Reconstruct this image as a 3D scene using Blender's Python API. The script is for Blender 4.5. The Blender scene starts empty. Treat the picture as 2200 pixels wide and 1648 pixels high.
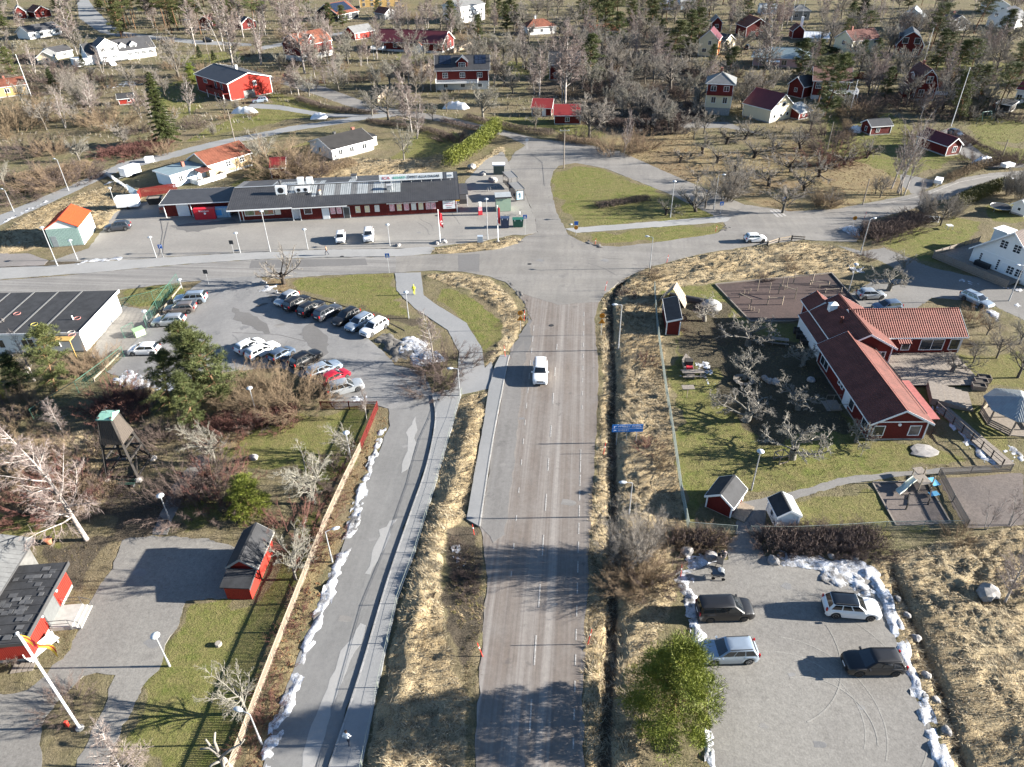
import bpy, bmesh, math, random
import numpy as np
from mathutils import Vector, Matrix
R = math.radians
rnd = random.Random(7)
sc = bpy.context.scene
col = sc.collection
# ---------------------------------------------------------------- camera, sky, sun, exposure
CAMH, TH, RO, F = 52.0, R(34.7), R(1.0), 1525.0
c_r = Vector((math.cos(RO), -math.sin(RO)*math.sin(TH), -math.sin(RO)*math.cos(TH)))
c_u = Vector((math.sin(RO), math.cos(RO)*math.sin(TH), math.cos(RO)*math.cos(TH)))
c_f = Vector((0, math.cos(TH), -math.sin(TH)))
cam = bpy.data.cameras.new('camera'); cam_o = bpy.data.objects.new('camera', cam); col.objects.link(cam_o)
cam.sensor_width = 36; cam.lens = F/2200*36; cam.clip_start = 1; cam.clip_end = 9000
M = Matrix((c_r, c_u, -c_f)).transposed().to_4x4(); M.translation = (0, 0, CAMH); cam_o.matrix_world = M
sc.camera = cam_o
SUN_EL, SUN_AZ = R(16.5), R(90)      # sun due +X
w = bpy.data.worlds.new('World'); sc.world = w; w.use_nodes = True
wn = w.node_tree; bg = wn.nodes['Background']
sky = wn.nodes.new('ShaderNodeTexSky'); sky.sky_type = 'NISHITA'; sky.sun_disc = False
sky.sun_elevation = SUN_EL; sky.sun_rotation = SUN_AZ; sky.air_density = 0.9; sky.dust_density = 0.3; sky.ozone_density = 3.0
wn.links.new(sky.outputs[0], bg.inputs[0]); bg.inputs[1].default_value = 0.05
sl = bpy.data.lights.new('sun', 'SUN'); sl.energy = 5.0; sl.angle = R(0.5); sl.color = (1, 0.94, 0.85)
so = bpy.data.objects.new('sun', sl); col.objects.link(so)
so.rotation_euler = Vector((-math.cos(SUN_EL), -0.0*math.cos(SUN_EL), -math.sin(SUN_EL))).to_track_quat('-Z', 'Y').to_euler()
vs = sc.view_settings; vs.view_transform = 'Standard'; vs.look = 'None'; vs.gamma = 1; vs.use_curve_mapping = False
sc.display_settings.display_device = 'sRGB'
vs.exposure = 2.26

# ---------------------------------------------------------------- pixel of the photograph -> point on the ground
def G(px, py, z=0.0):
    d = c_r*((px-1100)/F) - c_u*((py-824)/F) + c_f
    t = (CAMH-z)/max(-d.z, 1e-3)
    return Vector((d.x*t, d.y*t, z))
def PX(p):
    v = Vector(p) - Vector((0, 0, CAMH)); z = v.dot(c_f)
    return (1100+F*v.dot(c_r)/z, 824-F*v.dot(c_u)/z)
def hgt(px, py, topy):                 # height of an upright standing at (px,py) whose top shows at row topy
    b = G(px, py); lo, hi = 0.0, 45.0
    for _ in range(40):
        m = (lo+hi)/2
        if PX(b+Vector((0, 0, m)))[1] > topy: lo = m
        else: hi = m
    return lo

# ---------------------------------------------------------------- mesh builder
class MB:
    def __init__(s): s.v = []; s.f = []; s.m = []; s.T = None
    def add(s, vs, fs, mi=0):
        o = len(s.v)
        if s.T is not None: vs = [s.T @ Vector(p) for p in vs]
        s.v += [tuple(p) for p in vs]; s.f += [tuple(i+o for i in f) for f in fs]; s.m += [mi]*len(fs); return s
    def box(s, x0, x1, y0, y1, z0, z1, mi=0):
        return s.add([(x0,y0,z0),(x1,y0,z0),(x1,y1,z0),(x0,y1,z0),(x0,y0,z1),(x1,y0,z1),(x1,y1,z1),(x0,y1,z1)],
                     [(0,3,2,1),(4,5,6,7),(0,1,5,4),(1,2,6,5),(2,3,7,6),(3,0,4,7)], mi)
    def cbox(s, c, sx, sy, sz, mi=0):
        return s.box(c[0]-sx/2, c[0]+sx/2, c[1]-sy/2, c[1]+sy/2, c[2]-sz/2, c[2]+sz/2, mi)
    def quad(s, a, b, c, d, mi=0): return s.add([a, b, c, d], [(0,1,2,3)], mi)
    def tube(s, pts, rs, n=6, mi=0, cap=True):
        vs = []; fs = []; pts = [Vector(p) for p in pts]
        for i, p in enumerate(pts):
            t = (pts[min(i+1, len(pts)-1)]-pts[max(i-1, 0)]).normalized()
            a = t.orthogonal().normalized() if abs(t.z) > .99 else Vector((0,0,1)).cross(t).normalized()
            b = t.cross(a)
            for k in range(n):
                th = 2*math.pi*k/n
                vs.append(p+(a*math.cos(th)+b*math.sin(th))*rs[i])
        for i in range(len(pts)-1):
            for k in range(n):
                fs.append((i*n+k, i*n+(k+1) % n, (i+1)*n+(k+1) % n, (i+1)*n+k))
        if cap: fs.append(tuple(range(n-1, -1, -1))); fs.append(tuple((len(pts)-1)*n+k for k in range(n)))
        return s.add(vs, fs, mi)
    def cyl(s, a, b, r, n=10, r2=None, mi=0): return s.tube([a, b], [r, r if r2 is None else r2], n, mi)
    def bar(s, a, b, wx, wz, mi=0):        # square bar from a to b
        a = Vector(a); b = Vector(b); t = (b-a).normalized()
        u = t.orthogonal().normalized() if abs(t.z) > .99 else Vector((0,0,1)).cross(t).normalized(); v = t.cross(u)
        vs = []
        for p in (a, b):
            for (i, j) in ((-1,-1),(1,-1),(1,1),(-1,1)): vs.append(p+u*(i*wx/2)+v*(j*wz/2))
        return s.add(vs, [(3,2,1,0),(4,5,6,7),(0,1,5,4),(1,2,6,5),(2,3,7,6),(3,0,4,7)], mi)
    def prism(s, poly, z0, z1, mi=0):      # poly list of (x,y), counter-clockwise
        n = len(poly); vs = [(p[0],p[1],z0) for p in poly]+[(p[0],p[1],z1) for p in poly]
        fs = [tuple(range(n-1,-1,-1)), tuple(range(n, 2*n))]+[(i,(i+1)%n,n+(i+1)%n,n+i) for i in range(n)]
        return s.add(vs, fs, mi)
    def extrude_profile(s, prof, x0, x1, axis='x', mi=0):   # closed profile of (t,z) swept along axis
        n = len(prof); vs = []
        for x in (x0, x1):
            for (t, z) in prof: vs.append((x, t, z) if axis == 'x' else (t, x, z))
        fs = [(i,(i+1)%n,n+(i+1)%n,n+i) for i in range(n)]+[tuple(range(n-1,-1,-1)), tuple(range(n,2*n))]
        return s.add(vs, fs, mi)
    def lathe(s, prof, c=(0,0,0), n=16, mi=0):
        vs = []; fs = []
        for (r, z) in prof:
            for k in range(n): vs.append((c[0]+r*math.cos(2*math.pi*k/n), c[1]+r*math.sin(2*math.pi*k/n), c[2]+z))
        for i in range(len(prof)-1):
            for k in range(n): fs.append((i*n+k, i*n+(k+1)%n, (i+1)*n+(k+1)%n, (i+1)*n+k))
        fs.append(tuple(range(n-1,-1,-1))); fs.append(tuple((len(prof)-1)*n+k for k in range(n)))
        return s.add(vs, fs, mi)
    def mesh(s, name, mats, smooth=False, fix=True):
        me = bpy.data.meshes.new(name); me.from_pydata(s.v, [], s.f)
        for m in (mats if isinstance(mats, (list, tuple)) else [mats]): me.materials.append(m)
        if any(s.m): me.polygons.foreach_set('material_index', s.m)
        if smooth: me.polygons.foreach_set('use_smooth', [True]*len(s.f))
        if fix and len(s.f) < 60000:
            b = bmesh.new(); b.from_mesh(me); bmesh.ops.recalc_face_normals(b, faces=b.faces); b.to_mesh(me); b.free()
        me.update(); return me
    def build(s, name, mats, parent=None, smooth=False, loc=None, fix=True, **kw):
        return obj(name, s.mesh(name, mats, smooth, fix), parent, loc, **kw)
def obj(name, me, parent=None, loc=None, rotz=0, **kw):
    o = bpy.data.objects.new(name, me); col.objects.link(o)
    if parent is not None: o.parent = parent
    if loc is not None: o.location = loc
    if rotz: o.rotation_euler = (0, 0, rotz)
    for k, v in kw.items(): o[k] = v
    return o
USED = {}
def tag(o, label, cat, group=None):
    n = len(label.split())
    if n > 16 or n < 4: print('LABEL LENGTH', n, label)
    if label in USED and USED[label] != group: print('DUP LABEL', label)
    USED[label] = group
    o['label'] = label; o['category'] = cat
    if group: o['group'] = group
    return o
def thing(name, label, cat, loc=(0,0,0), rotz=0, group=None):
    o = bpy.data.objects.new(name, None); col.objects.link(o); o.empty_display_size = .3
    o.location = loc; o.rotation_euler = (0, 0, rotz); return tag(o, label, cat, group)
def copy_tree(src, label, loc=None, rotz=None, group=None, scale=None, parent=None, kids=None):
    c = src.copy(); col.objects.link(c)
    if parent is None:
        if loc is not None: c.location = loc
        if rotz is not None: c.rotation_euler = (0, 0, rotz)
        if scale is not None: c.scale = (scale, scale, scale) if isinstance(scale, (int, float)) else scale
        if label: tag(c, label, src['category'], group or src.get('group'))
    else: c.parent = parent
    for ch in (KIDS[src.name] if src.name in KIDS else src.children): copy_tree(ch, None, parent=c)
    return c
KIDS = {}
# ---------------------------------------------------------------- materials
def nodes(name):
    m = bpy.data.materials.new(name); m.use_nodes = True
    nt = m.node_tree; b = nt.nodes['Principled BSDF']; return m, nt, b
def N(nt, typ, **kw):
    n = nt.nodes.new(typ)
    for k, v in kw.items(): setattr(n, k, v)
    return n
def L(nt, a, b): nt.links.new(a, b)
def noise(nt, vec, scale, detail=3, rough=.55):
    n = N(nt, 'ShaderNodeTexNoise'); n.inputs['Scale'].default_value = scale; n.inputs['Detail'].default_value = detail; n.inputs['Roughness'].default_value = rough
    if vec is not None: L(nt, vec, n.inputs['Vector'])
    return n.outputs['Fac']
def mixc(nt, fac, a, b, blend='MIX'):
    n = N(nt, 'ShaderNodeMix', data_type='RGBA', blend_type=blend)
    for (sk, v) in ((n.inputs[0], fac), (n.inputs[6], a), (n.inputs[7], b)):
        if hasattr(v, 'is_output'): L(nt, v, sk)
        elif isinstance(v, (int, float)): sk.default_value = v
        else: sk.default_value = (v[0], v[1], v[2], 1)
    return n.outputs[2]
def mth(nt, op, a, b=None, clamp=False):
    n = N(nt, 'ShaderNodeMath', operation=op, use_clamp=clamp)
    for i, v in enumerate((a, b)):
        if v is None: continue
        if hasattr(v, 'is_output'): L(nt, v, n.inputs[i])
        else: n.inputs[i].default_value = v
    return n.outputs[0]
def ramp(nt, fac, a, b):      # smooth 0..1 between a and b
    n = N(nt, 'ShaderNodeMapRange', interpolation_type='SMOOTHSTEP'); n.inputs['From Min'].default_value = a; n.inputs['From Max'].default_value = b
    L(nt, fac, n.inputs['Value']); return n.outputs['Result']
def bump(nt, b, h, strength, dist=.05):
    n = N(nt, 'ShaderNodeBump'); n.inputs['Strength'].default_value = strength; n.inputs['Distance'].default_value = dist
    L(nt, h, n.inputs['Height']); L(nt, n.outputs[0], b.inputs['Normal'])
MATS = {}
def mat(name, c, rough=.8, var=.25, scale=3.0, c2=None, metal=0, bumpy=0, bscale=None, rand=0, spec=None, streak=None, coat=0, world=False):
    if name in MATS: return MATS[name]
    m, nt, b = nodes(name); MATS[name] = m
    tc = N(nt, 'ShaderNodeTexCoord'); vec = tc.outputs['Object']
    if world: vec = N(nt, 'ShaderNodeNewGeometry').outputs['Position']
    if streak:
        mp = N(nt, 'ShaderNodeMapping'); mp.inputs['Scale'].default_value = streak; L(nt, vec, mp.inputs[0]); v2 = mp.outputs[0]
    else: v2 = vec
    f = ramp(nt, noise(nt, v2, scale, 5, .65), .3, .7)
    c2 = c2 or tuple(x*(1-var) for x in c)
    cc = mixc(nt, f, c, c2)
    if rand:
        oi = N(nt, 'ShaderNodeObjectInfo'); hs = N(nt, 'ShaderNodeHueSaturation')
        v = N(nt, 'ShaderNodeMapRange'); v.inputs['To Min'].default_value = 1-rand; v.inputs['To Max'].default_value = 1+rand
        L(nt, oi.outputs['Random'], v.inputs['Value']); L(nt, v.outputs[0], hs.inputs['Value'])
        h = N(nt, 'ShaderNodeMapRange'); h.inputs['To Min'].default_value = .5-rand*.06; h.inputs['To Max'].default_value = .5+rand*.06
        L(nt, mth(nt, 'FRACT', mth(nt, 'MULTIPLY', oi.outputs['Random'], 7.31)), h.inputs['Value']); L(nt, h.outputs[0], hs.inputs['Hue'])
        L(nt, cc, hs.inputs['Color']); cc = hs.outputs[0]
    L(nt, cc, b.inputs['Base Color']); b.inputs['Roughness'].default_value = rough; b.inputs['Metallic'].default_value = metal
    if spec is not None: b.inputs['Specular IOR Level'].default_value = spec
    if coat: b.inputs['Coat Weight'].default_value = coat; b.inputs['Coat Roughness'].default_value = .06
    if bumpy: bump(nt, b, noise(nt, v2, bscale or scale*4, 4), bumpy)
    return m
# ---------------------------------------------------------------- numpy noise and polygon tests
def vnoise(x, y, seed=0):
    g = np.random.RandomState(seed).rand(256, 256)
    xi = np.floor(x).astype(int); yi = np.floor(y).astype(int); fx = x-xi; fy = y-yi
    fx = fx*fx*(3-2*fx); fy = fy*fy*(3-2*fy); x0 = xi & 255; y0 = yi & 255; x1 = (x0+1) & 255; y1 = (y0+1) & 255
    return (g[x0,y0]*(1-fx)+g[x1,y0]*fx)*(1-fy)+(g[x0,y1]*(1-fx)+g[x1,y1]*fx)*fy
def fbm(x, y, oct=4, seed=0):
    s = 0; a = .5; t = 0
    for o in range(oct): s = s+a*vnoise(x*2**o+17*o, y*2**o+31*o, seed+o); t += a; a *= .5
    return s/t
def inpoly(x, y, poly):
    x = np.asarray(x); y = np.asarray(y); r = np.zeros(x.shape, bool); n = len(poly)
    xs = [p[0] for p in poly]; ys = [p[1] for p in poly]
    bb = (x >= min(xs)) & (x <= max(xs)) & (y >= min(ys)) & (y <= max(ys))
    if not bb.any(): return r
    xx = x[bb]; yy = y[bb]; rr = np.zeros(xx.shape, bool)
    for i in range(n):
        x1, y1 = poly[i][:2]; x2, y2 = poly[(i+1) % n][:2]
        if y1 == y2: continue
        c = ((y1 > yy) != (y2 > yy)) & (xx < (x2-x1)*(yy-y1)/(y2-y1)+x1); rr ^= c
    r[bb] = rr; return r
def gp(pts): return [tuple(G(*p)[:2]) for p in pts]
def distpl(x, y, pl):                 # distance to a polyline
    d = np.full(np.shape(x), 1e9)
    for (ax, ay), (bx, by) in zip(pl[:-1], pl[1:]):
        l2 = (bx-ax)**2+(by-ay)**2+1e-9
        t = np.clip(((x-ax)*(bx-ax)+(y-ay)*(by-ay))/l2, 0, 1)
        d = np.minimum(d, np.hypot(x-ax-t*(bx-ax), y-ay-t*(by-ay)))
    return d
def dens(pl, step=.8, closed=True):
    out = []; n = len(pl)
    for i in range(n if closed else n-1):
        a = np.array(pl[i][:2]); b = np.array(pl[(i+1) % n][:2]); k = max(1, int(np.hypot(*(b-a))/step))
        for j in range(k): out.append(tuple(a+(b-a)*j/k))
    if not closed: out.append(tuple(pl[-1][:2]))
    return out
def catmull(pl, k=6):
    P = [np.array(p[:2], float) for p in pl]; P = [2*P[0]-P[1]]+P+[2*P[-1]-P[-2]]; out = []
    for i in range(1, len(P)-2):
        for j in range(k):
            t = j/k; a, b, c, d = P[i-1], P[i], P[i+1], P[i+2]
            out.append(tuple(.5*(2*b+(c-a)*t+(2*a-5*b+4*c-d)*t*t+(3*b-a-3*c+d)*t**3)))
    out.append(tuple(P[-2])); return out
# ================================================================ GROUND
LAWN = [
 [(1190,372),(1240,353),(1300,365),(1440,420),(1545,466),(1500,473),(1250,489),(1225,470),(1195,420)],
 [(1262,507),(1400,489),(1545,482),(1560,490),(1540,500),(1400,520),(1290,525)],
 [(940,618),(980,615),(1040,645),(1078,690),(1078,740),(1050,765),(1040,740),(1000,690),(960,655)],
 [(620,602),(840,590),(846,640),(870,690),(800,676),(740,652),(640,625)],
 [(258,628),(385,610),(370,645),(330,655),(266,655)],
 [(400,1300),(520,1285),(600,1230),(650,1100),(695,1100),(640,1260),(560,1440),(480,1660),(250,1660),(310,1500),(360,1430)],
 [(470,960),(560,890),(800,880),(770,980),(700,1060),(600,1010),(520,1000)],
 [(400,1050),(470,1060),(490,1130),(400,1130)], [(-20,1090),(150,1120),(150,1165),(-20,1150)],
 [(1428,625),(1530,610),(1600,690),(1740,690),(1760,800),(1830,930),(2090,990),(2040,1008),(1800,1030),(1590,1075),(1520,1060),(1500,1140),(1475,1130),(1450,900)],
 [(1700,1085),(1880,1045),(1930,1135),(1700,1155)], [(1890,1035),(1905,1035),(2000,1130),(1960,1135)],
 [(1880,525),(1960,490),(2060,470),(2125,480),(2040,560),(1990,565),(1940,540)], [(2100,440),(2200,430),(2200,480),(2130,470)],
 [(800,352),(960,330),(1000,290),(920,280),(880,300),(850,335)], [(540,345),(660,300),(670,320),(560,390),(520,385)],
 [(380,310),(560,222),(740,235),(700,245),(560,270)], [(560,190),(640,210),(740,238),(600,235)], [(330,190),(430,160),(440,230),(330,280)],
 [(370,120),(520,110),(520,130),(400,140)], [(690,100),(750,95),(750,115),(690,118)],
 [(1700,350),(1760,300),(1900,240),(2000,300),(1960,400),(1850,390),(1780,330)], [(1960,320),(2100,300),(2200,320),(2200,350),(2050,345),(2000,370)],
 [(2080,240),(2200,260),(2200,310),(2100,300)], [(1780,210),(1830,230),(1810,270),(1760,300)], [(1880,120),(2000,110),(2200,140),(2200,180),(2050,160)],
 [(1000,255),(1150,250),(1300,285),(1290,300),(1150,275),(1050,285)], [(1080,130),(1180,140),(1190,170),(1100,165)], [(850,105),(940,120),(900,150),(850,140)],
 [(385,440),(420,420),(540,380),(590,400),(480,400)], [(0,440),(180,340),(250,330),(0,400)], [(1180,265),(1260,270),(1270,290),(1180,280)],
 [(2020,770),(2200,760),(2200,830),(2060,830)], [(1950,830),(2100,860),(2180,960),(2000,900)],
]
DRY = [
 [(1870,1195),(2280,1120),(2280,1720),(2070,1720),(2010,1560),(1940,1380),(1895,1250)],
 [(1264,1720),(1252,1400),(1262,1200),(1292,900),(1296,790),(1290,700),(1302,640),(1345,605),(1412,622),(1425,760),(1450,960),(1472,1140),(1440,1190),(1420,1330),(1395,1500),(1350,1720)],
 [(1330,600),(1400,577),(1500,550),(1620,532),(1720,520),(1800,535),(1850,550),(1830,585),(1780,590),(1540,605),(1420,625),(1340,615)],
 [(985,855),(1045,840),(1035,900),(1000,1110),(960,1140),(940,1250),(962,1400),(1000,1500),(1000,1720),(775,1720),(830,1450),(870,1280),(910,1130),(950,980)],
 [(925,537),(1040,521),(1110,512),(1125,520),(1090,535),(940,545)],
 [(0,500),(100,440),(250,395),(330,412),(260,455),(225,490),(100,530),(0,550)],
 [(915,592),(960,585),(1050,600),(1100,640),(1125,700),(1095,745),(1055,790),(1040,790),(1085,720),(1070,660),(1010,625),(960,612)],
 [(600,330),(760,340),(960,345),(900,375),(620,385)], [(220,870),(330,830),(330,880),(230,900)], [(60,940),(200,930),(230,1080),(20,1110)],
 [(1090,345),(1020,385),(1000,365),(1080,310)], [(1440,1220),(1420,1330),(1435,1340),(1450,1260)],
]
LEAF = [
 [(1450,300),(1560,330),(1700,300),(1990,400),(1900,428),(1780,448),(1690,455),(1600,430),(1440,378),(1330,335)],
 [(822,885),(832,905),(790,1000),(700,1210),(640,1400),(555,1680),(500,1680),(600,1400),(700,1150),(790,930)],
 [(430,860),(560,880),(520,960),(440,950)], [(1300,300),(1500,280),(1480,330),(1330,330)], [(560,600),(600,600),(640,640),(600,640)],
]
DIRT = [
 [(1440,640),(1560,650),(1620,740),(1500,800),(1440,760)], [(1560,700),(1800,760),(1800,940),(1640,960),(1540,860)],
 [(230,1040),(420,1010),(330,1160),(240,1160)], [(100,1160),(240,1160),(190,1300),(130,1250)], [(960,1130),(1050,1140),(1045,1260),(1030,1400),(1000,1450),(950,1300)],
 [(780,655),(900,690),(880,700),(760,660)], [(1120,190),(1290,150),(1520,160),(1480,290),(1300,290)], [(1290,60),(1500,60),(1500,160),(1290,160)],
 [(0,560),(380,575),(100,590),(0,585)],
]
PAVED = []       # filled below: (name, pixel polygon, z, material key, jitter)
def P(name, pts, z, m, jit=.12): PAVED.append((name, pts, z, m, jit))
P('main_road', [(1048,1240),(1040,1330),(1033,1400),(1029,1490),(1024,1560),(1020,1720),(1258,1720),(1252,1500),(1262,1250),(1272,1080),(1283,900),(1287,800),(1280,720),(1277,680),(1292,640),(1200,600),(1110,625),(1128,655),(1142,690),(1120,720),(1100,745),(1088,790),(1060,950),(1032,1133)], .050, 'road_main')
P('road_junction', [(1110,628),(1085,606),(1050,594),(1000,585),(930,582),(850,586),(850,552),(930,547),(1000,544),(1070,536),(1112,524),(1130,508),(1155,500),(1222,505),(1240,516),(1275,528),(1330,530),(1420,520),(1540,502),(1562,490),(1556,480),(1600,440),(1700,455),(1790,450),(1850,468),(1852,490),(1840,520),(1725,516),(1620,528),(1500,547),(1400,573),(1340,598),(1300,632),(1288,650),(1200,655)], .058, 'road_sand')
P('west_road', [(-60,606),(100,596),(200,587),(380,570),(540,559),(700,554),(860,552),(860,586),(700,592),(600,600),(560,594),(440,602),(330,614),(240,626),(-60,668)], .054, 'road_dark')
P('sidewalk', [(-60,578),(100,572),(200,564),(350,554),(500,545),(700,537),(862,535),(920,530),(935,534),(925,546),(860,551),(700,553),(540,558),(380,569),(200,586),(-60,605)], .068, 'path_grey', .08)
P('sidewalk', [(-60,545),(60,545),(105,560),(95,570),(-60,576)], .05, 'path_dark', .1)
P('store_lane', [(1155,502),(1150,470),(1120,400),(1092,352),(1105,328),(1130,312),(1090,294),(1000,273),(930,258),(860,249),(800,242),(740,226),(690,208),(620,185),(560,170),(560,162),(640,170),(700,188),(760,210),(810,228),(870,238),(940,247),(1010,262),(1090,282),(1160,300),(1230,305),(1330,325),(1450,378),(1520,408),(1600,440),(1580,470),(1556,480),(1530,462),(1440,418),(1300,362),(1235,350),(1200,357),(1188,370),(1182,395),(1195,455),(1222,507)], .046, 'road_sand')
P('store_forecourt', [(107,562),(190,534),(222,492),(248,455),(340,425),(385,430),(500,460),(640,470),(985,440),(1000,390),(1040,345),(1080,325),(1094,350),(1122,402),(1150,470),(1155,500),(1125,506),(1100,505),(1040,518),(925,532),(862,534),(700,536),(500,544),(350,553),(200,563)], .044, 'lot_light')
P('parking_lot', [(440,600),(392,636),(330,690),(262,770),(230,800),(330,835),(480,800),(600,790),(690,830),(720,880),(800,868),(840,880),(930,852),(912,800),(850,785),(800,735),(750,702),(680,662),(600,630),(575,612),(560,594)], .062, 'lot_grey')
P('left_road', [(835,872),(838,915),(800,1000),(760,1120),(700,1270),(610,1490),(545,1720),(683,1720),(705,1648),(770,1450),(830,1250),(880,1100),(915,1000),(934,905),(930,850)], .056, 'road_cool')
P('bike_path', [(930,850),(936,905),(918,1000),(884,1100),(833,1250),(774,1450),(709,1648),(690,1720),(760,1720),(778,1648),(812,1480),(852,1300),(892,1190),(937,1040),(977,900),(992,846)], .20, 'path_cool', .03)
P('bike_path', [(848,587),(852,625),(890,662),(962,710),(986,755),(984,800),(968,838),(925,846),(930,852),(992,848),(1050,836),(1062,800),(1056,775),(1042,792),(1036,750),(1002,695),(945,660),(910,635),(904,586)], .072, 'path_cool', .06)
P('bus_platform', [(1002,1118),(1030,1133),(1058,950),(1088,792),(1094,765),(1075,765),(1062,790),(1050,838),(1040,905)], .19, 'path_cool', .03)
P('gravel_lot', [(1470,1230),(1560,1200),(1572,1150),(1628,1150),(1645,1195),(1860,1225),(1905,1330),(1945,1440),(2015,1600),(2060,1720),(1530,1720),(1522,1500),(1490,1370)], .040, 'gravel', .25)
P('gravel_yard', [(232,1235),(262,1160),(330,1148),(480,1165),(520,1180),(500,1285),(400,1292),(385,1335),(340,1440),(305,1480),(240,1620),(225,1720),(120,1720),(210,1550),(240,1480),(250,1450),(180,1455),(130,1500),(92,1560),(80,1720),(-60,1720),(-60,1495),(60,1480),(150,1400),(187,1300)], .040, 'gravel', .25)
P('drive_lane', [(1790,525),(1850,540),(1900,532),(2000,575),(2260,630),(2260,720),(2120,650),(2000,640),(1960,672),(1830,672),(1815,640),(1880,600),(1960,600),(1890,560),(1850,550)], .040, 'gravel_dark', .2)
P('east_road', [(1780,452),(1884,433),(1989,412),(2068,382),(2130,372),(2300,360),(2300,396),(2200,398),(2068,426),(2002,432),(1949,453),(1884,469),(1850,492),(1770,500)], .048, 'road_sand')
P('foot_path', [(1570,1085),(1620,1075),(1720,1052),(1800,1028),(1900,1015),(2010,1006),(2130,1004),(2130,1014),(2010,1018),(1900,1028),(1800,1044),(1720,1070),(1650,1088),(1640,1150),(1575,1150),(1585,1100)], .036, 'gravel_dark', .15)
P('foot_path', [(1214,492),(1240,501),(1400,489),(1560,477),(1572,468),(1546,465),(1400,477),(1250,489)], .062, 'path_grey')
P('bus_bay', [(1034,1130),(1060,950),(1090,792),(1102,760),(1126,730),(1128,760),(1104,1000),(1085,1150),(1060,1165)], .064, 'bus_bay')
P('foot_path', [(425,975),(455,985),(395,1060),(360,1150),(325,1150),(365,1050)], .03, 'gravel_dark', .15)
P('cycle_track', [(-60,488),(0,462),(100,420),(180,386),(260,350),(380,324),(450,306),(560,285),(620,272),(720,258),(800,246),(850,242),(850,250),(800,255),(720,268),(620,283),(560,297),(450,318),(380,338),(260,366),(180,403),(100,440),(0,484),(-60,510)], .036, 'path_cool')
P('drive_way', [(540,222),(600,226),(700,244),(800,246),(860,240),(860,247),(800,253),(700,252),(600,236),(530,232)], .040, 'path_cool')
P('drive_way', [(1440,262),(1560,262),(1640,290),(1560,275),(1470,275)], .03, 'gravel_dark', .2)
P('drive_way', [(2040,275),(2075,300),(2110,330),(2145,350),(2200,352),(2200,360),(2120,362),(2060,330),(2010,285)], .035, 'gravel_dark', .2)
P('drive_way', [(1930,372),(2010,388),(1990,410),(1960,418),(1940,400)], .03, 'gravel_dark', .2)
P('far_road', [(170,40),(215,70),(250,78),(330,85),(420,95),(540,100),(540,94),(420,86),(330,77),(262,68),(230,45),(205,20),(190,0),(165,0)], .035, 'path_cool')
P('far_road', [(560,100),(700,75),(760,62),(760,68),(700,82),(560,108)], .035, 'path_cool')
P('play_bark', [(1536,612),(1786,588),(1850,660),(1700,692),(1612,692)], .05, 'bark', .1)
P('play_bark', [(1874,1038),(1990,1035),(2042,1125),(1925,1130)], .035, 'bark_pale', .1)
P('play_yard', [(2015,1030),(2200,1015),(2200,1130),(2075,1135)], .035, 'bark_pale', .1)
P('gravel_yard', [(255,655),(330,668),(330,690),(300,735),(262,770),(190,770)], .03, 'gravel', .15)

ROADANG = math.atan2(-(G(1167,1170)-G(1140,1538)).x, (G(1167,1170)-G(1140,1538)).y)
def paved_mat(name, c, c2, streak=None, rough=.85, patch=None, fine=.25, grain=25):
    m, nt, b = nodes(name); MATS[name] = m
    pos = N(nt, 'ShaderNodeNewGeometry').outputs['Position']
    mp = N(nt, 'ShaderNodeMapping'); mp.vector_type = 'POINT'; mp.inputs['Rotation'].default_value = (0, 0, -ROADANG if streak else 0)
    L(nt, pos, mp.inputs[0])
    big = ramp(nt, noise(nt, pos, .12, 5, .6), .35, .65)
    cc = mixc(nt, big, c, c2)
    if streak:
        for (sx, sy, amt, dark) in streak:
            m2 = N(nt, 'ShaderNodeMapping'); m2.inputs['Scale'].default_value = (sx, sy, 1); L(nt, mp.outputs[0], m2.inputs[0])
            f = ramp(nt, noise(nt, m2.outputs[0], 1, 4, .6), .42, .68)
            cc = mixc(nt, mth(nt, 'MULTIPLY', f, amt), cc, dark)
    if patch:
        f = ramp(nt, noise(nt, pos, patch[0], 4, .7), patch[1], patch[1]+.08)
        cc = mixc(nt, mth(nt, 'MULTIPLY', f, patch[2]), cc, patch[3])
    g = noise(nt, pos, grain, 3, .7); g2 = noise(nt, pos, 2.2, 6, .75)
    k = mth(nt, 'ADD', mth(nt, 'MULTIPLY', mth(nt, 'SUBTRACT', g, .5), fine*2), mth(nt, 'MULTIPLY', mth(nt, 'SUBTRACT', g2, .5), fine*2.2))
    v = N(nt, 'ShaderNodeHueSaturation'); L(nt, mth(nt, 'ADD', k, 1), v.inputs['Value']); L(nt, cc, v.inputs['Color'])
    L(nt, v.outputs[0], b.inputs['Base Color']); b.inputs['Roughness'].default_value = rough; b.inputs['Specular IOR Level'].default_value = .25
    bump(nt, b, mth(nt, 'ADD', g, g2), .35, .03); return m
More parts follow.
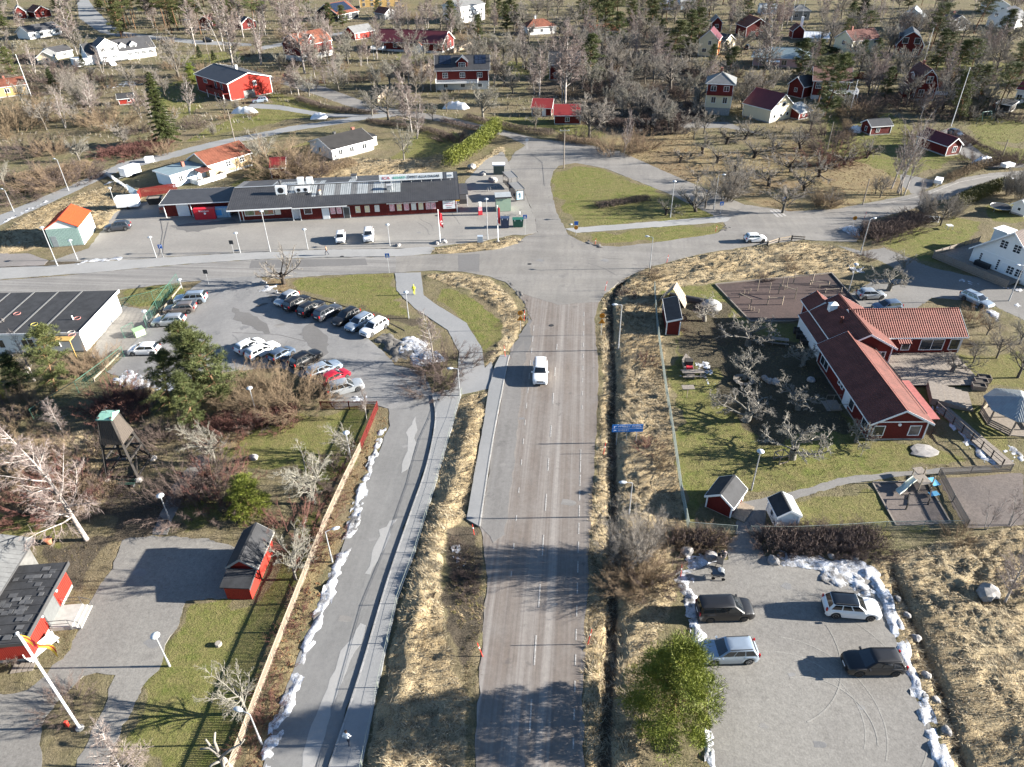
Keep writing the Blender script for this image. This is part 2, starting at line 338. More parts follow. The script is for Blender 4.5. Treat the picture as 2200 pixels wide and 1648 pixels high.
PM = {
 'road_main': paved_mat('main asphalt', (.146,.122,.104), (.165,.144,.127), [(.75,.010,.9,(.255,.235,.215)), (2.2,.02,.65,(.115,.097,.086)), (.45,.3,.35,(.19,.175,.16))], patch=(.45,.62,.6,(.105,.096,.09)), fine=.3),
 'road_sand': paved_mat('sandy asphalt', (.205,.192,.172), (.172,.162,.147), [(.35,.05,.6,(.14,.131,.122)),(.05,.4,.45,(.245,.232,.212)),(1.3,.2,.4,(.15,.142,.132))], patch=(.3,.6,.55,(.125,.119,.112))),
 'road_dark': paved_mat('grey asphalt', (.17,.162,.152), (.21,.20,.185), [(.02,.8,.7,(.125,.12,.115)),(.015,1.6,.6,(.27,.26,.245))], patch=(.3,.64,.4,(.12,.117,.11))),
 'road_cool': paved_mat('worn asphalt', (.150,.148,.143), (.175,.172,.166), [(1.2,.05,.4,(.20,.198,.19))], patch=(.15,.66,.5,(.115,.115,.113)), grain=18),
 'path_grey': paved_mat('pale path', (.27,.268,.26), (.235,.232,.225), fine=.14),
 'path_dark': paved_mat('brown path', (.17,.158,.148), (.21,.19,.18), fine=.2),
 'path_cool': paved_mat('cycle asphalt', (.20,.203,.203), (.23,.23,.228), fine=.14, patch=(.4,.66,.35,(.16,.162,.162))),
 'lot_light': paved_mat('forecourt asphalt', (.24,.227,.205), (.205,.193,.176), [(.06,.3,.35,(.17,.163,.15))], patch=(.22,.62,.45,(.17,.165,.155)), fine=.24),
 'lot_grey': paved_mat('lot asphalt', (.215,.21,.203), (.175,.172,.168), [(.25,.12,.45,(.12,.12,.12))], patch=(.25,.58,.6,(.11,.11,.112)), fine=.26),
 'bus_bay': paved_mat('bus bay asphalt', (.165,.157,.148), (.145,.138,.13), [(.8,.03,.5,(.20,.193,.183))], patch=(.5,.6,.6,(.105,.10,.096)), fine=.3),
 'gravel': paved_mat('fine gravel', (.20,.19,.172), (.17,.16,.146), patch=(.4,.6,.45,(.135,.127,.116)), fine=.42, grain=7),
 'gravel_dark': paved_mat('grey gravel', (.18,.172,.16), (.15,.143,.133), fine=.3, grain=9),
 'bark': paved_mat('dark bark chips', (.075,.052,.046), (.055,.04,.036), fine=.5, grain=6),
 'bark_pale': paved_mat('grey bark chips', (.13,.108,.095), (.10,.085,.078), fine=.5, grain=6),
}
def jitter_poly(poly, jit, seed):
    d = dens(poly, .7); out = []
    if jit <= 0: return d
    a = np.array(d); n = len(a); t = np.roll(a, -1, 0)-np.roll(a, 1, 0); t /= np.linalg.norm(t, axis=1)[:, None]+1e-9
    k = (fbm(a[:,0]*.9, a[:,1]*.9, 4, seed)-.5)*2*jit*2.2
    return [(p[0]-tt[1]*q, p[1]+tt[0]*q) for p, tt, q in zip(a, t, k)]
from mathutils.geometry import delaunay_2d_cdt
def sheet(name, poly, z, m, kind='structure', low=-.3, uvs=False):
    vo, eo, fo, _, _, _ = delaunay_2d_cdt([Vector(p[:2]) for p in poly], [], [list(range(len(poly)))], 1, 1e-4)
    mb = MB(); mb.add([(p.x, p.y, z) for p in vo], [tuple(f) if sum(vo[f[i]].x*vo[f[(i+1)%3]].y-vo[f[(i+1)%3]].x*vo[f[i]].y for i in range(3)) > 0 else tuple(reversed(f)) for f in fo])
    n = len(poly); mb.add([(p[0], p[1], z) for p in poly]+[(p[0], p[1], low) for p in poly], [(i, (i+1)%n, n+(i+1)%n, n+i) for i in range(n)])
    o = mb.build(name, m, fix=False)
    if kind: o['kind'] = kind
    return o
PAVW = []
for i, (nm, pts, z, m, jit) in enumerate(PAVED):
    wpoly = gp(pts)
    far = min(p[1] for p in wpoly)
    if nm in ('store_lane', 'cycle_track', 'east_road', 'foot_path'): pass
    PAVW.append(wpoly); sheet(nm, jitter_poly(wpoly, jit, i), z, PM[m])

# ---- the natural ground: one sheet to the horizon
DITCH = [gp([(1335,600),(1312,650),(1311,720),(1316,800),(1314,900),(1316,1000),(1318,1130),(1318,1260),(1312,1400),(1302,1560),(1300,1700)]),
         gp([(1915,1220),(1935,1270),(1975,1370),(2020,1480),(2055,1590),(2090,1700)])]
BANK = gp([(1015,890),(985,1010),(940,1150),(905,1280),(880,1400),(860,1500),(830,1700)])
rows = [-60, -20, 0, 10, 18]; y = 22.0
while y < 520: rows.append(y); y += max(.34, .0046*y)
while y < 6000: rows.append(y); y *= 1.12
rows = np.array(rows); NC = 430
s = np.linspace(-1, 1, NC)
outer = np.array([-40, -8, -2.2]);
X = np.zeros((len(rows), NC+6)); Y = np.zeros_like(X)
for i, yy in enumerate(rows):
    hw = 42+.68*max(yy, 0)
    X[i] = np.concatenate([[-hw-4000, -hw-700, -hw-60], s*hw, [hw+60, hw+700, hw+4000]]); Y[i] = yy
wx = X+(fbm(X*.25, Y*.25, 4, 3)-.5)*5+(fbm(X*1.1, Y*1.1, 3, 5)-.5)*1.4; wy = Y+(fbm(X*.25, Y*.25, 4, 9)-.5)*5+(fbm(X*1.1, Y*1.1, 3, 11)-.5)*1.4
sx = X+(fbm(X*.9, Y*.9, 3, 3)-.5)*1.2; sy = Y+(fbm(X*.9, Y*.9, 3, 9)-.5)*1.2
def zone(polys, X, Y):
    z = np.zeros(X.shape, bool)
    for p in polys: z |= inpoly(X, Y, gp(p))
    return z.astype(np.float32)
def blur(a, n):
    for _ in range(n):
        p = np.pad(a, 1, mode='edge'); a = (p[:-2,1:-1]+p[2:,1:-1]+p[1:-1,:-2]+p[1:-1,2:]+2*a)/6
    return a
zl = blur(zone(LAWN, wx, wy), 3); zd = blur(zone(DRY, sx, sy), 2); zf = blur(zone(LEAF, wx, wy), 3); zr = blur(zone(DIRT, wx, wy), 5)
pv = np.zeros(X.shape, bool)
for p in PAVW: pv |= inpoly(X, Y, p)
pv = blur(pv.astype(np.float32), 1)
fade = np.clip(1-(Y-60)/500, .25, 1)
H = (fbm(X*.5, Y*.5, 4, 21)-.5)*.22+(fbm(X*1.7, Y*1.7, 3, 22)-.5)*.12
tus = fbm(X*.55+2*fbm(X*.3, Y*.3, 2, 30), Y*.9, 3, 33)
H += zd*((np.abs(tus-.5)*2)**.8*-.9+.35)*1.35*(fbm(X*.12, Y*.12, 2, 35)*.7+.3)
H *= (1-.7*zl)
dd = np.minimum(distpl(X, Y, DITCH[0]), distpl(X, Y, DITCH[1])+.15)
ditch = np.exp(-(dd/.55)**2)
H -= .75*ditch+.15*np.exp(-(dd/1.6)**2)
H += .55*np.exp(-(distpl(X, Y, BANK)/1.0)**2)
db = distpl(X, Y, gp([(1345,640),(1350,760),(1360,900),(1375,1100),(1365,1300)]))
H += .35*np.exp(-(db/2.2)**2)
core = (pv > .02)
ss = np.clip((pv-.72)/.25, 0, 1); H = np.where(core, H*(1-pv)**2+.034-.10*ss*ss*(3-2*ss), H+.03)
H = np.where(Y > 700, H*0, H)
nr, ncx = X.shape
me = bpy.data.meshes.new('ground')
V = np.stack([X, Y, H], -1).reshape(-1, 3).astype(np.float32)
idx = np.arange(nr*ncx).reshape(nr, ncx)
Fq = np.stack([idx[:-1,:-1], idx[:-1,1:], idx[1:,1:], idx[1:,:-1]], -1).reshape(-1, 4)
def npmesh(me, V, Fa):
    k = Fa.shape[1]; me.vertices.add(len(V)); me.vertices.foreach_set('co', V.astype(np.float32).ravel())
    me.loops.add(Fa.size); me.loops.foreach_set('vertex_index', Fa.ravel().astype(np.int32))
    me.polygons.add(len(Fa)); me.polygons.foreach_set('loop_start', np.arange(0, Fa.size, k, dtype=np.int32)); me.update(calc_edges=True); return me
npmesh(me, V, Fq); me.polygons.foreach_set('use_smooth', np.ones(len(Fq), bool))
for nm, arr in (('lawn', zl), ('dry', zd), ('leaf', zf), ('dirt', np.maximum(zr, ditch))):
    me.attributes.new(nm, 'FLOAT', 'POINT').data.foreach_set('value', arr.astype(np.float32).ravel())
m, nt, b = nodes('winter ground')
pos = N(nt, 'ShaderNodeNewGeometry').outputs['Position']
def attr(nm): return N(nt, 'ShaderNodeAttribute', attribute_name=nm).outputs['Fac']
def edge(nm, sc_, lo=.35, hi=.65):
    return ramp(nt, mth(nt, 'ADD', attr(nm), mth(nt, 'MULTIPLY', mth(nt, 'SUBTRACT', noise(nt, pos, sc_, 5, .7), .5), .9)), lo, hi)
n1 = ramp(nt, noise(nt, pos, .09, 6, .65), .35, .65); n2 = ramp(nt, noise(nt, pos, .9, 5, .7), .3, .7); n3 = noise(nt, pos, 7, 5, .75)
base = mixc(nt, n1, (.135,.108,.066), (.105,.10,.048)); base = mixc(nt, mth(nt, 'MULTIPLY', n2, .6), base, (.18,.15,.098))
lawn = mixc(nt, n2, (.098,.117,.028), (.155,.138,.056)); lawn = mixc(nt, mth(nt, 'MULTIPLY', n1, .5), lawn, (.145,.122,.06)); lawn = mixc(nt, mth(nt, 'MULTIPLY', ramp(nt, noise(nt, pos, .35, 5, .7), .55, .7), .7), lawn, (.085,.07,.036))
dry = mixc(nt, n2, (.33,.255,.15), (.24,.185,.108)); dry = mixc(nt, mth(nt, 'MULTIPLY', n1, .45), dry, (.40,.335,.22))
leaf = mixc(nt, n2, (.20,.15,.088), (.135,.10,.062)); leaf = mixc(nt, mth(nt, 'MULTIPLY', n1, .6), leaf, (.22,.185,.095))
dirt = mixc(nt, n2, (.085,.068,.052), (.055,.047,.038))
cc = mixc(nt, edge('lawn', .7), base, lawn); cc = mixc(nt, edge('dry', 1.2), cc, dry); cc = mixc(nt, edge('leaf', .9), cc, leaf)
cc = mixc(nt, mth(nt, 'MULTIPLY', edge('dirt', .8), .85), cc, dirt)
hv = N(nt, 'ShaderNodeHueSaturation'); L(nt, mth(nt, 'ADD', mth(nt, 'MULTIPLY', mth(nt, 'SUBTRACT', n3, .5), 2.1), 1.0), hv.inputs['Value']); L(nt, cc, hv.inputs['Color'])
L(nt, hv.outputs[0], b.inputs['Base Color']); b.inputs['Roughness'].default_value = .95; b.inputs['Specular IOR Level'].default_value = .1
bump(nt, b, mth(nt, 'ADD', n3, noise(nt, pos, 2.5, 4, .7)), .9, .16)
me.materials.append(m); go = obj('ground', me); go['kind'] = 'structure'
# height lookup for things standing on rough ground
def gz(x, y):
    i = int(np.searchsorted(rows, y))-1; i = max(0, min(i, nr-2)); j = int(np.searchsorted(X[i], x))-1; j = max(0, min(j, ncx-2))
    return float(H[i, j])
def GZ(px, py): p = G(px, py); return Vector((p.x, p.y, max(gz(p.x, p.y), -.3)))

# ---- road markings and patches
white = mat('worn white paint', (.42,.41,.385), .7, .5, 9, c2=(.19,.17,.155), world=True)
dk = paved_mat('dark asphalt patch', (.125,.12,.115), (.14,.135,.13), fine=.18)
lt = paved_mat('pale sanded patch', (.26,.258,.25), (.28,.275,.265), fine=.12)
def dash(a, b, wd, z=.066, m=None, name='road_marking'):
    a = G(*a); b = G(*b); t = (b-a).normalized(); n = Vector((-t.y, t.x, 0))*wd/2
    return sheet(name, [(a-n).xy, (b-n).xy, (b+n).xy, (a+n).xy], z, m or white, low=z-.01)
for a, b in (((1138,1575),(1142,1503)),((1148,1430),(1152,1366)),((1157.5,1306),(1160.5,1256)),((1165,1196),(1168,1150)),((1172,1098),(1174,1062)),((1177.5,1012),(1179,985)),((1183,940),(1184.5,915)),((1188,868),(1189,845)),((1192,808),(1193,790)),((1196,752),(1197,740))):
    dash(a, b, .13)
for k in range(15):
    y0 = 1610-k*64*(1-k*.022)
    if y0 > 900:
        x = 1231.6+(1609-y0)*.0255; dash((x, y0), (x+.6, y0-24), .11)
for y0 in (880,850,822,796,770,746,722,700,680):
    x = 1259-(880-y0)*.0; x = 1250.2+(900-y0)*.02; dash((x, y0), (x+.2, y0-9), .11)
for y0 in (1240,1180,1120,1060,1000,955,915,878,845,815,787,760,735,712):
    x = 1098+(1240-y0)*.091; dash((x, y0), (x+1, y0-12), .11)
for a, b in (((1655,452),(1672,467)),((1662,451),(1680,466)),((1669,450),(1688,465))): dash(a, b, .5)
for pl in ([(1884,440),(1949,428),(2000,415),(2060,392),(2120,380),(2200,375)],): 
    for q in range(len(pl)-1): dash(pl[q], pl[q+1], .15)
def patch(pts, m, z, jit=.05): sheet('asphalt_patch', jitter_poly(gp(pts), jit, len(pts)), z, m, low=z-.01)
patch([(985,548),(1030,546),(1030,584),(985,583)], dk, .066)
patch([(540,560),(785,556),(790,570),(535,577)], dk, .062)
patch([(1085,795),(1135,680),(1143,690),(1140,740),(1120,790)], dk, .062, .3)
patch([(884,905),(893,895),(896,925),(888,970),(880,1010),(862,1018),(872,970),(878,930)], lt, .064, .2)
patch([(840,1122),(848,1118),(838,1150),(812,1205),(796,1236),(788,1232),(800,1190),(818,1140)], lt, .064, .2)
patch([(775,1340),(785,1345),(778,1385),(745,1440),(700,1560),(660,1720),(625,1720),(660,1600),(700,1480),(722,1420),(735,1400)], lt, .064, .2)
patch([(500,660),(560,690),(590,720),(560,715),(510,690)], dk, .070, .4)
patch([(670,690),(715,740),(690,770),(640,720)], dk, .070, .4)
patch([(362,486),(500,470),(520,482),(400,500)], dk, .052, .4)
for pl in ([(345,470),(350,500),(342,550)], [(362,478),(352,520),(350,552)], [(500,715),(600,720),(700,745),(790,770)], [(1140,330),(1165,350),(1170,400)]):
    dash(pl[0], pl[1], .12, .071, dk, 'tar_seam'); dash(pl[1], pl[2], .12, .0712, dk, 'tar_seam')
mh = mat('cast iron', (.06,.058,.055), .6, .3, 8, metal=.5)
for (px, py) in ((1138,568),(938,592),(1185,700),(735,552)):
    c = G(px, py); MB().lathe([(.34,.0),(.34,.012),(.28,.014)], (0,0,0), 14).build('manhole_cover', mh, loc=(c.x, c.y, .072), kind='structure')
# ---- kerbs, stone by stone
ks = mat('kerb granite', (.30,.295,.285), .85, .3, 5, rand=.15)
kme = MB().box(-.49,.49,-.07,.07,-.2,.215).mesh('kerb_stone', ks)
def kerb(pl, label, z=0):
    t = thing('kerb', label, 'kerb', (*pl[0], 0)); t['kind'] = 'structure'
    pts = dens(pl, 1.0, False); k0 = 0
    for a, b in zip(pts[:-1], pts[1:]):
        a = np.array(a); b = np.array(b); c = (a+b)/2; l = np.hypot(*(b-a))
        o = obj('kerb_stone', kme, t, (c[0]-pl[0][0], c[1]-pl[0][1], z), math.atan2(b[1]-a[1], b[0]-a[0])); o.scale = (max(.2, l*1.0), 1, 1)
kerb(catmull(gp([(930,850),(936,905),(918,1000),(884,1100),(833,1250),(774,1450),(709,1648),(690,1720)]), 4), 'grey granite kerb between worn left road and raised cycle path')
kerb(catmull(gp([(1030,1134),(1058,950),(1088,792),(1094,765)]), 4), 'pale kerb along bus stop platform beside main road')

sr = random.Random(4)
def topz(p): return max([q[2] for q, w_ in zip(PAVED, PAVW) if inpoly(np.array([p[0]]), np.array([p[1]]), w_)[0]], default=.04)
for i, (px, py) in enumerate([(1600,1300),(1700,1450),(1760,1600),(1640,1560),(1850,1520),(1690,1260),(600,700),(720,760),(820,800),(450,520),(700,515),(900,500),(1080,1000),(1190,1300),(1120,900),(1220,1080),(1160,560),(1300,560),(1180,440),(870,960),(800,1160),(740,1330),(300,1230),(330,1380)]):
    c = G(px, py); r_ = sr.uniform(.25, .8); n_ = 20; sheet('stain', [(c.x+r_*(1+.2*math.sin(18.85*k/n_+i))*math.cos(6.283*k/n_), c.y+r_*(.7+.2*math.sin(12.57*k/n_+i))*math.sin(6.283*k/n_)) for k in range(n_)], topz(c)+.005, PM['lot_grey' if i % 3 else 'road_dark'], low=topz(c))
tmk = paved_mat('tyre mark', (.235,.225,.205), (.21,.20,.18), fine=.4, grain=7)
for zi, (cx, cy, r_, a0, a1) in enumerate(((1700,1530,5.2,-.6,1.5),(1700,1530,6.7,-.6,1.4),(1720,1480,9,-.9,.9),(1650,1420,6,2.2,3.6),(1760,1560,4.0,-.4,1.8),(1600,1380,7.5,-1.2,.2))):
    c = G(cx, cy); k_ = [a0+(a1-a0)*i/16 for i in range(17)]; sheet('tyre_mark', [(c.x+r_*math.cos(a), c.y+r_*math.sin(a)) for a in k_]+[(c.x+(r_+.11)*math.cos(a), c.y+(r_+.11)*math.sin(a)) for a in reversed(k_)], .046+.0012*zi, tmk, low=.03)
for i in range(12):
    px, py = ((sr.uniform(900,1000), sr.uniform(480,510)), (sr.uniform(480,800), sr.uniform(650,790)), (sr.uniform(300,1000), sr.uniform(480,530)), (sr.uniform(1120,1400), sr.uniform(540,600)))[i % 4]; p = G(px, py); a = sr.uniform(0, 6.28) if i % 4 else 1.65+sr.uniform(-.1,.1); pts = [p.xy]
    for k in range(9): a += sr.uniform(-.2,.2); pts.append(pts[-1]+Vector((math.cos(a), math.sin(a)))*sr.uniform(.5,1.0))
    w_ = .014; zt = topz(p)+.012; sheet('crack', [(q.x-math.sin(a)*w_, q.y+math.cos(a)*w_) for q in pts]+[(q.x+math.sin(a)*w_, q.y-math.cos(a)*w_) for q in reversed(pts)], zt, dk, low=zt-.01)
# ================================================================ BUILDINGS
def wallmat(name, c, var=.12, boards=.16, vertical=True, dirt=None, rough=.75):
    if name in MATS: return MATS[name]
    m, nt, b = nodes(name); MATS[name] = m
    tc = N(nt, 'ShaderNodeTexCoord'); geo = N(nt, 'ShaderNodeNewGeometry')
    f = ramp(nt, noise(nt, tc.outputs['Object'], .9, 5, .7), .3, .75)
    mp = N(nt, 'ShaderNodeMapping'); mp.inputs['Scale'].default_value = (5,5,.25) if vertical else (.2,.2,6); L(nt, tc.outputs['Object'], mp.inputs[0])
    g = noise(nt, mp.outputs[0], 1.4, 4, .7)
    cc = mixc(nt, mth(nt, 'MULTIPLY', f, .8), c, tuple(x*(1-var*1.6) for x in c)); cc = mixc(nt, mth(nt, 'MULTIPLY', g, .5), cc, tuple(x*(1-var*2) for x in c))
    L(nt, cc, b.inputs['Base Color']); b.inputs['Roughness'].default_value = rough; b.inputs['Specular IOR Level'].default_value = .25
    if boards:
        sep = N(nt, 'ShaderNodeSeparateXYZ'); L(nt, tc.outputs['Object'], sep.inputs[0])
        co = mth(nt, 'ADD', sep.outputs[0], sep.outputs[1]) if vertical else sep.outputs[2]
        w_ = mth(nt, 'FRACT', mth(nt, 'DIVIDE', co, boards))
        bump(nt, b, ramp(nt, mth(nt, 'ABSOLUTE', mth(nt, 'SUBTRACT', w_, .5)), .08, .2), .6, .03)
    return m
RED = wallmat('falu red boards', (.135,.016,.013), .2); REDB = wallmat('bright red boards', (.30,.026,.016), .16); WHT = wallmat('white boards', (.74,.74,.72), .05, .18, False)
WHTP = wallmat('white render', (.76,.75,.72), .05, 0); YEL = wallmat('yellow boards', (.52,.34,.13), .1); CRM = wallmat('cream render', (.66,.56,.38), .06, 0)
BLK = wallmat('black boards', (.022,.024,.028), .2); PNK = wallmat('pink render', (.56,.36,.34), .06, 0); GRN = wallmat('pale green steel', (.26,.36,.33), .08, .22)
KGN = wallmat('sage green boards', (.30,.40,.30), .08, .2); BLUW = wallmat('pale blue boards', (.55,.66,.74), .06, .16); GRY = wallmat('grey boards', (.27,.27,.26), .15); ORG = wallmat('orange boards', (.62,.2,.06), .1)
TRIM = mat('white trim', (.76,.76,.75), .6, .08, 4); DTRIM = mat('dark trim', (.05,.05,.052), .6, .2, 4); PLN = mat('plinth', (.32,.31,.29), .9, .3, 2); PLW = mat('white plinth', (.6,.6,.58), .9, .2, 2)
GLS = mat('window glass', (.035,.042,.05), .06, .5, .7, spec=.8); DOORW = mat('pale door', (.66,.68,.69), .5, .08, 3); DOORD = mat('dark door', (.06,.065,.065), .5, .2, 3)
def roofmat(name, c, var=.3, rough=.7, tile=None, seam=None, spec=.3):
    if name in MATS: return MATS[name]
    m, nt, b = nodes(name); MATS[name] = m
    tc = N(nt, 'ShaderNodeTexCoord')
    f = ramp(nt, noise(nt, tc.outputs['Object'], .7, 6, .7), .3, .75); g = noise(nt, tc.outputs['Object'], 5, 4, .75)
    cc = mixc(nt, f, c, tuple(x*(1-var) for x in c)); hv = N(nt, 'ShaderNodeHueSaturation'); L(nt, cc, hv.inputs['Color']); L(nt, mth(nt, 'ADD', mth(nt, 'MULTIPLY', mth(nt, 'SUBTRACT', g, .5), var*1.6), 1), hv.inputs['Value'])
    L(nt, hv.outputs[0], b.inputs['Base Color']); b.inputs['Roughness'].default_value = rough; b.inputs['Specular IOR Level'].default_value = spec
    if tile:
        se = N(nt, 'ShaderNodeSeparateXYZ'); L(nt, tc.outputs['Object'], se.inputs[0]); ns = N(nt, 'ShaderNodeSeparateXYZ'); L(nt, tc.outputs['Normal'], ns.inputs[0])
        q = mth(nt, 'GREATER_THAN', mth(nt, 'ABSOLUTE', ns.outputs[0]), mth(nt, 'ABSOLUTE', ns.outputs[1])); co = mth(nt, 'ADD', mth(nt, 'MULTIPLY', q, se.outputs[1]), mth(nt, 'MULTIPLY', mth(nt, 'SUBTRACT', 1, q), se.outputs[0]))
        wv = mth(nt, 'SINE', mth(nt, 'MULTIPLY', co, 6.2832/tile)); bump(nt, b, mth(nt, 'ADD', wv, mth(nt, 'MULTIPLY', g, .6)), .9, .05)
    else: bump(nt, b, g, .25, .03)
    return m
RDK = roofmat('dark tin roof', (.055,.055,.058), .3, .55); RTL = roofmat('dark clay tiles', (.165,.055,.042), .45, .8, tile=.3); ROR = roofmat('orange tiles', (.21,.075,.045), .45, .8, tile=.3); ROM = roofmat('orange tin roof', (.50,.07,.022), .12, .5)
RRD = roofmat('red tin roof', (.20,.026,.024), .2, .5); RGY = roofmat('grey roof', (.17,.172,.17), .3, .7); RLT = roofmat('pale tin roof', (.34,.36,.36), .25, .45); RBR = roofmat('brown tiles', (.12,.05,.04), .4, .8, tile=.3); RMR = roofmat('maroon tin roof', (.11,.025,.03), .2, .5)
RFT = roofmat('roofing felt', (.040,.041,.044), .45, .85); RBL = roofmat('blue grey roof', (.20,.26,.28), .2, .5); RTP = roofmat('taupe tiles', (.13,.10,.09), .3, .75, tile=.3)
BRK = mat('chimney brick', (.30,.12,.085), .9, .3, 6); TIN = mat('galvanised tin', (.50,.51,.51), .4, .2, 3, metal=.4); SOL = mat('solar panel', (.02,.028,.05), .1, .3, 2, spec=.8)
WOOD = mat('weathered wood', (.24,.205,.17), .9, .35, 4, streak=(1,1,6)); WOODD = mat('dark tarred wood', (.035,.03,.026), .85, .4, 5); WOODL = mat('pale timber', (.29,.235,.175), .85, .35, 4); STEEL = mat('steel', (.36,.37,.38), .4, .2, 5, metal=.7)
WC = {}
def win_meshes(w_, h_, nx, ny, fm):
    k = (round(w_,2), round(h_,2), nx, ny, fm.name)
    if k not in WC:
        f = MB(); t = .09
        f.box(-w_/2-t, w_/2+t, -.05, .01, -h_/2-t, -h_/2); f.box(-w_/2-t, w_/2+t, -.05, .01, h_/2, h_/2+t)
        f.box(-w_/2-t, -w_/2, -.05, .01, -h_/2, h_/2); f.box(w_/2, w_/2+t, -.05, .01, -h_/2, h_/2)
        for i in range(1, nx): x = -w_/2+w_*i/nx; f.box(x-.035, x+.035, -.04, .005, -h_/2, h_/2)
        for j in range(1, ny): z = -h_/2+h_*j/ny; f.box(-w_/2, w_/2, -.038, .004, z-.03, z+.03)
        p = MB().quad((-w_/2, -.015, -h_/2), (w_/2, -.015, -h_/2), (w_/2, -.015, h_/2), (-w_/2, -.015, h_/2))
        WC[k] = (f.mesh('window', fm), p.mesh('pane', GLS))
    return WC[k]
def place(o, W, D, face, u, z, off=.012):
    if face == 'f': o.location = (u*W, -off, z)
    elif face == 'b': o.location = (W-u*W, D+off, z); o.rotation_euler = (0, 0, math.pi)
    elif face == 'r': o.location = (W+off, u*D, z); o.rotation_euler = (0, 0, math.pi/2)
    else: o.location = (-off, D-u*D, z); o.rotation_euler = (0, 0, -math.pi/2)
def window(par, W, D, face, u, z, w_=1.1, h_=1.3, nx=2, ny=1, fm=None, y0=0):
    a, b = win_meshes(w_, h_, nx, ny, fm or TRIM); o = obj('window', a, par); place(o, W, D, face, u, z); obj('pane', b, o); return o
def door(par, W, D, face, u, w_=.95, h_=2.05, m=None, z0=.1, frame=TRIM):
    o = MB().box(-w_/2-.1, w_/2+.1, -.03, .0, 0, h_+.1).box(-w_/2, w_/2, -.05, -.032, .0, h_, 1).build('door', [frame, m or DOORW], par); place(o, W, D, face, u, z0)
    if w_ < 1.6: MB().box(w_/2-.14, w_/2-.08, -.09, -.051, .95, 1.05).build('handle', STEEL, o)
    return o
def roof_profile(kind, S, h, rise, ovh, th=.14, steps=0):
    """outline of the roof across its span 0..S, as (t, z); eaves overhang by ovh"""
    if kind == 'gable': top = [(0, h), (S/2, h+rise), (S, h)]
    elif kind == 'gambrel': top = [(0, h), (S*.2, h+rise*.62), (S/2, h+rise), (S*.8, h+rise*.62), (S, h)]
    elif kind == 'shed': top = [(0, h), (S, h+rise)]
    elif kind == 'saltbox': top = [(0, h), (S*.42, h+rise), (S, h-.3)]
    else: top = [(0, h), (S, h+.05)]
    def ext(a, b):
        d = ovh/max(1e-6, abs(b[0]-a[0])); return (a[0]+(a[0]-b[0])*d, a[1]+(a[1]-b[1])*d)
    T = [ext(top[0], top[1])]+top[1:-1]+[ext(top[-1], top[-2])]
    up = [(t, z+th+.01) for t, z in T]
    if steps:
        out = []
        for a, b in zip(up[:-1], up[1:]):
            n = max(1, int(math.hypot(b[0]-a[0], b[1]-a[1])/steps)); rising = b[1] > a[1]
            for i in range(n):
                p = (a[0]+(b[0]-a[0])*i/n, a[1]+(b[1]-a[1])*i/n); q = (a[0]+(b[0]-a[0])*(i+1)/n, a[1]+(b[1]-a[1])*(i+1)/n)
                if rising: out += [(p[0], p[1]+.035), q]
                else: out += [p, (q[0], q[1]+.035)]
        up = out
    return top, T, up+[(t, z+.01) for t, z in reversed(T)]
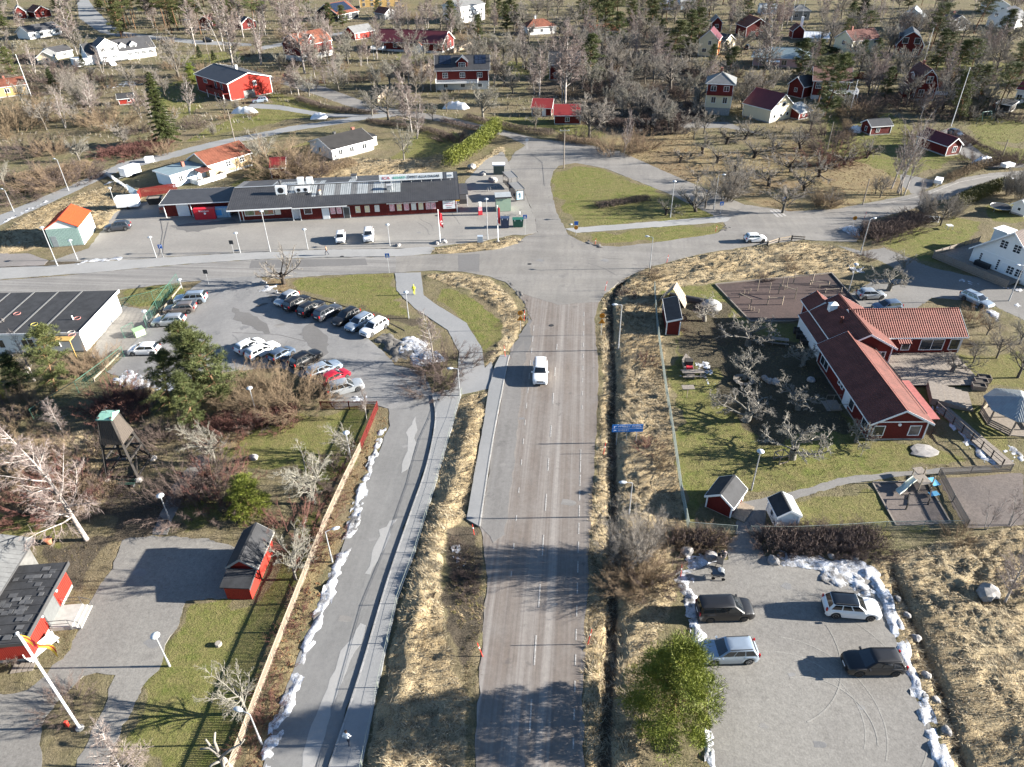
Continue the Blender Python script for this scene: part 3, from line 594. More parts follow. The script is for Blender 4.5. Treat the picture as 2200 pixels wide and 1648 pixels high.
def gable_body(par, W, D, h, rise, kind, ridge, wm, rm, ovh=.4, trim=TRIM, tile=0, seams=0, plinth=.35, pm=PLN, corners=True, boards=True, roofname='roof', x0=0, y0=0, z0=0, base=0):
    """walls + roof + trim of one rectangular wing, added under par"""
    S = D if ridge == 'x' else W; Ln = W if ridge == 'x' else D
    top, T, prof = roof_profile(kind, S, h, rise, ovh, steps=tile)
    wl = MB(); poly = [(0, base+plinth)]+[(t, z) for t, z in top]+[(S, base+plinth)]
    ax = 'x' if ridge == 'x' else 'y'
    wl.extrude_profile(poly, 0, Ln, ax); wl.v = [(v[0]+x0, v[1]+y0, v[2]+z0) for v in wl.v]
    wo = wl.build('wall', wm, par)
    if plinth: MB().box(x0+.03, x0+W-.03, y0+.03, y0+D-.03, z0-.5, z0+plinth+base).build('plinth', pm, par)
    rf = MB(); rf.extrude_profile(prof, -ovh, Ln+ovh, ax)
    if seams:
        k = int((Ln+2*ovh)/seams)
        for a, b in zip(T[:-1], T[1:]):
            for i in range(k+1):
                x = -ovh+(Ln+2*ovh)*i/k; p = (a[0], a[1]+.155); q = (b[0], b[1]+.155)
                if ridge == 'x': rf.bar((x, *p), (x, *q), .05, .05)
                else: rf.bar((p[0], x, p[1]), (q[0], x, q[1]), .05, .05)
    if kind in ('gable', 'gambrel'):
        zr = h+rise+.17
        if ridge == 'x': rf.bar((-ovh, S/2, zr), (Ln+ovh, S/2, zr), .22, .06)
        else: rf.bar((S/2, -ovh, zr), (S/2, Ln+ovh, zr), .22, .06)
    rf.v = [(v[0]+x0, v[1]+y0, v[2]+z0) for v in rf.v]
    ro = rf.build(roofname, rm, par)
    if boards:
        for e in (-ovh-.035, Ln+ovh+.002):
            bb = MB()
            for a, b in zip(T[:-1], T[1:]):
                pr = [(a[0], a[1]-.09), (b[0], b[1]-.09), (b[0], b[1]+.17), (a[0], a[1]+.17)]
                bb.extrude_profile(pr, e, e+.033, ax)
            bb.v = [(v[0]+x0, v[1]+y0, v[2]+z0) for v in bb.v]; bb.build('bargeboard', trim, par)
    if boards and kind != 'flat':
        for (t, z) in (T[0], T[-1]):
            s = -.03 if t < S/2 else .03
            e = MB().box(-ovh, Ln+ovh, min(t, t+s), max(t, t+s), z-.02, z+.15) if ridge == 'x' else MB().box(min(t, t+s), max(t, t+s), -ovh, Ln+ovh, z-.02, z+.15)
            e.v = [(v[0]+x0, v[1]+y0, v[2]+z0) for v in e.v]; e.build('gutter', trim, par)
    if corners:
        zt = lambda px: min(top[0][1], top[-1][1])
        for (cx, cy) in ((0,0),(W,0),(W,D),(0,D)):
            MB().box(x0+cx-.07, x0+cx+.07, y0+cy-.07, y0+cy+.07, z0+base+plinth, z0+zt(0)-.02).build('corner_board', trim, par)
    return wo, ro
def hip_body(par, W, D, h, rise, wm, rm, ovh=.5, plinth=.35, pm=PLN, rl=None, trim=TRIM, corners=True):
    MB().box(0, W, 0, D, plinth, h).build('wall', wm, par); MB().box(.03, W-.03, .03, D-.03, -.5, plinth).build('plinth', pm, par)
    o = ovh; rl = (W-D*.9) if rl is None else rl; a = (W-rl)/2
    r = MB(); z = h-.05
    vs = [(-o,-o,z),(W+o,-o,z),(W+o,D+o,z),(-o,D+o,z),(-o,-o,z+.14),(W+o,-o,z+.14),(W+o,D+o,z+.14),(-o,D+o,z+.14),(a,D/2,h+rise),(W-a,D/2,h+rise)]
    r.add(vs, [(0,3,2,1),(0,1,5,4),(1,2,6,5),(2,3,7,6),(3,0,4,7),(4,5,9,8),(5,6,9),(6,7,8,9),(7,4,8)])
    for p, q in ((4,8),(7,8),(5,9),(6,9),(8,9)): r.bar(vs[p], Vector(vs[q])+Vector((0,0,.02)), .2, .1)
    ro = r.build('roof', rm, par)
    g = MB()
    for (x0_, x1_, y0_, y1_) in ((-o-.03,W+o+.03,-o-.033,-o-.002),(-o-.03,W+o+.03,D+o+.002,D+o+.033),(-o-.033,-o-.002,-o,D+o),(W+o+.002,W+o+.033,-o,D+o)): g.box(x0_,x1_,y0_,y1_,z-.02,z+.15)
    g.build('gutter', trim, par)
    if corners:
        for (cx, cy) in ((0,0),(W,0),(W,D),(0,D)): MB().box(cx-.07, cx+.07, cy-.07, cy+.07, plinth, h-.06).build('corner_board', trim, par)
    return ro
def chimney(ro, x, y, z0, z1, m=None, s=.6):
    MB().box(x-s/2, x+s/2, y-s/2, y+s/2, z0, z1).box(x-s/2-.06, x+s/2+.06, y-s/2-.06, y+s/2+.06, z1+.001, z1+.12).build('chimney', m or BRK, ro)
def frame_at(A, B):
    a = A if isinstance(A, Vector) else G(*A); b = B if isinstance(B, Vector) else G(*B); d = b-a; return a.copy(), d.length, math.atan2(d.y, d.x)
def house(name, label, A, B, D, h, rise, wm, rm, kind='gable', ridge='x', wins=(), doors=(), chim=(), cat='house', **kw):
    a, W, rz = frame_at(A, B)
    W = kw.pop('W', W)
    t = thing(name, label, cat, a, rz)
    grp = kw.pop('group', None)
    if grp: t['group'] = grp
    if kind == 'hip': ro = hip_body(t, W, D, h, rise, wm, rm, **kw)
    else: _, ro = gable_body(t, W, D, h, rise, kind, ridge, wm, rm, **kw)
    for wn_ in wins: window(t, W, D, *wn_)
    for dn in doors: door(t, W, D, *dn)
    for (fx, fy, zz, *r) in chim:
        chimney(ro, fx*W, fy*D, h, h+zz, *(r or []))
    t['_W'] = W
    return t, W, D
def wrow(face, n, z, w_=1.1, h_=1.3, nx=2, ny=1, a=.0, b=1.0):
    return [(face, a+(b-a)*(i+.5)/n, z, w_, h_, nx, ny) for i in range(n)]
def deck(par, x0, x1, y0, y1, z, m=WOOD, rail=None, n=None):
    n = n or max(3, int((x1-x0)/.5)); b = MB()
    for i in range(n): b.box(x0+(x1-x0)*i/n+.01, x0+(x1-x0)*(i+1)/n-.01, y0, y1, z-.05, z)
    b.build('deck', m, par)
    p = MB()
    for x in (x0+.1, x1-.1):
        for y in (y0+.1, y1-.1): p.box(x-.06, x+.06, y-.06, y+.06, -.3, z-.05)
    p.build('deck_posts', m, par)
    if rail:
        r = MB()
        for (a, b_) in (((x0,y0),(x1,y0)),((x0,y0),(x0,y1)),((x1,y0),(x1,y1))):
            r.bar((*a, z+1), (*b_, z+1), .08, .08); r.bar((*a, z+.15), (*b_, z+.15), .05, .08)
            d = math.dist(a, b_); k = max(2, int(d/.14))
            for i in range(k+1): r.bar((a[0]+(b_[0]-a[0])*i/k, a[1]+(b_[1]-a[1])*i/k, z+.1), (a[0]+(b_[0]-a[0])*i/k, a[1]+(b_[1]-a[1])*i/k, z+1), .09, .03)
        r.build('railing', rail, par)
def dormer(par, x, y, z, w_, d_, h_, rise, wm, rm, face='f', win=(1.0,1.0,2,1), trim=TRIM):
    """a gabled dormer with its front at (x,y,z) looking to -y of its own frame"""
    e = bpy.data.objects.new('dormer', None); col.objects.link(e); e.parent = par; e.location = (x, y, z)
    e.rotation_euler = (0, 0, {'f': 0, 'r': math.pi/2, 'b': math.pi, 'l': -math.pi/2}[face])
    b = MB(); b.extrude_profile([(-w_/2, 0), (-w_/2, h_), (0, h_+rise), (w_/2, h_), (w_/2, 0)], 0, d_, 'y'); e2 = b.build('dormer', wm, par, loc=e.location); e2.rotation_euler = e.rotation_euler
    bpy.data.objects.remove(e); e = e2
    _, T, prof = roof_profile('gable', w_, h_, rise, .25); prof = [(t-w_/2, q) for t, q in prof]
    MB().extrude_profile(prof, -.25, d_, 'y').build('roof', rm, e)
    bb = MB()
    for a, c in zip(T[:-1], T[1:]): bb.extrude_profile([(a[0]-w_/2,a[1]-.06),(c[0]-w_/2,c[1]-.06),(c[0]-w_/2,c[1]+.17),(a[0]-w_/2,a[1]+.17)], -.285, -.252, 'y')
    bb.build('bargeboard', trim, e)
    if win:
        a, p = win_meshes(*win, TRIM); o = obj('window', a, e, (0, -.012, h_*.5)); me2 = p
        q = obj('pane', p, e, (0, -.012, h_*.5))
    return e
def DD(a, b): return (G(*a)-G(*b)).length
def LOC(A, B, x, y):                    # local (x,y) of frame A->B to world
    a, W, rz = frame_at(A, B); return Vector((a.x+x*math.cos(rz)-y*math.sin(rz), a.y+x*math.sin(rz)+y*math.cos(rz), 0))
# ---------------------------------------------------------------- grocery store
A, B = (497, 482), (983, 457)
t = thing('grocery_store', 'long red wooden grocery store with dark tin roof, posters and a roof sign', 'store', *[frame_at(A, B)[i] for i in (0, 2)])
W = frame_at(A, B)[1]; D = 15.5
PFR = 2.9
S_ = W
wl = MB(); xs = 13.3                     # left part is set back 1.4 m under a deep eave
wl.extrude_profile([(0,.2),(0,2.9),(D/2,4.3),(D,2.9),(D,.2)], xs, W, 'x'); wl.extrude_profile([(1.3,.2),(1.3,2.75),(D/2,4.3),(D-.1,2.8),(D-.1,.2)], 1.5, xs-.01, 'x'); wl.build('wall', RED, t)
MB().box(xs+.02, W-.02, .03, D-.03, -.4, .2).box(1.5, xs, 1.33, D-.2, -.4, .2).build('plinth', PLN, t)
bt = MB()
k = int((W-xs)/.3)
for i in range(k): x = xs+.1+(W-xs-.2)*i/k; bt.box(x, x+.06, -.03, -.001, .2, 2.86)
for i in range(int(D/.35)): y = .2+i*.35; bt.box(W+.001, W+.03, y, y+.06, .2, 2.9+min(y, D-y)/(D/2)*1.4-.03)
for i in range(35): x = 1.55+i*.33; bt.box(x, x+.06, 1.27, 1.299, .2, .9)
o = bt.build('batten', RED, t); o['kind'] = 'stuff'
rf = MB(); _, T, prof = roof_profile('gable', D, 2.95, 1.35, .7, th=.16); rf.extrude_profile(prof, -.1, W+.6, 'x')
rf.build('roof', RDK, t)
rb = MB()
for i in range(int((W+.7)/.42)):
    x = -.08+i*.42
    rb.bar((x, T[0][0], T[0][1]+.175), (x, D/2, T[1][1]+.175), .05, .04); rb.bar((x, T[2][0], T[2][1]+.175), (x, D/2, T[1][1]+.175), .05, .04)
o = rb.build('roof_rib', RDK, t); o['kind'] = 'stuff'
rp = MB()                                 # lighter tin panels replaced on the roof
def onroof(y, up=.0): return (T[0][1]+(min(y, D-y)-T[0][0])/(D/2-T[0][0])*(T[1][1]-T[0][1]))+.165+up
def rpanel(x0, x1, y0, y1, m, nm='roof_panel'):
    b = MB(); b.add([(x0,y0,onroof(y0,.012)),(x1,y0,onroof(y0,.012)),(x1,y1,onroof(y1,.012)),(x0,y1,onroof(y1,.012)),(x0,y0,onroof(y0)),(x1,y0,onroof(y0)),(x1,y1,onroof(y1)),(x0,y1,onroof(y1))], [(0,1,2,3),(0,4,5,1),(1,5,6,2),(2,6,7,3),(3,7,4,0)]); return b.build(nm, m, t)
for i in range(15):
    x = 16.6+i*1.08; rpanel(x, x+1.04, 3.2, D/2-.25, RLT if i % 3 else RGY)
for i in range(10): rpanel(7.6+i*.98, 7.6+i*.98+.95, D/2+.25, 12.2, RLT if i % 4 else RGY)
for i in range(6): rpanel(10.2+i*.86, 10.2+i*.86+.84, 4.6, D/2-.3, RLT if i % 2 else RGY)
rpanel(.0, 1.2, D/2+.2, D+.2, RGY); rpanel(22.2, 23.6, D/2+.2, 12.2, RLT); rpanel(15.4, 16.3, 3.0, D/2-.3, RLT)
rpanel(7.0, 7.5, D/2+.2, D+.2, RLT)
for e in (-.1, W+.6):
    b = MB()
    for p, q in zip(T[:-1], T[1:]): b.extrude_profile([(p[0],p[1]-.1),(q[0],q[1]-.1),(q[0],q[1]+.2),(p[0],p[1]+.2)], e-.02, e+.02, 'x')
    b.build('bargeboard', DTRIM, t)
MB().box(-.1, xs-1.2, -.76, -.7, 2.78, 3.02).build('gutter', TRIM, t)
MB().bar((0, D/2, 4.56), (W-9, D/2, 4.56), .3, .05).build('ridge_cap', TIN, t)
# canopy with posts in front of the left windows and the jutting entrance
b = MB().extrude_profile([(-.75, 2.72), (.0, 2.86), (.0, 2.98), (-.75, 2.84)], xs-1.2, xs+9.2, 'x'); b.build('canopy', RDK, t)
MB().box(xs-1.2, xs+9.2, -.79, -.751, 2.68, 2.86).build('gutter', TRIM, t)
for x in (xs-1.4, xs+.05, W-.05, 2.2, 1.55): MB().box(x-.07, x+.07, -.06+(1.2 if x < 3 else -.0), .06+(1.2 if x < 3 else -.0), .0, 2.8).build('post', TRIM, t)
for x in (2.6,): MB().box(x, x+5.6, 1.2, 1.296, 1.0, 2.55).build('window_surround', TRIM, t)
prod = mat('stocked shop window', (.28,.24,.2), .15, .9, 2.2, c2=(.10,.16,.06)); prod2 = mat('colourful shop window', (.42,.10,.07), .15, .9, 1.6, c2=(.2,.26,.14))
for i, m_ in enumerate((prod, prod2, prod2)):
    o = MB().box(2.72+i*1.82, 2.72+i*1.82+1.7, 1.16, 1.198, 1.15, 2.45).build('shop_window', m_, t)
fl = mat('sale flyer', (.7,.68,.62), .5, .2, 8); fl2 = mat('yellow sale flyer', (.7,.5,.12), .5, .5, 5, c2=(.6,.62,.6)); fl3 = mat('pink sale flyer', (.72,.6,.6), .5, .4, 5, c2=(.55,.12,.16))
def poster(x, z, w_, h_, m, y=-.055, nm='poster'): 
    o = MB().box(x-w_/2, x+w_/2, y, y+.02, z-h_/2, z+h_/2).box(x-w_/2-.04, x+w_/2+.04, y+.021, y+.03, z-h_/2-.04, z+h_/2+.04, 1).build(nm, [m, TRIM], t); return o
poster(8.9, 1.75, 1.0, 1.4, fl, y=1.22)
for i, x in enumerate((19.6, 20.8, 24.4, 26.2, 28.1, 31.0, 32.4, 33.8, 35.2, 36.6, 38.0, 39.0)):
    poster(x, 1.7, .85 if i != 10 else .8, 1.25, (fl3, fl3, fl2, fl2, fl, fl3, fl2, fl3, fl, fl2, fl3, fl3)[i])
door(t, W, D, 'f', 18.2/W, 1.2, 2.1, DOORW); door(t, W, D, 'f', 22.2/W, 1.1, 2.15, DOORD)
window(t, W, D, 'f', 14.9/W, 1.9, 1.3, 1.1, 1, 1); door(t, W, D, 'f', 12.6/W, 1.6, 2.0, DOORW).location.y = 1.0
# lettering
def text(s, size, m, parent, loc, rot, ext=.01, name='lettering', space=1.0, shear=0, xs=1.0):
    c = bpy.data.curves.new(name, 'FONT'); c.body = s; c.size = size; c.extrude = ext; c.align_x = 'CENTER'; c.align_y = 'CENTER'; c.space_character = space; c.shear = shear; c.resolution_u = 3
    o = bpy.data.objects.new(name, c); col.objects.link(o)
    dg = bpy.context.evaluated_depsgraph_get(); me_ = bpy.data.meshes.new_from_object(o.evaluated_get(dg)); bpy.data.objects.remove(o)
    if xs != 1.0:
        for v in me_.vertices: v.co.x *= xs
    me_.materials.clear(); me_.materials.append(m); o = obj(name, me_, parent, loc); o.rotation_euler = rot; o['kind'] = 'stuff'; return o
PINK = mat('magenta paint', (.50,.03,.10), .5, .1, 3); SGN = mat('white sign face', (.78,.79,.78), .4, .05, 2); REDP = mat('sign red', (.55,.02,.02), .45, .1, 3); GRP = mat('sign green', (.06,.38,.24), .5, .1, 3); BLP = mat('sign black', (.015,.015,.018), .5, .1, 3); SBL = mat('sign blue', (.02,.14,.50), .4, .1, 3); WPT = mat('white paint', (.8,.8,.8), .4, .05, 3); YLP = mat('sign yellow', (.75,.42,.01), .45, .1, 3)
o = MB().box(30.0, 40.0, -.06, -.02, 2.45, 2.85).build('signboard', SGN, t); text('SERVICE  KVALITE  OMTANKE!', .42, PINK, o, (35.0, -.065, 2.64), (R(90),0,0), xs=1.12)
o = MB().box(40.9, 43.3, -.085, -.045, .95, 2.75).build('signboard', SGN, t)
text('Hos oss får du', .26, BLP, o, (42.1, -.09, 2.5), (R(90),0,0)); text('de bästa råvarorna', .22, PINK, o, (42.1, -.09, 2.05), (R(90),0,0)); text('Välkommen', .26, PINK, o, (42.1, -.09, 1.6), (R(90),0,0)); text('till butiken', .24, BLP, o, (42.1, -.09, 1.2), (R(90),0,0))
o = MB().box(43.42, W-.12, -.085, -.04, 1.75, 2.35).build('signboard', REDP, t); text('ÖPPET 07-21', .22, WPT, o, ((43.42+W-.12)/2, -.09, 2.2), (R(90),0,0)); text('ALLA DAGAR', .22, WPT, o, ((43.42+W-.12)/2, -.09, 1.9), (R(90),0,0))
MB().box(43.42, 44.2, -.08, -.04, 2.4, 2.72).build('signboard', YLP, t)
# the long sign on the ridge
sg = thing('roof_sign', 'long white sign reading ICA RESARÖ ÖPPET ALLA DAGAR on the store roof', 'sign', LOC(A, B, 0, 0), frame_at(A, B)[2])
sx0, sx1 = 28.6, 41.2
MB().box(sx0, sx1, D/2-1.05, D/2-.9, 4.75, 5.95).build('sign_panel', SGN, sg)
lt_ = MB()
for i in range(7): x = sx0+.3+i*(sx1-sx0-.6)/6; lt_.bar((x, D/2-.98, 4.3), (x, D/2-.98, 4.8), .06, .06); lt_.bar((x, D/2, 4.5), (x, D/2-.9, 5.6), .05, .05)
lt_.build('support', STEEL, sg)
ytx = D/2-1.07
text('ICA', .82, REDP, sg, (sx0+1.35, ytx, 5.33), (R(90),0,0), xs=1.15); text('RESARÖ', .68, GRP, sg, (sx0+3.95, ytx, 5.33), (R(90),0,0), shear=.15); text('ÖPPET ALLA DAGAR', .72, BLP, sg, (sx0+8.75, ytx, 5.33), (R(90),0,0), shear=.15, xs=.98)
sg2 = thing('roof_sign', 'small white ICA box sign at the right end of the store roof', 'sign', LOC(A, B, 42.7, D/2-.8), frame_at(A, B)[2])
MB().box(-.65, .65, -.12, .12, 4.75, 5.75).build('sign_panel', SGN, sg2); text('ICA', .5, BLP, sg2, (0, -.14, 5.25), (R(90),0,0)); MB().bar((0,0,4.3),(0,0,4.76),.08,.08).build('support', STEEL, sg2)
# roof equipment
def ac(x, y, label, w_=1.5, d_=.8, h_=1.0, fans=1, cowl=False):
    loc = LOC(A, B, x, y); q = thing('roof_fan_unit', label, 'ventilation unit', (loc.x, loc.y, onroof(y)-.02), frame_at(A, B)[2])
    MB().box(-w_/2, w_/2, -d_/2, d_/2, .12, h_).box(-w_/2+.1, -w_/2+.2, -d_/2, d_/2, -.12, .12).box(w_/2-.2, w_/2-.1, -d_/2, d_/2, -.12, .12).build('casing', SGN, q)
    for i in range(fans):
        xx = (i-(fans-1)/2)*w_/fans; f_ = MB(); n = 16; r_ = min(w_/fans, h_)*.36
        f_.add([(xx+r_*math.cos(2*math.pi*k/n), -d_/2-.012, h_*.55+r_*math.sin(2*math.pi*k/n)) for k in range(n)]+[(xx+r_*math.cos(2*math.pi*k/n), -d_/2+.01, h_*.55+r_*math.sin(2*math.pi*k/n)) for k in range(n)], [tuple(range(n))]+[(k,(k+1)%n,n+(k+1)%n,n+k) for k in range(n)])
        f_.build('fan', BLP, q)
ac(9.6, 4.6, 'white fan unit with one big black fan on the store roof', 2.0, 1.0, 1.6, 1); ac(13.6, 5.0, 'low white unit with two small fans on the store roof', 2.6, .9, 1.0, 2)
ac(12.9, D/2+.6, 'white cabinet fan behind the twin fan unit on store roof', 1.2, .9, 1.4, 0); ac(14.6, D/2+.9, 'white cabinet right of the other cabinet on store roof', 1.2, .9, 1.3, 0)
for (x, y, lb) in ((30.6, 4.4, 'square tin ventilation cowl below the long roof sign'), (17.0, 3.8, 'round tin ventilation cowl at the edge of the pale roof panels'), (23.0, 12.6, 'small dark ventilation box near the back of the store roof'), (8.6, D/2+1.6, 'short black vent pipe on the left end of the store roof')):
    l_ = LOC(A, B, x, y); q = thing('roof_vent', lb, 'roof vent', (l_.x, l_.y, onroof(y)-.03), frame_at(A, B)[2])
    if 'square' in lb or 'box' in lb: MB().box(-.5,.5,-.4,.4,-.15,.75).build('duct', TIN, q); MB().box(-.62,.62,-.52,.52,.8,.95).bar((-.4,-.3,.74),(-.4,-.3,.81),.05,.05).bar((.4,.3,.74),(.4,.3,.81),.05,.05).build('cap', TIN if 'square' in lb else DTRIM, q)
    else: MB().cyl((0,0,-.2),(0,0,.7),.16 if 'black' in lb else .25,10).build('pipe', DTRIM if 'black' in lb else TIN, q); MB().lathe([(.38,.72),(.3,.85),(.05,.95)],n=10).build('cap', DTRIM if 'black' in lb else mat('copper cowl',(.35,.2,.12),.5,.3,4), q)
# right porch of the store
MB().extrude_profile([(3.0,2.5),(9.5,2.5),(9.5,2.62),(3.0,2.62)], W+.02, W+2.4, 'x').build('porch_roof', RDK, t)
for y in (3.2, 9.3): MB().box(W+2.1, W+2.24, y-.07, y+.07, 0, 2.5).build('post', TRIM, t)
MB().box(W+.4, W+2.1, 4.5, 9, 0, 1.0).build('crate_stack', DTRIM, t)
# loading annex on the left
A2, B2 = LOC(A, B, -13.6, 5.5), LOC(A, B, 1.3, 5.5)
t2, W2, D2 = house('loading_annex', 'low red loading annex with flat dark roof left of the grocery store', A2, B2, 6.5, 2.7, .25, RED, RDK, kind='shed', cat='annex', ovh=.6, plinth=.15, corners=False)
o = MB().box(2.3, 4.6, -.04, -.005, .1, 2.45).build('loading_door', DOORW, t2)
for x in (.1, 5.2): MB().box(x-.06, x+.06, -.5, -.38, 0, 2.55).build('post', TRIM, t2)
bt = MB()
for i in range(8): bt.box(.2+i*.26, .26+i*.26, -.03, -.001, .15, 2.6)
o = bt.build('batten', RED, t2); o['kind'] = 'stuff'
# ---------------------------------------------------------------- kindergarten
KA, KB = (1849, 947), (1969, 946)
a, KW, rz = frame_at(KA, KB)
a = LOC(KA, KB, .6, 0); kg = thing('kindergarten', 'red wooden kindergarten of three wings with dark clay tile roofs', 'kindergarten', a, rz)
KW = 6.3; KD = 16.2
gable_body(kg, KW, KD, 2.75, 1.7, 'gable', 'y', RED, RTL, ovh=.45, tile=.36, plinth=.3)
gable_body(kg, 7.0, 10.2, 3.0, 1.95, 'gable', 'y', RED, RTL, ovh=.45, tile=.36, plinth=.3, x0=1.9, y0=15.4)
gable_body(kg, 14.0, 6.9, 3.0, 1.95, 'gable', 'x', RED, RTL, ovh=.45, tile=.36, plinth=.3, x0=5.4, y0=18.1)
gable_body(kg, 3.2, 2.6, 3.0, 1.1, 'gable', 'y', RED, RTL, ovh=.4, tile=.36, plinth=.3, x0=1.8, y0=25.65)
gable_body(kg, 1.5, 9.0, 2.1, .6, 'shed', 'y', WHT, RTL, ovh=.2, tile=.36, plinth=.3, x0=.36, y0=16.3, corners=False)
for u_ in (.16, .80): window(kg, KW, KD, 'f', u_, 1.45, 1.15, 1.25, 1, 1)
MB().box(.07, KW-.07, -.03, -.002, 2.6, 2.75).build('gable_board', TRIM, kg)
lg = MB().lathe([(.2,0),(.17,.12),(.02,.16)], n=10).build('wall_lamp', WPT, kg); lg.rotation_euler = (R(90),0,0); lg.location = (KW*.5, -.01, 2.3)
for (y, w_, h_, n_) in ((14.1, 2.2, 1.3, 2), (9.2, .5, .8, 1), (8.3, .5, .8, 1), (5.1, 1.1, 1.4, 1), (1.3, 1.2, 1.2, 1)): window(kg, KW, KD, 'l', 1-y/KD, 1.5 if h_ > 1 else 1.9, w_, h_, n_, 1)
o = door(kg, KW, KD, 'l', 1-6.6/KD, 1.3, 2.1, DOORW)
for x, w_, n_ in ((15.6, 3.0, 2), (18.6, 1.2, 1), (12.2, 1.0, 1)): window(kg, 1, 1, 'f', x, 1.55, w_, 1.5, n_, 1).location.y += 18.1
window(kg, 1, 1, 'f', 7.6, 1.5, 1.1, 1.3, 2, 1).location.y += 15.4
MB().extrude_profile([(16.9,2.35),(18.08,2.75),(18.08,2.87),(16.9,2.47)], 10.6, 12.3, 'x').build('canopy', RTL, kg)
MB().box(6.36, 8.0, .8, 8.5, 2.35, 2.42).build('canopy', mat('pink red canopy', (.38,.12,.10), .6, .2, 2), kg)
pk = MB()
for y in (1.0, 4.5, 8.3): pk.box(7.85, 7.95, y-.05, y+.05, -.2, 2.35)
pk.build('canopy_post', WOODD, kg)
deck(kg, 9.2, 18.9, 10.4, 18.0, .32, WOOD)
st = MB(); st.box(-1.9, -.6, 5.6, 7.6, -.2, .25).box(-2.4, -1.9, 5.6, 7.6, -.2, .12); st.build('steps', WOOD, kg)
hr = MB()
for y in (5.65, 7.55): hr.bar((-1.9,y,1.0),(-.1,y,1.0),.05,.05); hr.bar((-1.9,y,.2),(-1.9,y,1.0),.05,.05); hr.bar((-1.0,y,.2),(-1.0,y,1.0),.05,.05)
hr.build('handrail', WOODL, kg)
x, y, z = 3.7, 23.4, 4.4; MB().box(x-.5, x+.5, y-.4, y+.4, z-.5, z+.55).add([(x-.6,y-.5,z+.551),(x+.6,y-.5,z+.551),(x+.6,y+.5,z+.551),(x-.6,y+.5,z+.551),(x,y,z+.9)],[(0,1,4),(1,2,4),(2,3,4),(3,0,4),(3,2,1,0)]).build('vent_hood', SGN, kg)
MB().cyl((3.6,19.9,3.6),(3.6,19.9,4.9),.2,10).build('vent_pipe', RTL, kg)
snow_rail = MB().bar((KW+.15, 1.0, 3.05), (KW+.15, KD-1, 3.05), .06, .08); snow_rail.build('snow_guard', DTRIM, kg)
# ---------------------------------------------------------------- garage, flat building
house('garage', 'pale green and white steel garage with bright orange tin roof', (112,532), (182,526), 7.6, 3.5, 1.5, wallmat('pale steel cladding', (.62,.65,.62), .06, .22), ROM, 'gable', 'y', ovh=.15, seams=.42, plinth=.05, corners=False, boards=False, cat='garage')
g = [o for o in col.objects if o.name == 'garage'][0]; gw = frame_at((112,532),(182,526))[1]
MB().box(.02, gw-.02, -.03, -.002, .1, 3.45).build('front_cladding', GRN, g); MB().box(.35, 1.3, -.06, -.031, .1, 2.1).build('door', mat('grey steel door', (.22,.25,.26), .5, .2, 3), g)
bt = MB(); 
for i in range(24): bt.box(.1+i*.22, .14+i*.22, -.05, -.031, 2.2 if .3 < .1+i*.22 < 1.35 else .1, 3.4)
o = bt.build('cladding_rib', GRN, g); o['kind'] = 'stuff'
Bv = G(187, 757); Av = Bv+Vector((-34, -.4, 0))
FW = frame_at(Av, Bv)
t, W, D = house('school_building', 'white rendered low building with black felt roof beside the parking lot', Av, Bv, 11.6, 3.3, .06, WHTP, RFT, 'flat', 'x', ovh=.35, plinth=.3, corners=False, wins=[('f', u_, 1.7, 1.6, 1.2, 2, 1) for u_ in (.55, .66, .78, .88)], boards=False, cat='building')
MB().box(W+.36, W+.44, -.4, D+.4, 3.2, 3.62).build('fascia', TRIM, t); MB().box(-.4, W+.4, -.42, -.36, 3.2, 3.5).build('fascia', TRIM, t)
SEAM = mat('roof seam strip', (.13,.13,.13), .8, .2, 3)
for i in range(9): MB().box(W-5.2-i*3.6, W-4.95-i*3.6, -.3, D+.3, 3.5, 3.56).build('roof_seam', SEAM, t)
MB().box(W-5, W-.6, -1.6, -.37, 2.75, 2.9).box(W-5, W-4.9, -1.6, -1.5, 0, 2.75).box(W-.7, W-.6, -1.6, -1.5, 0, 2.75).build('porch', mat('ochre timber', (.5,.32,.1), .7, .2, 3), t)
MB().cyl((W-2.2, 3.2, 3.4), (W-2.2, 3.2, 4.1), .09, 8).build('vent_pipe', SGN, t)
RNG = [mat('pink ring', (.6,.25,.22), .5, .1), mat('yellow ring', (.65,.55,.12), .5, .1), mat('pale ring', (.55,.5,.45), .5, .1)]
for i, (px, py, m_, lb) in enumerate(((37,674,0,'pink toy hoop lying alone at left on the black roof'),(74,697,1,'yellow toy hoop lying on the black felt roof'),(88,705,2,'pale toy hoop beside the yellow one on black roof'),(166,684,0,'pink toy hoop near the middle of the black roof'),(153,714,2,'pale toy hoop at the front edge of black roof'),(155,720,0,'pink toy hoop touching the pale one near roof edge'))):
    c = G(px, py, 3.52); q = MB()
    pts = [(.45*math.cos(k*math.pi/8), .45*math.sin(k*math.pi/8), .03) for k in range(17)]; q.tube(pts, [.03]*17, 5, cap=False)
    tag(q.build('toy_hoop', RNG[m_], loc=c), lb, 'hoop')
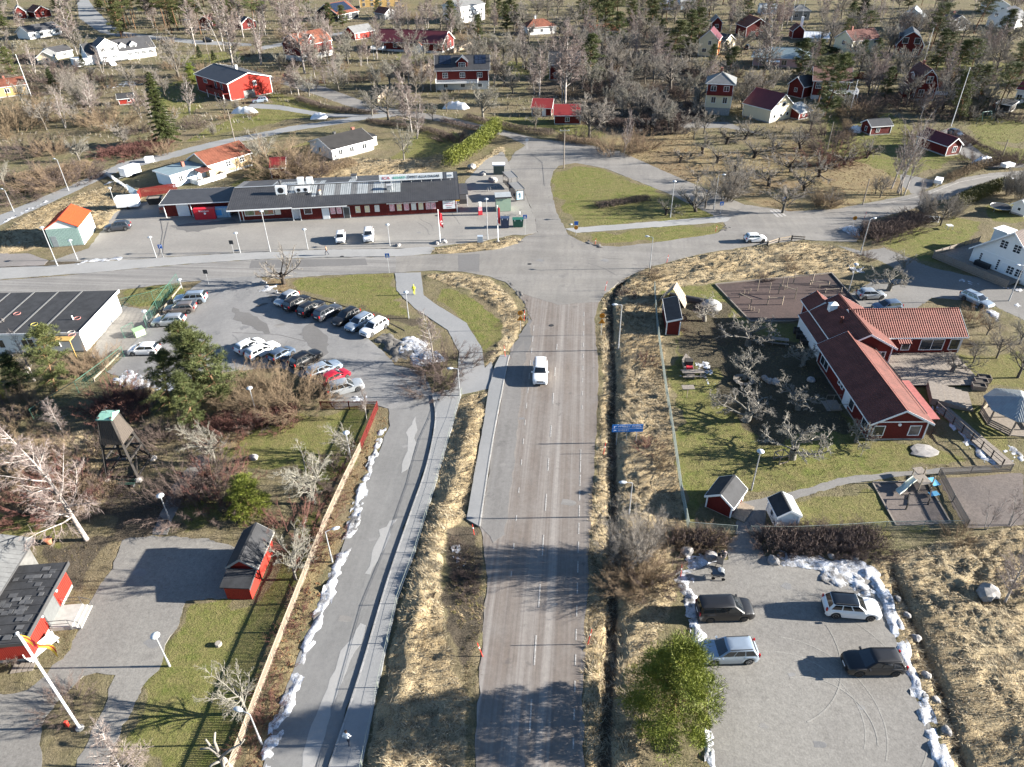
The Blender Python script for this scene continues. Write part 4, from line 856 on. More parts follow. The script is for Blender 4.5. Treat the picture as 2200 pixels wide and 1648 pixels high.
# ---------------------------------------------------------------- community hall at lower left
Bv = G(76, 1420); Cv = G(159, 1261); yv = (Cv-Bv).normalized(); xv = Vector((yv.y, -yv.x, 0)); HD = (Cv-Bv).length
Av = Bv-xv*3.7
t, W, D = house('community_hall', 'bright red community hall with black shingle roof and grey steps', Av, Bv, HD, 2.75, .25, REDB, RFT, 'flat', 'x', ovh=.35, plinth=.45, corners=False, boards=False, cat='hall')
MB().box(W+.36, W+.42, -.4, D+.4, 2.6, 3.0).build('fascia', DTRIM, t); MB().box(-.4, W+.42, -.42, -.36, 2.6, 2.98).build('fascia', DTRIM, t)
bt = MB()
for i in range(int(D/.2)): y = .05+i*.2; bt.box(W+.001, W+.025, y, y+.05, .45, 2.7)
o = bt.build('batten', REDB, t); o['kind'] = 'stuff'
sh = MB()
for j in range(9):
    y = -.3+j*(D+.6)/9; sh.box(-.3, W+.34, y, y+.05, 2.955, 2.985)
sh.build('shingle_lap', RFT, t)
for j in range(46):
    x = rnd.uniform(.2, W+.1); y = rnd.uniform(-.2, D-.2); s_ = rnd.uniform(.2, .45)
    MB().box(x-s_, x+s_*.6, y-.22, y+.2, 2.956, 2.965+j*.0008).build('worn_shingle', mat('pale felt', (.072,.073,.076), .8, .3, 3) if j % 3 else mat('worn felt', (.10,.10,.102), .8, .4, 3), t)
door(t, W, D, 'r', .53, 1.9, 2.1, mat('grey double door', (.11,.115,.115), .5, .2, 3), .45, DTRIM)
MB().box(W+.05, W+1.9, D*.53-1.2, D*.53+1.2, -.1, .46).box(W+1.9, W+2.25, D*.53-1.2, D*.53+1.2, -.1, .31).box(W+2.25, W+2.6, D*.53-1.2, D*.53+1.2, -.1, .16).build('concrete_steps', mat('concrete', (.40,.39,.36), .9, .2, 2), t)
for s_ in (-1, 1):
    y = D*.53+s_*1.22; MB().bar((W+.1,y,1.35),(W+1.8,y,1.35),.04,.04).bar((W+1.8,y,1.35),(W+2.6,y,.95),.04,.04).bar((W+1.8,y,0),(W+1.8,y,1.35),.04,.04).bar((W+.3,y,.4),(W+.3,y,1.35),.04,.04).bar((W+2.6,y,0),(W+2.6,y,.95),.04,.04).bar((W+.3,y,.9),(W+1.8,y,.9),.03,.03).build('handrail', DTRIM, t)
    MB().cyl((W+.02,D*.53+s_*1.35,2.2),(W+.25,D*.53+s_*1.35,2.2),.12,8).build('wall_lamp', SGN, t)
# the grey tin wing: gable end on the right, standing behind the hall
a3 = Bv-xv*14-yv*4; b3 = Bv-xv*4.15-yv*4
t, W, D = house('hall_wing', 'taller hall wing with grey tin roof left of the red community hall', a3, b3, 14.4, 3.4, 1.4, mat('grey glazed gable', (.14,.14,.135), .5, .4, 1), RGY, 'gable', 'y', ovh=.5, seams=.5, plinth=.3, trim=DTRIM, corners=False, cat='hall')
# ---------------------------------------------------------------- red shed by the fence
sA, sB = (489,1285), (545,1287)
t, W, D = house('store_shed', 'red shed with black felt roof and low front lean-to by picket fence', sA, sB, 3.9, 2.3, .9, REDB, RFT, 'gable', 'y', ovh=.3, plinth=.1, cat='shed', trim=GRY, boards=True, corners=False)
t.location = LOC(sA, sB, 0, 1.9); 
MB().extrude_profile([(-2.0,.0),(-2.0,1.75),(-.01,2.05),(-.01,.0)], .05, W-.05, 'x').build('lean_to', REDB, t)
MB().extrude_profile([(-2.25,1.76),(-.31,2.06),(-.31,2.16),(-2.25,1.86)], -.15, W+.15, 'x').build('lean_to_roof', RFT, t)
MB().extrude_profile([(-2.3,1.6),(-.31,1.95),(-.31,2.2),(-2.3,1.85)], W+.152, W+.19, 'x').build('bargeboard', DTRIM, t)
# ---------------------------------------------------------------- bell tower
f4 = [G(238,1029), G(299,1029), G(323,990), G(262,988)]; c = sum(f4, Vector())/4
t = thing('bell_tower', 'dark tarred timber bell tower with green copper cap', 'bell tower', c)
TH_ = hgt(*PX(c), 886)
ang = math.atan2((f4[1]-f4[0]).y, (f4[1]-f4[0]).x)
half = 1.75; M2 = Matrix.Rotation(ang, 3, 'Z')
def corner(i, h_): 
    s_ = half*(1-h_/TH_)+.62*(h_/TH_); sx_, sy_ = ((-1,-1),(1,-1),(1,1),(-1,1))[i]; v = M2 @ Vector((sx_*s_, sy_*s_, 0)); v.z = h_; return v
for i in range(4): MB().bar(corner(i, .3), corner(i, TH_*.98), .24, .24).build('leg', WOODD, t)
STN = mat('granite stone', (.36,.33,.30), .9, .35, 3, rand=.15)
for i in range(4):
    v = corner(i, 0); q = MB().lathe([(.45,-.1),(.5,.15),(.3,.36),(.05,.4)], v, 7).build('foot_stone', STN, t)
for h_ in (.45, TH_*.32, TH_*.5):
    for i in range(4): MB().bar(corner(i, h_), corner((i+1) % 4, h_), .16, .2).build('cross_beam', WOODD, t)
for i in range(4): MB().bar(corner(i, .5), (corner(i, TH_*.32)+corner((i+1)%4, TH_*.32))/2, .12, .12).build('brace', WOODD, t)
pl_ = MB(); z0, z1 = TH_*.58, TH_*.94
bw = mat('bell house boards', (.075,.060,.048), .85, .4, 3, streak=(6,6,.4))
for i in range(4):
    p, q, r_, s_ = corner(i, z0)*1.12, corner((i+1)%4, z0)*1.12, corner((i+1)%4, z1)*1.0, corner(i, z1)*1.0
    p.z = q.z = z0; r_.z = s_.z = z1
    n = 9
    for k in range(n):
        u0, u1 = k/n+.006, (k+1)/n-.006; nrm = (q-p).cross(s_-p).normalized()*.05
        pts = [p.lerp(q,u0), p.lerp(q,u1), s_.lerp(r_,u1), s_.lerp(r_,u0)]; me_ = MB().add(pts+[v+nrm for v in pts], [(0,3,2,1),(4,5,6,7),(0,1,5,4),(1,2,6,5),(2,3,7,6),(3,0,4,7)]).build('board', bw, t)
cu = mat('green copper', (.22,.42,.34), .6, .3, 3); w0 = .85
q = MB().box(-w0,w0,-w0,w0,z1+.005,z1+.14).add([(-w0,-w0,z1+.141),(w0,-w0,z1+.141),(w0,w0,z1+.141),(-w0,w0,z1+.141),(-w0*.75,0,TH_),(w0*.75,0,TH_)],[(0,1,5,4),(1,2,5),(2,3,4,5),(3,0,4),(3,2,1,0)]).build('copper_cap', cu, t); q.rotation_euler = (0,0,ang)
q = MB().tube([(0,0,TH_-.05),(0,0,TH_+.5),(.15,0,TH_+.7),(.3,0,TH_+.6)],[.03]*4,5).build('weather_vane', DTRIM, t)
MB().lathe([(.5,TH_*.6),(.42,TH_*.64),(.28,TH_*.75),(.1,TH_*.8)], n=12).build('bell', mat('bronze', (.2,.15,.08), .4, .2, 3, metal=.6), t)
# ---------------------------------------------------------------- white gabled house, right edge
wA, wB = (2081,566), (2175,604)
t, W, D = house('gabled_villa', 'white villa with steep taupe tiled roof and wooden deck at right edge', wA, wB, 13, 3.0, 4.4, WHT, RTP, 'gable', 'y', ovh=.55, tile=.36, plinth=.25, pm=PLW, W=10.5, cat='house',
   wins=[('f',.40,5.0,1.1,1.2,2,3),('f',.60,5.0,1.1,1.2,2,3),('f',.14,1.6,.35,1.7,1,5),('f',.42,1.6,.35,1.7,1,5),('f',.62,1.5,1.0,1.2,2,3),('f',.75,1.5,1.0,1.2,2,3)], chim=[(.42,.62,3.9,DTRIM,.7)])
door(t, W, D, 'f', .52, .9, 2.0, DOORW, .2)
MB().box(-.07, W+.07, -.04, -.002, 2.9, 3.02).build('belt_board', TRIM, t)
b = MB().extrude_profile([(-4.2,2.2),(-.2,3.1),(-.2,3.2),(-4.2,2.3)], 1, 1.2, 'x')
deck(t, -4.2, 8.6, -3.4, -.05, .55, WOOD); deck(t, -4.2, -.1, 0, 8.5, .55, WOOD)
for (p, q, n) in (((-4.2,-3.45),(8.6,-3.45),7),((-4.25,-3.4),(-4.25,8.5),6)):
    for k in range(5): MB().bar((p[0],p[1],.2+.26*k),(q[0],q[1],.2+.26*k),.03,.2).build('deck_board', WOOD, t)
    for k in range(n+1): MB().bar((p[0]+(q[0]-p[0])*k/n,p[1]+(q[1]-p[1])*k/n,-.2),(p[0]+(q[0]-p[0])*k/n,p[1]+(q[1]-p[1])*k/n,1.5),.1,.1).build('deck_post', WOOD, t)
MB().box(1.2, 3.6, -.9, -.15, .56, 1.3).build('sofa', BLP, t)
MB().box(-2.8,-.6,9.2,11.6,0,3.2).box(-3.0,-.5,9.0,11.8,3.201,3.35).build('bay', WHT, t)
# ---------------------------------------------------------------- yellow house and white house behind the store
yA, yB = (454,384), (543,356)
t, W, D = house('yellow_cottage', 'yellow cottage with orange tile roof and white veranda behind the store', yA, yB, 7.5, 3.1, 1.9, wallmat('cream yellow boards', (.58,.44,.25), .08), ROR, 'gable', 'x', ovh=.4, tile=.36, plinth=.5, pm=PLW, wins=[('f',.45,2.1,1.2,1.0,2,2),('f',.78,2.1,1.2,1.0,2,2),('l',.5,2.2,.8,.8,1,1)])
MB().box(-8.4,-.05,1.5,7.3,0,2.7).build('annex_wall', BLUW, t); MB().box(-8.8,-.1,1.0,7.7,2.71,2.9).build('annex_roof', RBL, t); MB().box(-8.85,-8.81,1.0,7.7,2.6,2.92).box(-8.8,-3.1,.95,.99,2.6,2.92).build('gutter', TRIM, t)
MB().box(-3.6,-3.0,4.2,4.8,2.91,3.9).build('chimney', BRK, t)
MB().extrude_profile([(-1.4,2.3),(1.6,2.75),(1.6,2.87),(-1.4,2.42)], -3.0, -.1, 'x').build('porch_roof', RTL, t)
for x in (-2.9,-.3): MB().box(x-.08,x+.08,-1.3,-1.14,0,2.33).build('post', TRIM, t)
MB().box(-4.4,-4.3,-1.9,1.5,0,1.1).box(-4.4,2.6,-2.0,-1.9,0,1.1).box(2.5,2.6,-1.9,-.02,0,1.1).build('veranda_parapet', WHT, t); MB().box(-4.3,2.5,-1.89,1.49,-.1,.3).build('veranda_floor', WOOD, t)
window(t, 1, 1, 'f', -6.2, 1.5, .8, 1.1).location.y = 1.48
door(t, W, D, 'f', -5.2/W, .9, 2.0).location.y = 1.46
t, W, D = house('white_bungalow', 'white rendered bungalow with dark tile roof beyond the grocery store', (716,346), (803,323), DD((716,346),(670,328)), 2.7, 1.6, WHTP, roofmat('dark concrete tiles', (.036,.034,.033), .3, .75), 'gable', 'x', ovh=.4, tile=.36, plinth=.3, wins=[('f',.2,1.6,1.0,1.1,2,1),('f',.47,1.6,1.1,1.1,2,1),('f',.78,1.6,1.1,1.1,2,1),('l',.45,1.6,1.0,1.2,1,1)], chim=[(.42,.62,1.9,DTRIM,.55),(.86,.6,2.0,BRK,.7)])
MB().box(W+.02,W+3.2,3.0,6.5,0,2.3).build('annex_wall', WHTP, t); MB().box(W-.0,W+3.4,2.7,6.8,2.31,2.45).build('annex_roof', RFT, t)
t, W, D = house('tool_shed', 'small shed with red ribbed tin roof right behind the store', (585,384), (616,382), 3.0, 2.3, 1.3, RED, RRD, 'shed', 'x', ovh=.2, seams=.3, plinth=.1, cat='shed')
# ---------------------------------------------------------------- houses beyond
HB = []
def hh(name, label, A, B, D, h, rise, wm, rm, kind='gable', ridge='x', wins=(), **kw):
    t, W, D = house(name, label, A, B, D, h, rise, wm, rm, kind, ridge, wins=wins, group=None, **kw); HB.append((label, A, B)); return t, W, D
t, W, D = hh('white_villa', 'large white villa with dark roof, dormers and front stairs at upper left', (196,140), (337,120), 8.5, 3.4, 3.4, WHT, RDK, 'gable', 'x', ovh=.4, plinth=.4, pm=PLW, wins=wrow('f',4,2.0,1.5,1.2,3,1,.55,.98)+[('l',.5,4.8,1.0,1.2,2,1)])
gable_body(t, 7.0, 6, 6.3, 2.2, 'gable', 'y', WHT, RDK, x0=3.4, y0=-2.2, plinth=.4, pm=PLW)
for x in (5.0, 8.6):
    for z in (2.1, 4.9): o = window(t, 1, 1, 'f', x, z, 1.6, 1.2, 3, 1); o.location.y -= 2.2
for x in (13.2, 17.4): dormer(t, x, .9, 3.9, 2.4, 3.0, 1.2, .9, WHT, RDK, win=(1.4,.9,3,1))
deck(t, 3.5, 16.5, -5.2, -2.4, 1.3, PLW, TRIM)
st = MB()
for k in range(6): st.box(5.0, 7.0, -5.3-.35*(k+1), -5.3-.35*k, -.2, 1.2-.2*k)
st.build('front_stairs', TRIM, t)
MB().box(-5,-.1,0,6,0,2.4).build('annex_wall', WHT, t); MB().box(-5.2,-.1,-.2,6.2,2.41,2.6).build('annex_roof', TRIM, t)
t, W, D = hh('white_house', 'white bungalow with black roof at the top left corner', (66,86), (134,74), 8, 3.0, 2.2, WHT, RDK, wins=wrow('f',4,1.7,1.8,1.3,3,1))
hh('garden_house', 'small white garden house with dark roof left of the white villa', (116,130), (158,122), 6, 2.6, 1.6, WHT, RDK, wins=[('f',.6,1.5,1.6,1.2,3,1)])
hh('garden_house', 'beige gabled garden house nearest the brown thicket at upper left', (84,138), (118,136), 6, 2.5, 1.8, CRM, RGY, 'gable', 'y', wins=[('f',.5,1.4,1.4,1.2,2,1)])
hh('yellow_house', 'yellow house with faded orange roof at the left edge', (-22,214), (62,203), 8, 3.2, 1.6, YEL, ROR, wins=wrow('f',3,1.9,1.3,1.1,2,1)+[('r',.5,1.9,1.0,1.2,2,1)], chim=[(.55,.5,2.4)])
A, B = (428,195), (497,218)
t, W, D = hh('red_house', 'bright red house with black roof and balcony beside the spruce', A, B, DD(B,(559,196)), hgt(497,218,180), 2.0, REDB, RDK, 'gable', 'x', ovh=.4, plinth=.3, wins=[('f',.3,3.9,2.4,1.0,3,1),('r',.62,4.0,1.0,1.2,2,1),('f',.62,3.8,1.0,1.9,1,1),('f',.8,3.8,1.0,1.9,1,1),('f',.62,1.2,.9,1.8,1,1)], chim=[(.55,.6,2.8,SGN,.6)])
MB().box(W*.5,W+.1,-2.2,-.05,2.3,2.45).box(W*.5,W+.1,-2.25,-2.18,2.45,3.4).box(W*.5,W*.5+.07,-2.2,-.1,2.45,3.4).build('balcony', RED, t)
for x in (W*.5+.1, W*.75, W): MB().box(x-.07,x+.07,-2.2,-2.06,-.2,2.3).build('post', TRIM, t)
MB().box(W+.01,W+.06,D*.32,D*.58,.1,2.3).build('garage_door', mat('grey garage door', (.2,.2,.19), .6, .2, 3), t)
hh('tiny_hut', 'tiny red hut with mossy roof and green door left of spruce', (258,227), (289,224), 3.5, 2.0, 1.0, REDB, RFT, wins=[('f',.7,1.3,.7,.7,1,1)], cat='hut')
hh('red_cottage', 'dark red gabled cottage among birches, left of two at top', (429,65), (459,65), 9, 3.6, 2.4, RED, RBR, 'gable', 'y', wins=[('f',.3,2.2,.9,1.3,2,1),('f',.7,2.2,.9,1.3,2,1)])
hh('red_cottage', 'smaller red gabled cottage right of the dark red one at top', (522,65), (552,61), 8, 3.0, 2.2, RED, RDK, 'gable', 'y', wins=[('f',.5,2.0,.9,1.3,2,1)], chim=[(.5,.7,2.8)])
A, B = (679,43), (728,47)
t, W, D = hh('solar_house', 'black gabled house with solar panels covering its red roof', A, B, 15, 3.2, 4.2, BLK, ROR, 'gable', 'y', ovh=.5, wins=[('f',.42,4.2,1.0,1.2,1,1),('f',.58,4.2,1.0,1.2,1,1),('r',.3,1.8,1.6,1.3,2,1),('r',.6,1.8,1.6,1.3,2,1)])
def solar(t, W, D, h, rise, ridge, nx, ny, u0, u1, v0, v1, side):
    S = D if ridge == 'x' else W; Ln = W if ridge == 'x' else D
    def pt(u, v, up): # u along, v from eave 0 to ridge 1
        s_ = v*S/2 if side == 'a' else S-v*S/2; z = h+rise*v+.22+up; return (u*Ln, s_, z) if ridge == 'x' else (s_, u*Ln, z)
    for i in range(nx):
        for j in range(ny):
            a_, b_ = u0+(u1-u0)*(i+.03)/nx, u0+(u1-u0)*(i+.97)/nx; c_, d_ = v0+(v1-v0)*(j+.03)/ny, v0+(v1-v0)*(j+.97)/ny
            q = [pt(a_,c_,0),pt(b_,c_,0),pt(b_,d_,0),pt(a_,d_,0),pt(a_,c_,.05),pt(b_,c_,.05),pt(b_,d_,.05),pt(a_,d_,.05)]
            MB().add(q, [(0,3,2,1),(4,5,6,7),(0,1,5,4),(1,2,6,5),(2,3,7,6),(3,0,4,7)]).build('solar_panel', SOL, t)
solar(t, W, D, 3.2, 4.2, 'y', 8, 4, .04, .9, .2, .95, 'b')
hh('orange_roof_cottage', 'grey cottage with orange tile roof right of the solar house', (828,43), (850,40), 9, 2.8, 2.2, GRY, ROR, 'gable', 'y', wins=[('f',.5,1.6,1.2,1.4,2,1)])
hh('ochre_house', 'long ochre house cut by the top edge of the picture', (774,18), (862,15), 9, 5.4, 2.0, YEL, RGY, wins=wrow('f',5,1.8,1.2,1.5)+wrow('f',5,4.2,1.2,1.3))
A, B = (953,46), (990,51)
hh('white_villa', 'tall white two storey house near the top centre edge', A, B, DD(B,(1046,43)), hgt(953,46,11), 2.2, WHT, RGY, 'gable', 'y', pm=PLW, wins=wrow('f',2,2.2,.9,1.4)+wrow('f',2,5.0,.9,1.4)+wrow('r',4,2.2,.9,1.4)+wrow('r',4,5.0,.9,1.4))
A, B = (613,128), (651,133)
t, W, D = hh('gambrel_house', 'red gambrel house with orange mansard roof and white basement', A, B, DD(B,(687,116)), 5.6, 3.4, RED, ROR, 'gambrel', 'y', ovh=.35, plinth=1.9, pm=PLW, wins=[('f',.4,3.2,1.0,1.4,2,2),('f',.4,6.2,1.0,1.4,2,2),('r',.2,3.3,1.0,1.4,2,2),('r',.75,3.3,1.0,1.4,2,2)])
dormer(t, W+.1, D*.35, 4.6, 3.0, 3.0, 2.6, 1.5, RED, ROR, 'r', (1.0,1.4,2,2)); deck(t, W+.1, W+4, .5, 6, 1.7, PLW, TRIM)
hh('grey_roof_cottage', 'small red cottage with mossy grey roof left of long red house', (764,87), (803,80), 7, 2.9, 2.2, REDB, RGY, wins=[('f',.2,1.5,.9,1.1)])
A, B = (808,109), (951,115)
t, W, D = hh('long_red_house', 'long red house with maroon roof and white stairs', A, B, DD(B,(981,103)), 3.6, 3.4, RED, RMR, 'gable', 'x', ovh=.5, plinth=.8, pm=PLW, wins=wrow('f',5,2.2,1.4,1.4,2,1)+[('r',.35,2.2,1.2,1.5,2,1),('r',.7,2.2,1.0,1.8,1,1),('r',.5,4.9,1.0,1.0,1,1)])
deck(t, -.6, 4.5, -3.2, -.05, 1.0, PLW, TRIM); dormer(t, W*.66, -1.6, .8, 3.2, 2.5, 2.2, 1.2, WHT, ROR, 'f', None)
st = MB()
for k in range(5): st.box(W*.66-1.0, W*.66+1.0, -2.0-.35*(k+1), -2.0-.35*k, -.2, .8-.16*k)
st.build('front_stairs', TRIM, t)
A, B = (940,194), (1050,192)
t, W, D = hh('dormer_house', 'dark red two storey house with dormer, solar panels and white deck', A, B, 9, 6.2, 3.2, RED, RDK, 'gable', 'x', ovh=.6, plinth=2.6, pm=PLW, wins=wrow('f',3,4.4,1.5,1.4,3,2)+wrow('f',3,1.3,1.2,1.0))
dormer(t, W*.5, .6, 6.4, 3.4, 3.2, 1.9, 1.4, RED, RDK, 'f', (2.0,1.2,4,2)); solar(t, W, D, 6.2, 3.2, 'x', 3, 2, .06, .28, .3, .95, 'a'); solar(t, W, D, 6.2, 3.2, 'x', 3, 2, .74, .96, .3, .95, 'a')
deck(t, -.2, W*.8, -3.0, -.05, 2.6, PLW, TRIM)
hh('dark_red_house', 'dark red two storey house with black roof half hidden by the pine', (1181,173), (1242,173), 8, 5.2, 3.0, RED, RDK, ovh=.5, wins=wrow('f',2,1.8,1.8,1.4,2,1)+[('f',.25,4.2,1.0,.8,1,1)])
hh('woodshed', 'small shed with red tin roof and pale door, left of two sheds', (1143,250), (1184,251), 4, 2.3, 1.4, RED, RRD, 'shed', 'x', ovh=.3, wins=[], doors=[('f',.62,.9,1.9)], cat='shed')
hh('woodshed', 'larger shed with red tin roof and one white window by the lane', (1191,268), (1246,268), 5, 2.4, 1.5, RED, RRD, 'shed', 'x', ovh=.3, wins=[('f',.5,1.4,1.0,1.1,2,1)], cat='shed')
A, B = (1512,246), (1566,249)
t, W, D = hh('tower_house', 'tall cream and red house with grey hipped roof above the orchard', A, B, 8, 8.2, 2.4, CRM, RGY, 'hip', wins=[('f',.3,4.0,1.1,1.5,2,1),('f',.75,4.0,1.1,1.5,2,1)], chim=[(.45,.6,3.2)], ovh=.6, plinth=2.0)
MB().box(-.04, W+.04, -.05, -.002, 5.6, 8.1).build('upper_wall', RED, t)
for u_ in (.25,.75): window(t, W, D, 'f', u_, 7.0, 1.3, 1.2, 2, 1).location.y = -.07
MB().box(0, W, -1.3, -.06, 5.45, 5.6).box(0, W, -1.35, -1.3, 5.6, 6.5).build('balcony', RED, t)
A, B = (1652,265), (1698,254)
t, W, D = hh('barn', 'beige barn with maroon tin roof and small square windows', A, B, DD(A,(1625,246)), 3.6, 3.2, CRM, RMR, 'gable', 'y', ovh=.4, plinth=.3, wins=[('f',.2,1.5,.9,.8,1,1),('f',.5,1.5,.9,.8,1,1),('f',.8,1.5,.9,.8,1,1),('f',.55,4.2,1.4,.9,1,1)], cat='barn')
hh('tiny_hut', 'tiny red and white hut half hidden right of the beige barn', (1715,259), (1739,253), 3.5, 2.0, 1.2, RED, RLT, 'shed', 'x', wins=[('f',.4,1.2,.8,.8,1,1)], cat='hut')
A, B = (1741,213), (1818,216)
t, W, D = hh('veranda_house', 'red house with brown roof and white glazed veranda behind tall pine', A, B, 9, 5.4, 2.8, RED, RBR, 'gable', 'x', ovh=.5, plinth=1.2, pm=PLW, wins=wrow('f',3,3.9,1.8,1.5,4,2)+[('r',.5,3.8,1.0,1.4)])
deck(t, W*.45, W+2, -4.2, -.05, 2.7, PLW, TRIM)
pk = MB()
for i in range(8): x = W*.45+(W*.55+2)*i/7; pk.box(x-.06,x+.06,-4.2,-4.08,-.2,2.6)
pk.build('veranda_posts', TRIM, t)
hh('red_annex', 'small red two gabled annex left of the glazed veranda house', (1691,206), (1722,213), 6, 3.6, 2.2, RED, RDK, 'gable', 'y', wins=[('f',.5,2.2,.9,1.0)])
A, B = (1960,217), (2004,218)
t, W, D = hh('mansard_house', 'red mansard house with brown roof, bay and white balcony at right', A, B, 11, 4.2, 4.4, RED, RBR, 'gambrel', 'y', ovh=.45, plinth=.7, pm=PLW, wins=[('f',.3,2.2,1.3,1.8,2,2),('f',.75,2.2,1.3,1.8,2,2),('f',.55,5.9,1.5,1.7,2,2),('l',.75,2.2,2.6,1.2,5,1)], chim=[(.5,.7,5.4)])
dormer(t, .3, D*.55, 4.7, 3.4, 3.0, 1.5, .5, RED, RBR, 'l', (2.4,1.0,4,1)); deck(t, W+.1, W+6, 1.5, 6, 1.5, PLW, TRIM)
MB().box(-2.6,-.05,1.5,6,.5,3.0).build('bay', RED, t); MB().box(-2.9,-.05,1.2,6.3,3.01,3.2).build('bay_roof', RMR, t)
for y in (2.4,3.8,5.2): window(t, 1, 1, 'l', 0, 2.0, 1.0, 1.0, 2, 1).location = (-2.62, y, 2.0)
hh('play_cabin', 'small red cabin with black roof on the lawn right of orchard', (1868,292), (1911,289), 4.2, 2.3, 1.1, RED, RDK, 'gable', 'x', ovh=.3, wins=[('f',.35,1.3,.8,.9,2,1),('l',.5,1.3,.7,1.0,1,1)], cat='hut')
hh('roadside_cabin', 'red cabin with maroon tin roof beside the parked blue car', (2030,337), (2059,333), 9, 2.5, 1.5, RED, RMR, 'gable', 'y', ovh=.3, seams=.5, wins=[('f',.55,1.5,1.0,1.2,2,1)], cat='hut')
t, W, D = hh('pink_bungalow', 'pink bungalow with wide grey blue hipped roof', (1616,142), (1736,148), 11, 3.0, 2.6, PNK, RBL, 'hip', ovh=.8, rl=10, plinth=.3, wins=[('f',.56,1.6,1.6,1.6,2,1),('f',.9,1.6,1.0,1.3,2,1),('f',.2,1.6,1.4,1.3,2,1)])
MB().box(2,9,-4,-.8,2.3,2.4).build('patio_roof', mat('pale blue canopy', (.55,.62,.66), .5, .1), t)
for x in (2.2,8.8): MB().box(x-.06,x+.06,-3.9,-3.78,-.2,2.3).build('post', TRIM, t)
t, W, D = hh('beige_house', 'narrow beige gabled house with maroon roof and orange side', (1499,121), (1539,123), 9, 6.0, 3.0, CRM, RMR, 'gable', 'y', wins=[('f',.55,4.8,1.0,1.3,2,1),('f',.3,2.2,1.4,1.2,2,1)]); MB().box(W+.005,W+.05,.2,8.8,.4,5.8).build('side_cladding', ORG, t)
hh('beige_garage', 'small beige garage with dark roof beside the beige gabled house', (1552,109), (1577,103), 8, 3.0, 2.2, CRM, RDK, 'gable', 'y', wins=[('f',.5,1.8,.8,.6)], cat='garage')
hh('dark_cottage', 'little dark red cottage with grey roof behind the beige house', (1527,70), (1549,70), 7, 4.0, 2.2, RED, RGY, 'gable', 'y', wins=[('f',.5,2.6,1.4,1.2,2,1)])
hh('orange_gable_house', 'dark red house with two orange gabled roofs near upper right', (1601,82), (1652,80), 11, 4.2, 3.0, RED, ROR, 'gable', 'y', wins=[('f',.3,1.6,1.8,1.4,3,1),('f',.7,1.6,1.8,1.4,3,1)])
hh('white_cottage', 'white cottage with hipped orange tile roof near the top pines', (1134,77), (1194,73), 9, 3.2, 2.6, WHTP, ROR, 'hip', wins=wrow('f',3,1.8,1.0,1.2), chim=[(.4,.6,3.6,SGN,.6)])
hh('pale_bungalow', 'pale bungalow behind the large pine at upper centre', (1258,84), (1332,82), 8, 3.0, 2.0, WHTP, ROR, wins=wrow('f',4,1.7,1.4,1.2))
A, B = (1920,122), (1977,125)
t, W, D = hh('black_gambrel_house', 'dark red gambrel house with black roof and white framed windows', A, B, 11, 4.4, 4.2, RED, RDK, 'gambrel', 'y', ovh=.4, plinth=.8, pm=PLW, wins=[('f',.28,5.6,1.8,1.8,1,1),('f',.72,5.6,1.8,1.8,1,1),('f',.25,2.2,1.0,1.2,1,1),('f',.75,2.0,1.8,1.6,2,1)]); dormer(t, .5, D*.5, 4.9, 4, 3, 1.5, .9, RED, RDK, 'l', (2.2,1.0,3,1))
t, W, D = hh('cream_house', 'cream house with brown tile roof and brick chimney, pines before it', (1826,118), (1884,112), 9, 4.8, 2.8, mat('cream boards', (.68,.62,.42), .7, .1, 3), RBR, wins=wrow('f',3,1.8,1.2,1.4)+wrow('f',3,4.0,1.2,1.2)+[('l',.5,3.6,1.4,1.4)], chim=[(.2,.5,4.0)])
hh('grey_white_house', 'greyish white gabled house standing behind black gambrel house', (1927,64), (1978,67), 10, 5.0, 3.4, mat('grey white boards', (.55,.55,.52), .7, .1, 3), RLT, 'gable', 'y', wins=wrow('f',2,2,1.2,1.4)+[('f',.5,5.2,1.2,1.2)])
hh('white_cottage', 'white cottage with black and orange roof below the slender flagpole top', (2033,68), (2078,66), 10, 3.2, 2.8, WHTP, RDK, 'gable', 'y', wins=wrow('f',2,1.7,1.2,1.2), chim=[(.5,.5,3.8)])
hh('white_villa', 'white villa with dark gambrel roof in the top right corner', (2117,58), (2178,64), 10, 4.0, 3.8, WHT, RDK, 'gambrel', 'y', wins=wrow('f',3,2,1.2,1.4)+wrow('f',2,5,1.2,1.3))
hh('white_cottage', 'plain white cottage farthest to the top right corner', (2108,28), (2165,30), 9, 3.4, 3.0, WHT, RGY, 'gable', 'y', wins=wrow('f',2,2,1.2,1.2))
hh('red_roof_villa', 'white villa with red tile roof at the right edge beyond the hedges', (2176,224), (2240,234), 10, 4.2, 3.2, WHT, RRD, 'gable', 'x', wins=wrow('f',4,2,1.2,1.4))
hh('storage_shed', 'pale small shed between the pines near the right edge', (2093,193), (2118,192), 4, 2.3, .5, WHT, RGY, 'shed', 'x', cat='shed'); hh('storage_shed', 'low dark open shed with flat roof below the right pines', (2138,238), (2166,243), 3.5, 2.0, .4, WOODD, RFT, 'shed', 'x', cat='shed')
hh('red_outhouse', 'red outhouse with white chimney stack behind pink bungalow', (1701,84), (1725,84), 6, 3.2, 2.0, RED, RBR, 'gable', 'y', chim=[(.8,.5,4.6,SGN,.9)], cat='shed')
t, W, D = hh('greenhouse', 'low white striped greenhouse beside the red outhouse', (1727,90), (1778,92), 8, 1.6, 1.6, mat('greenhouse glass', (.5,.55,.55), .2, .1, 2), TRIM, 'gable', 'x', seams=1.2, cat='greenhouse')
hh('grey_cottage', 'grey cottage with pyramid roof behind the bare birch at upper right', (1700,44), (1737,44), 7, 4.0, 2.4, GRY, RGY, 'hip', rl=1, wins=wrow('f',2,2,1.4,1.4))
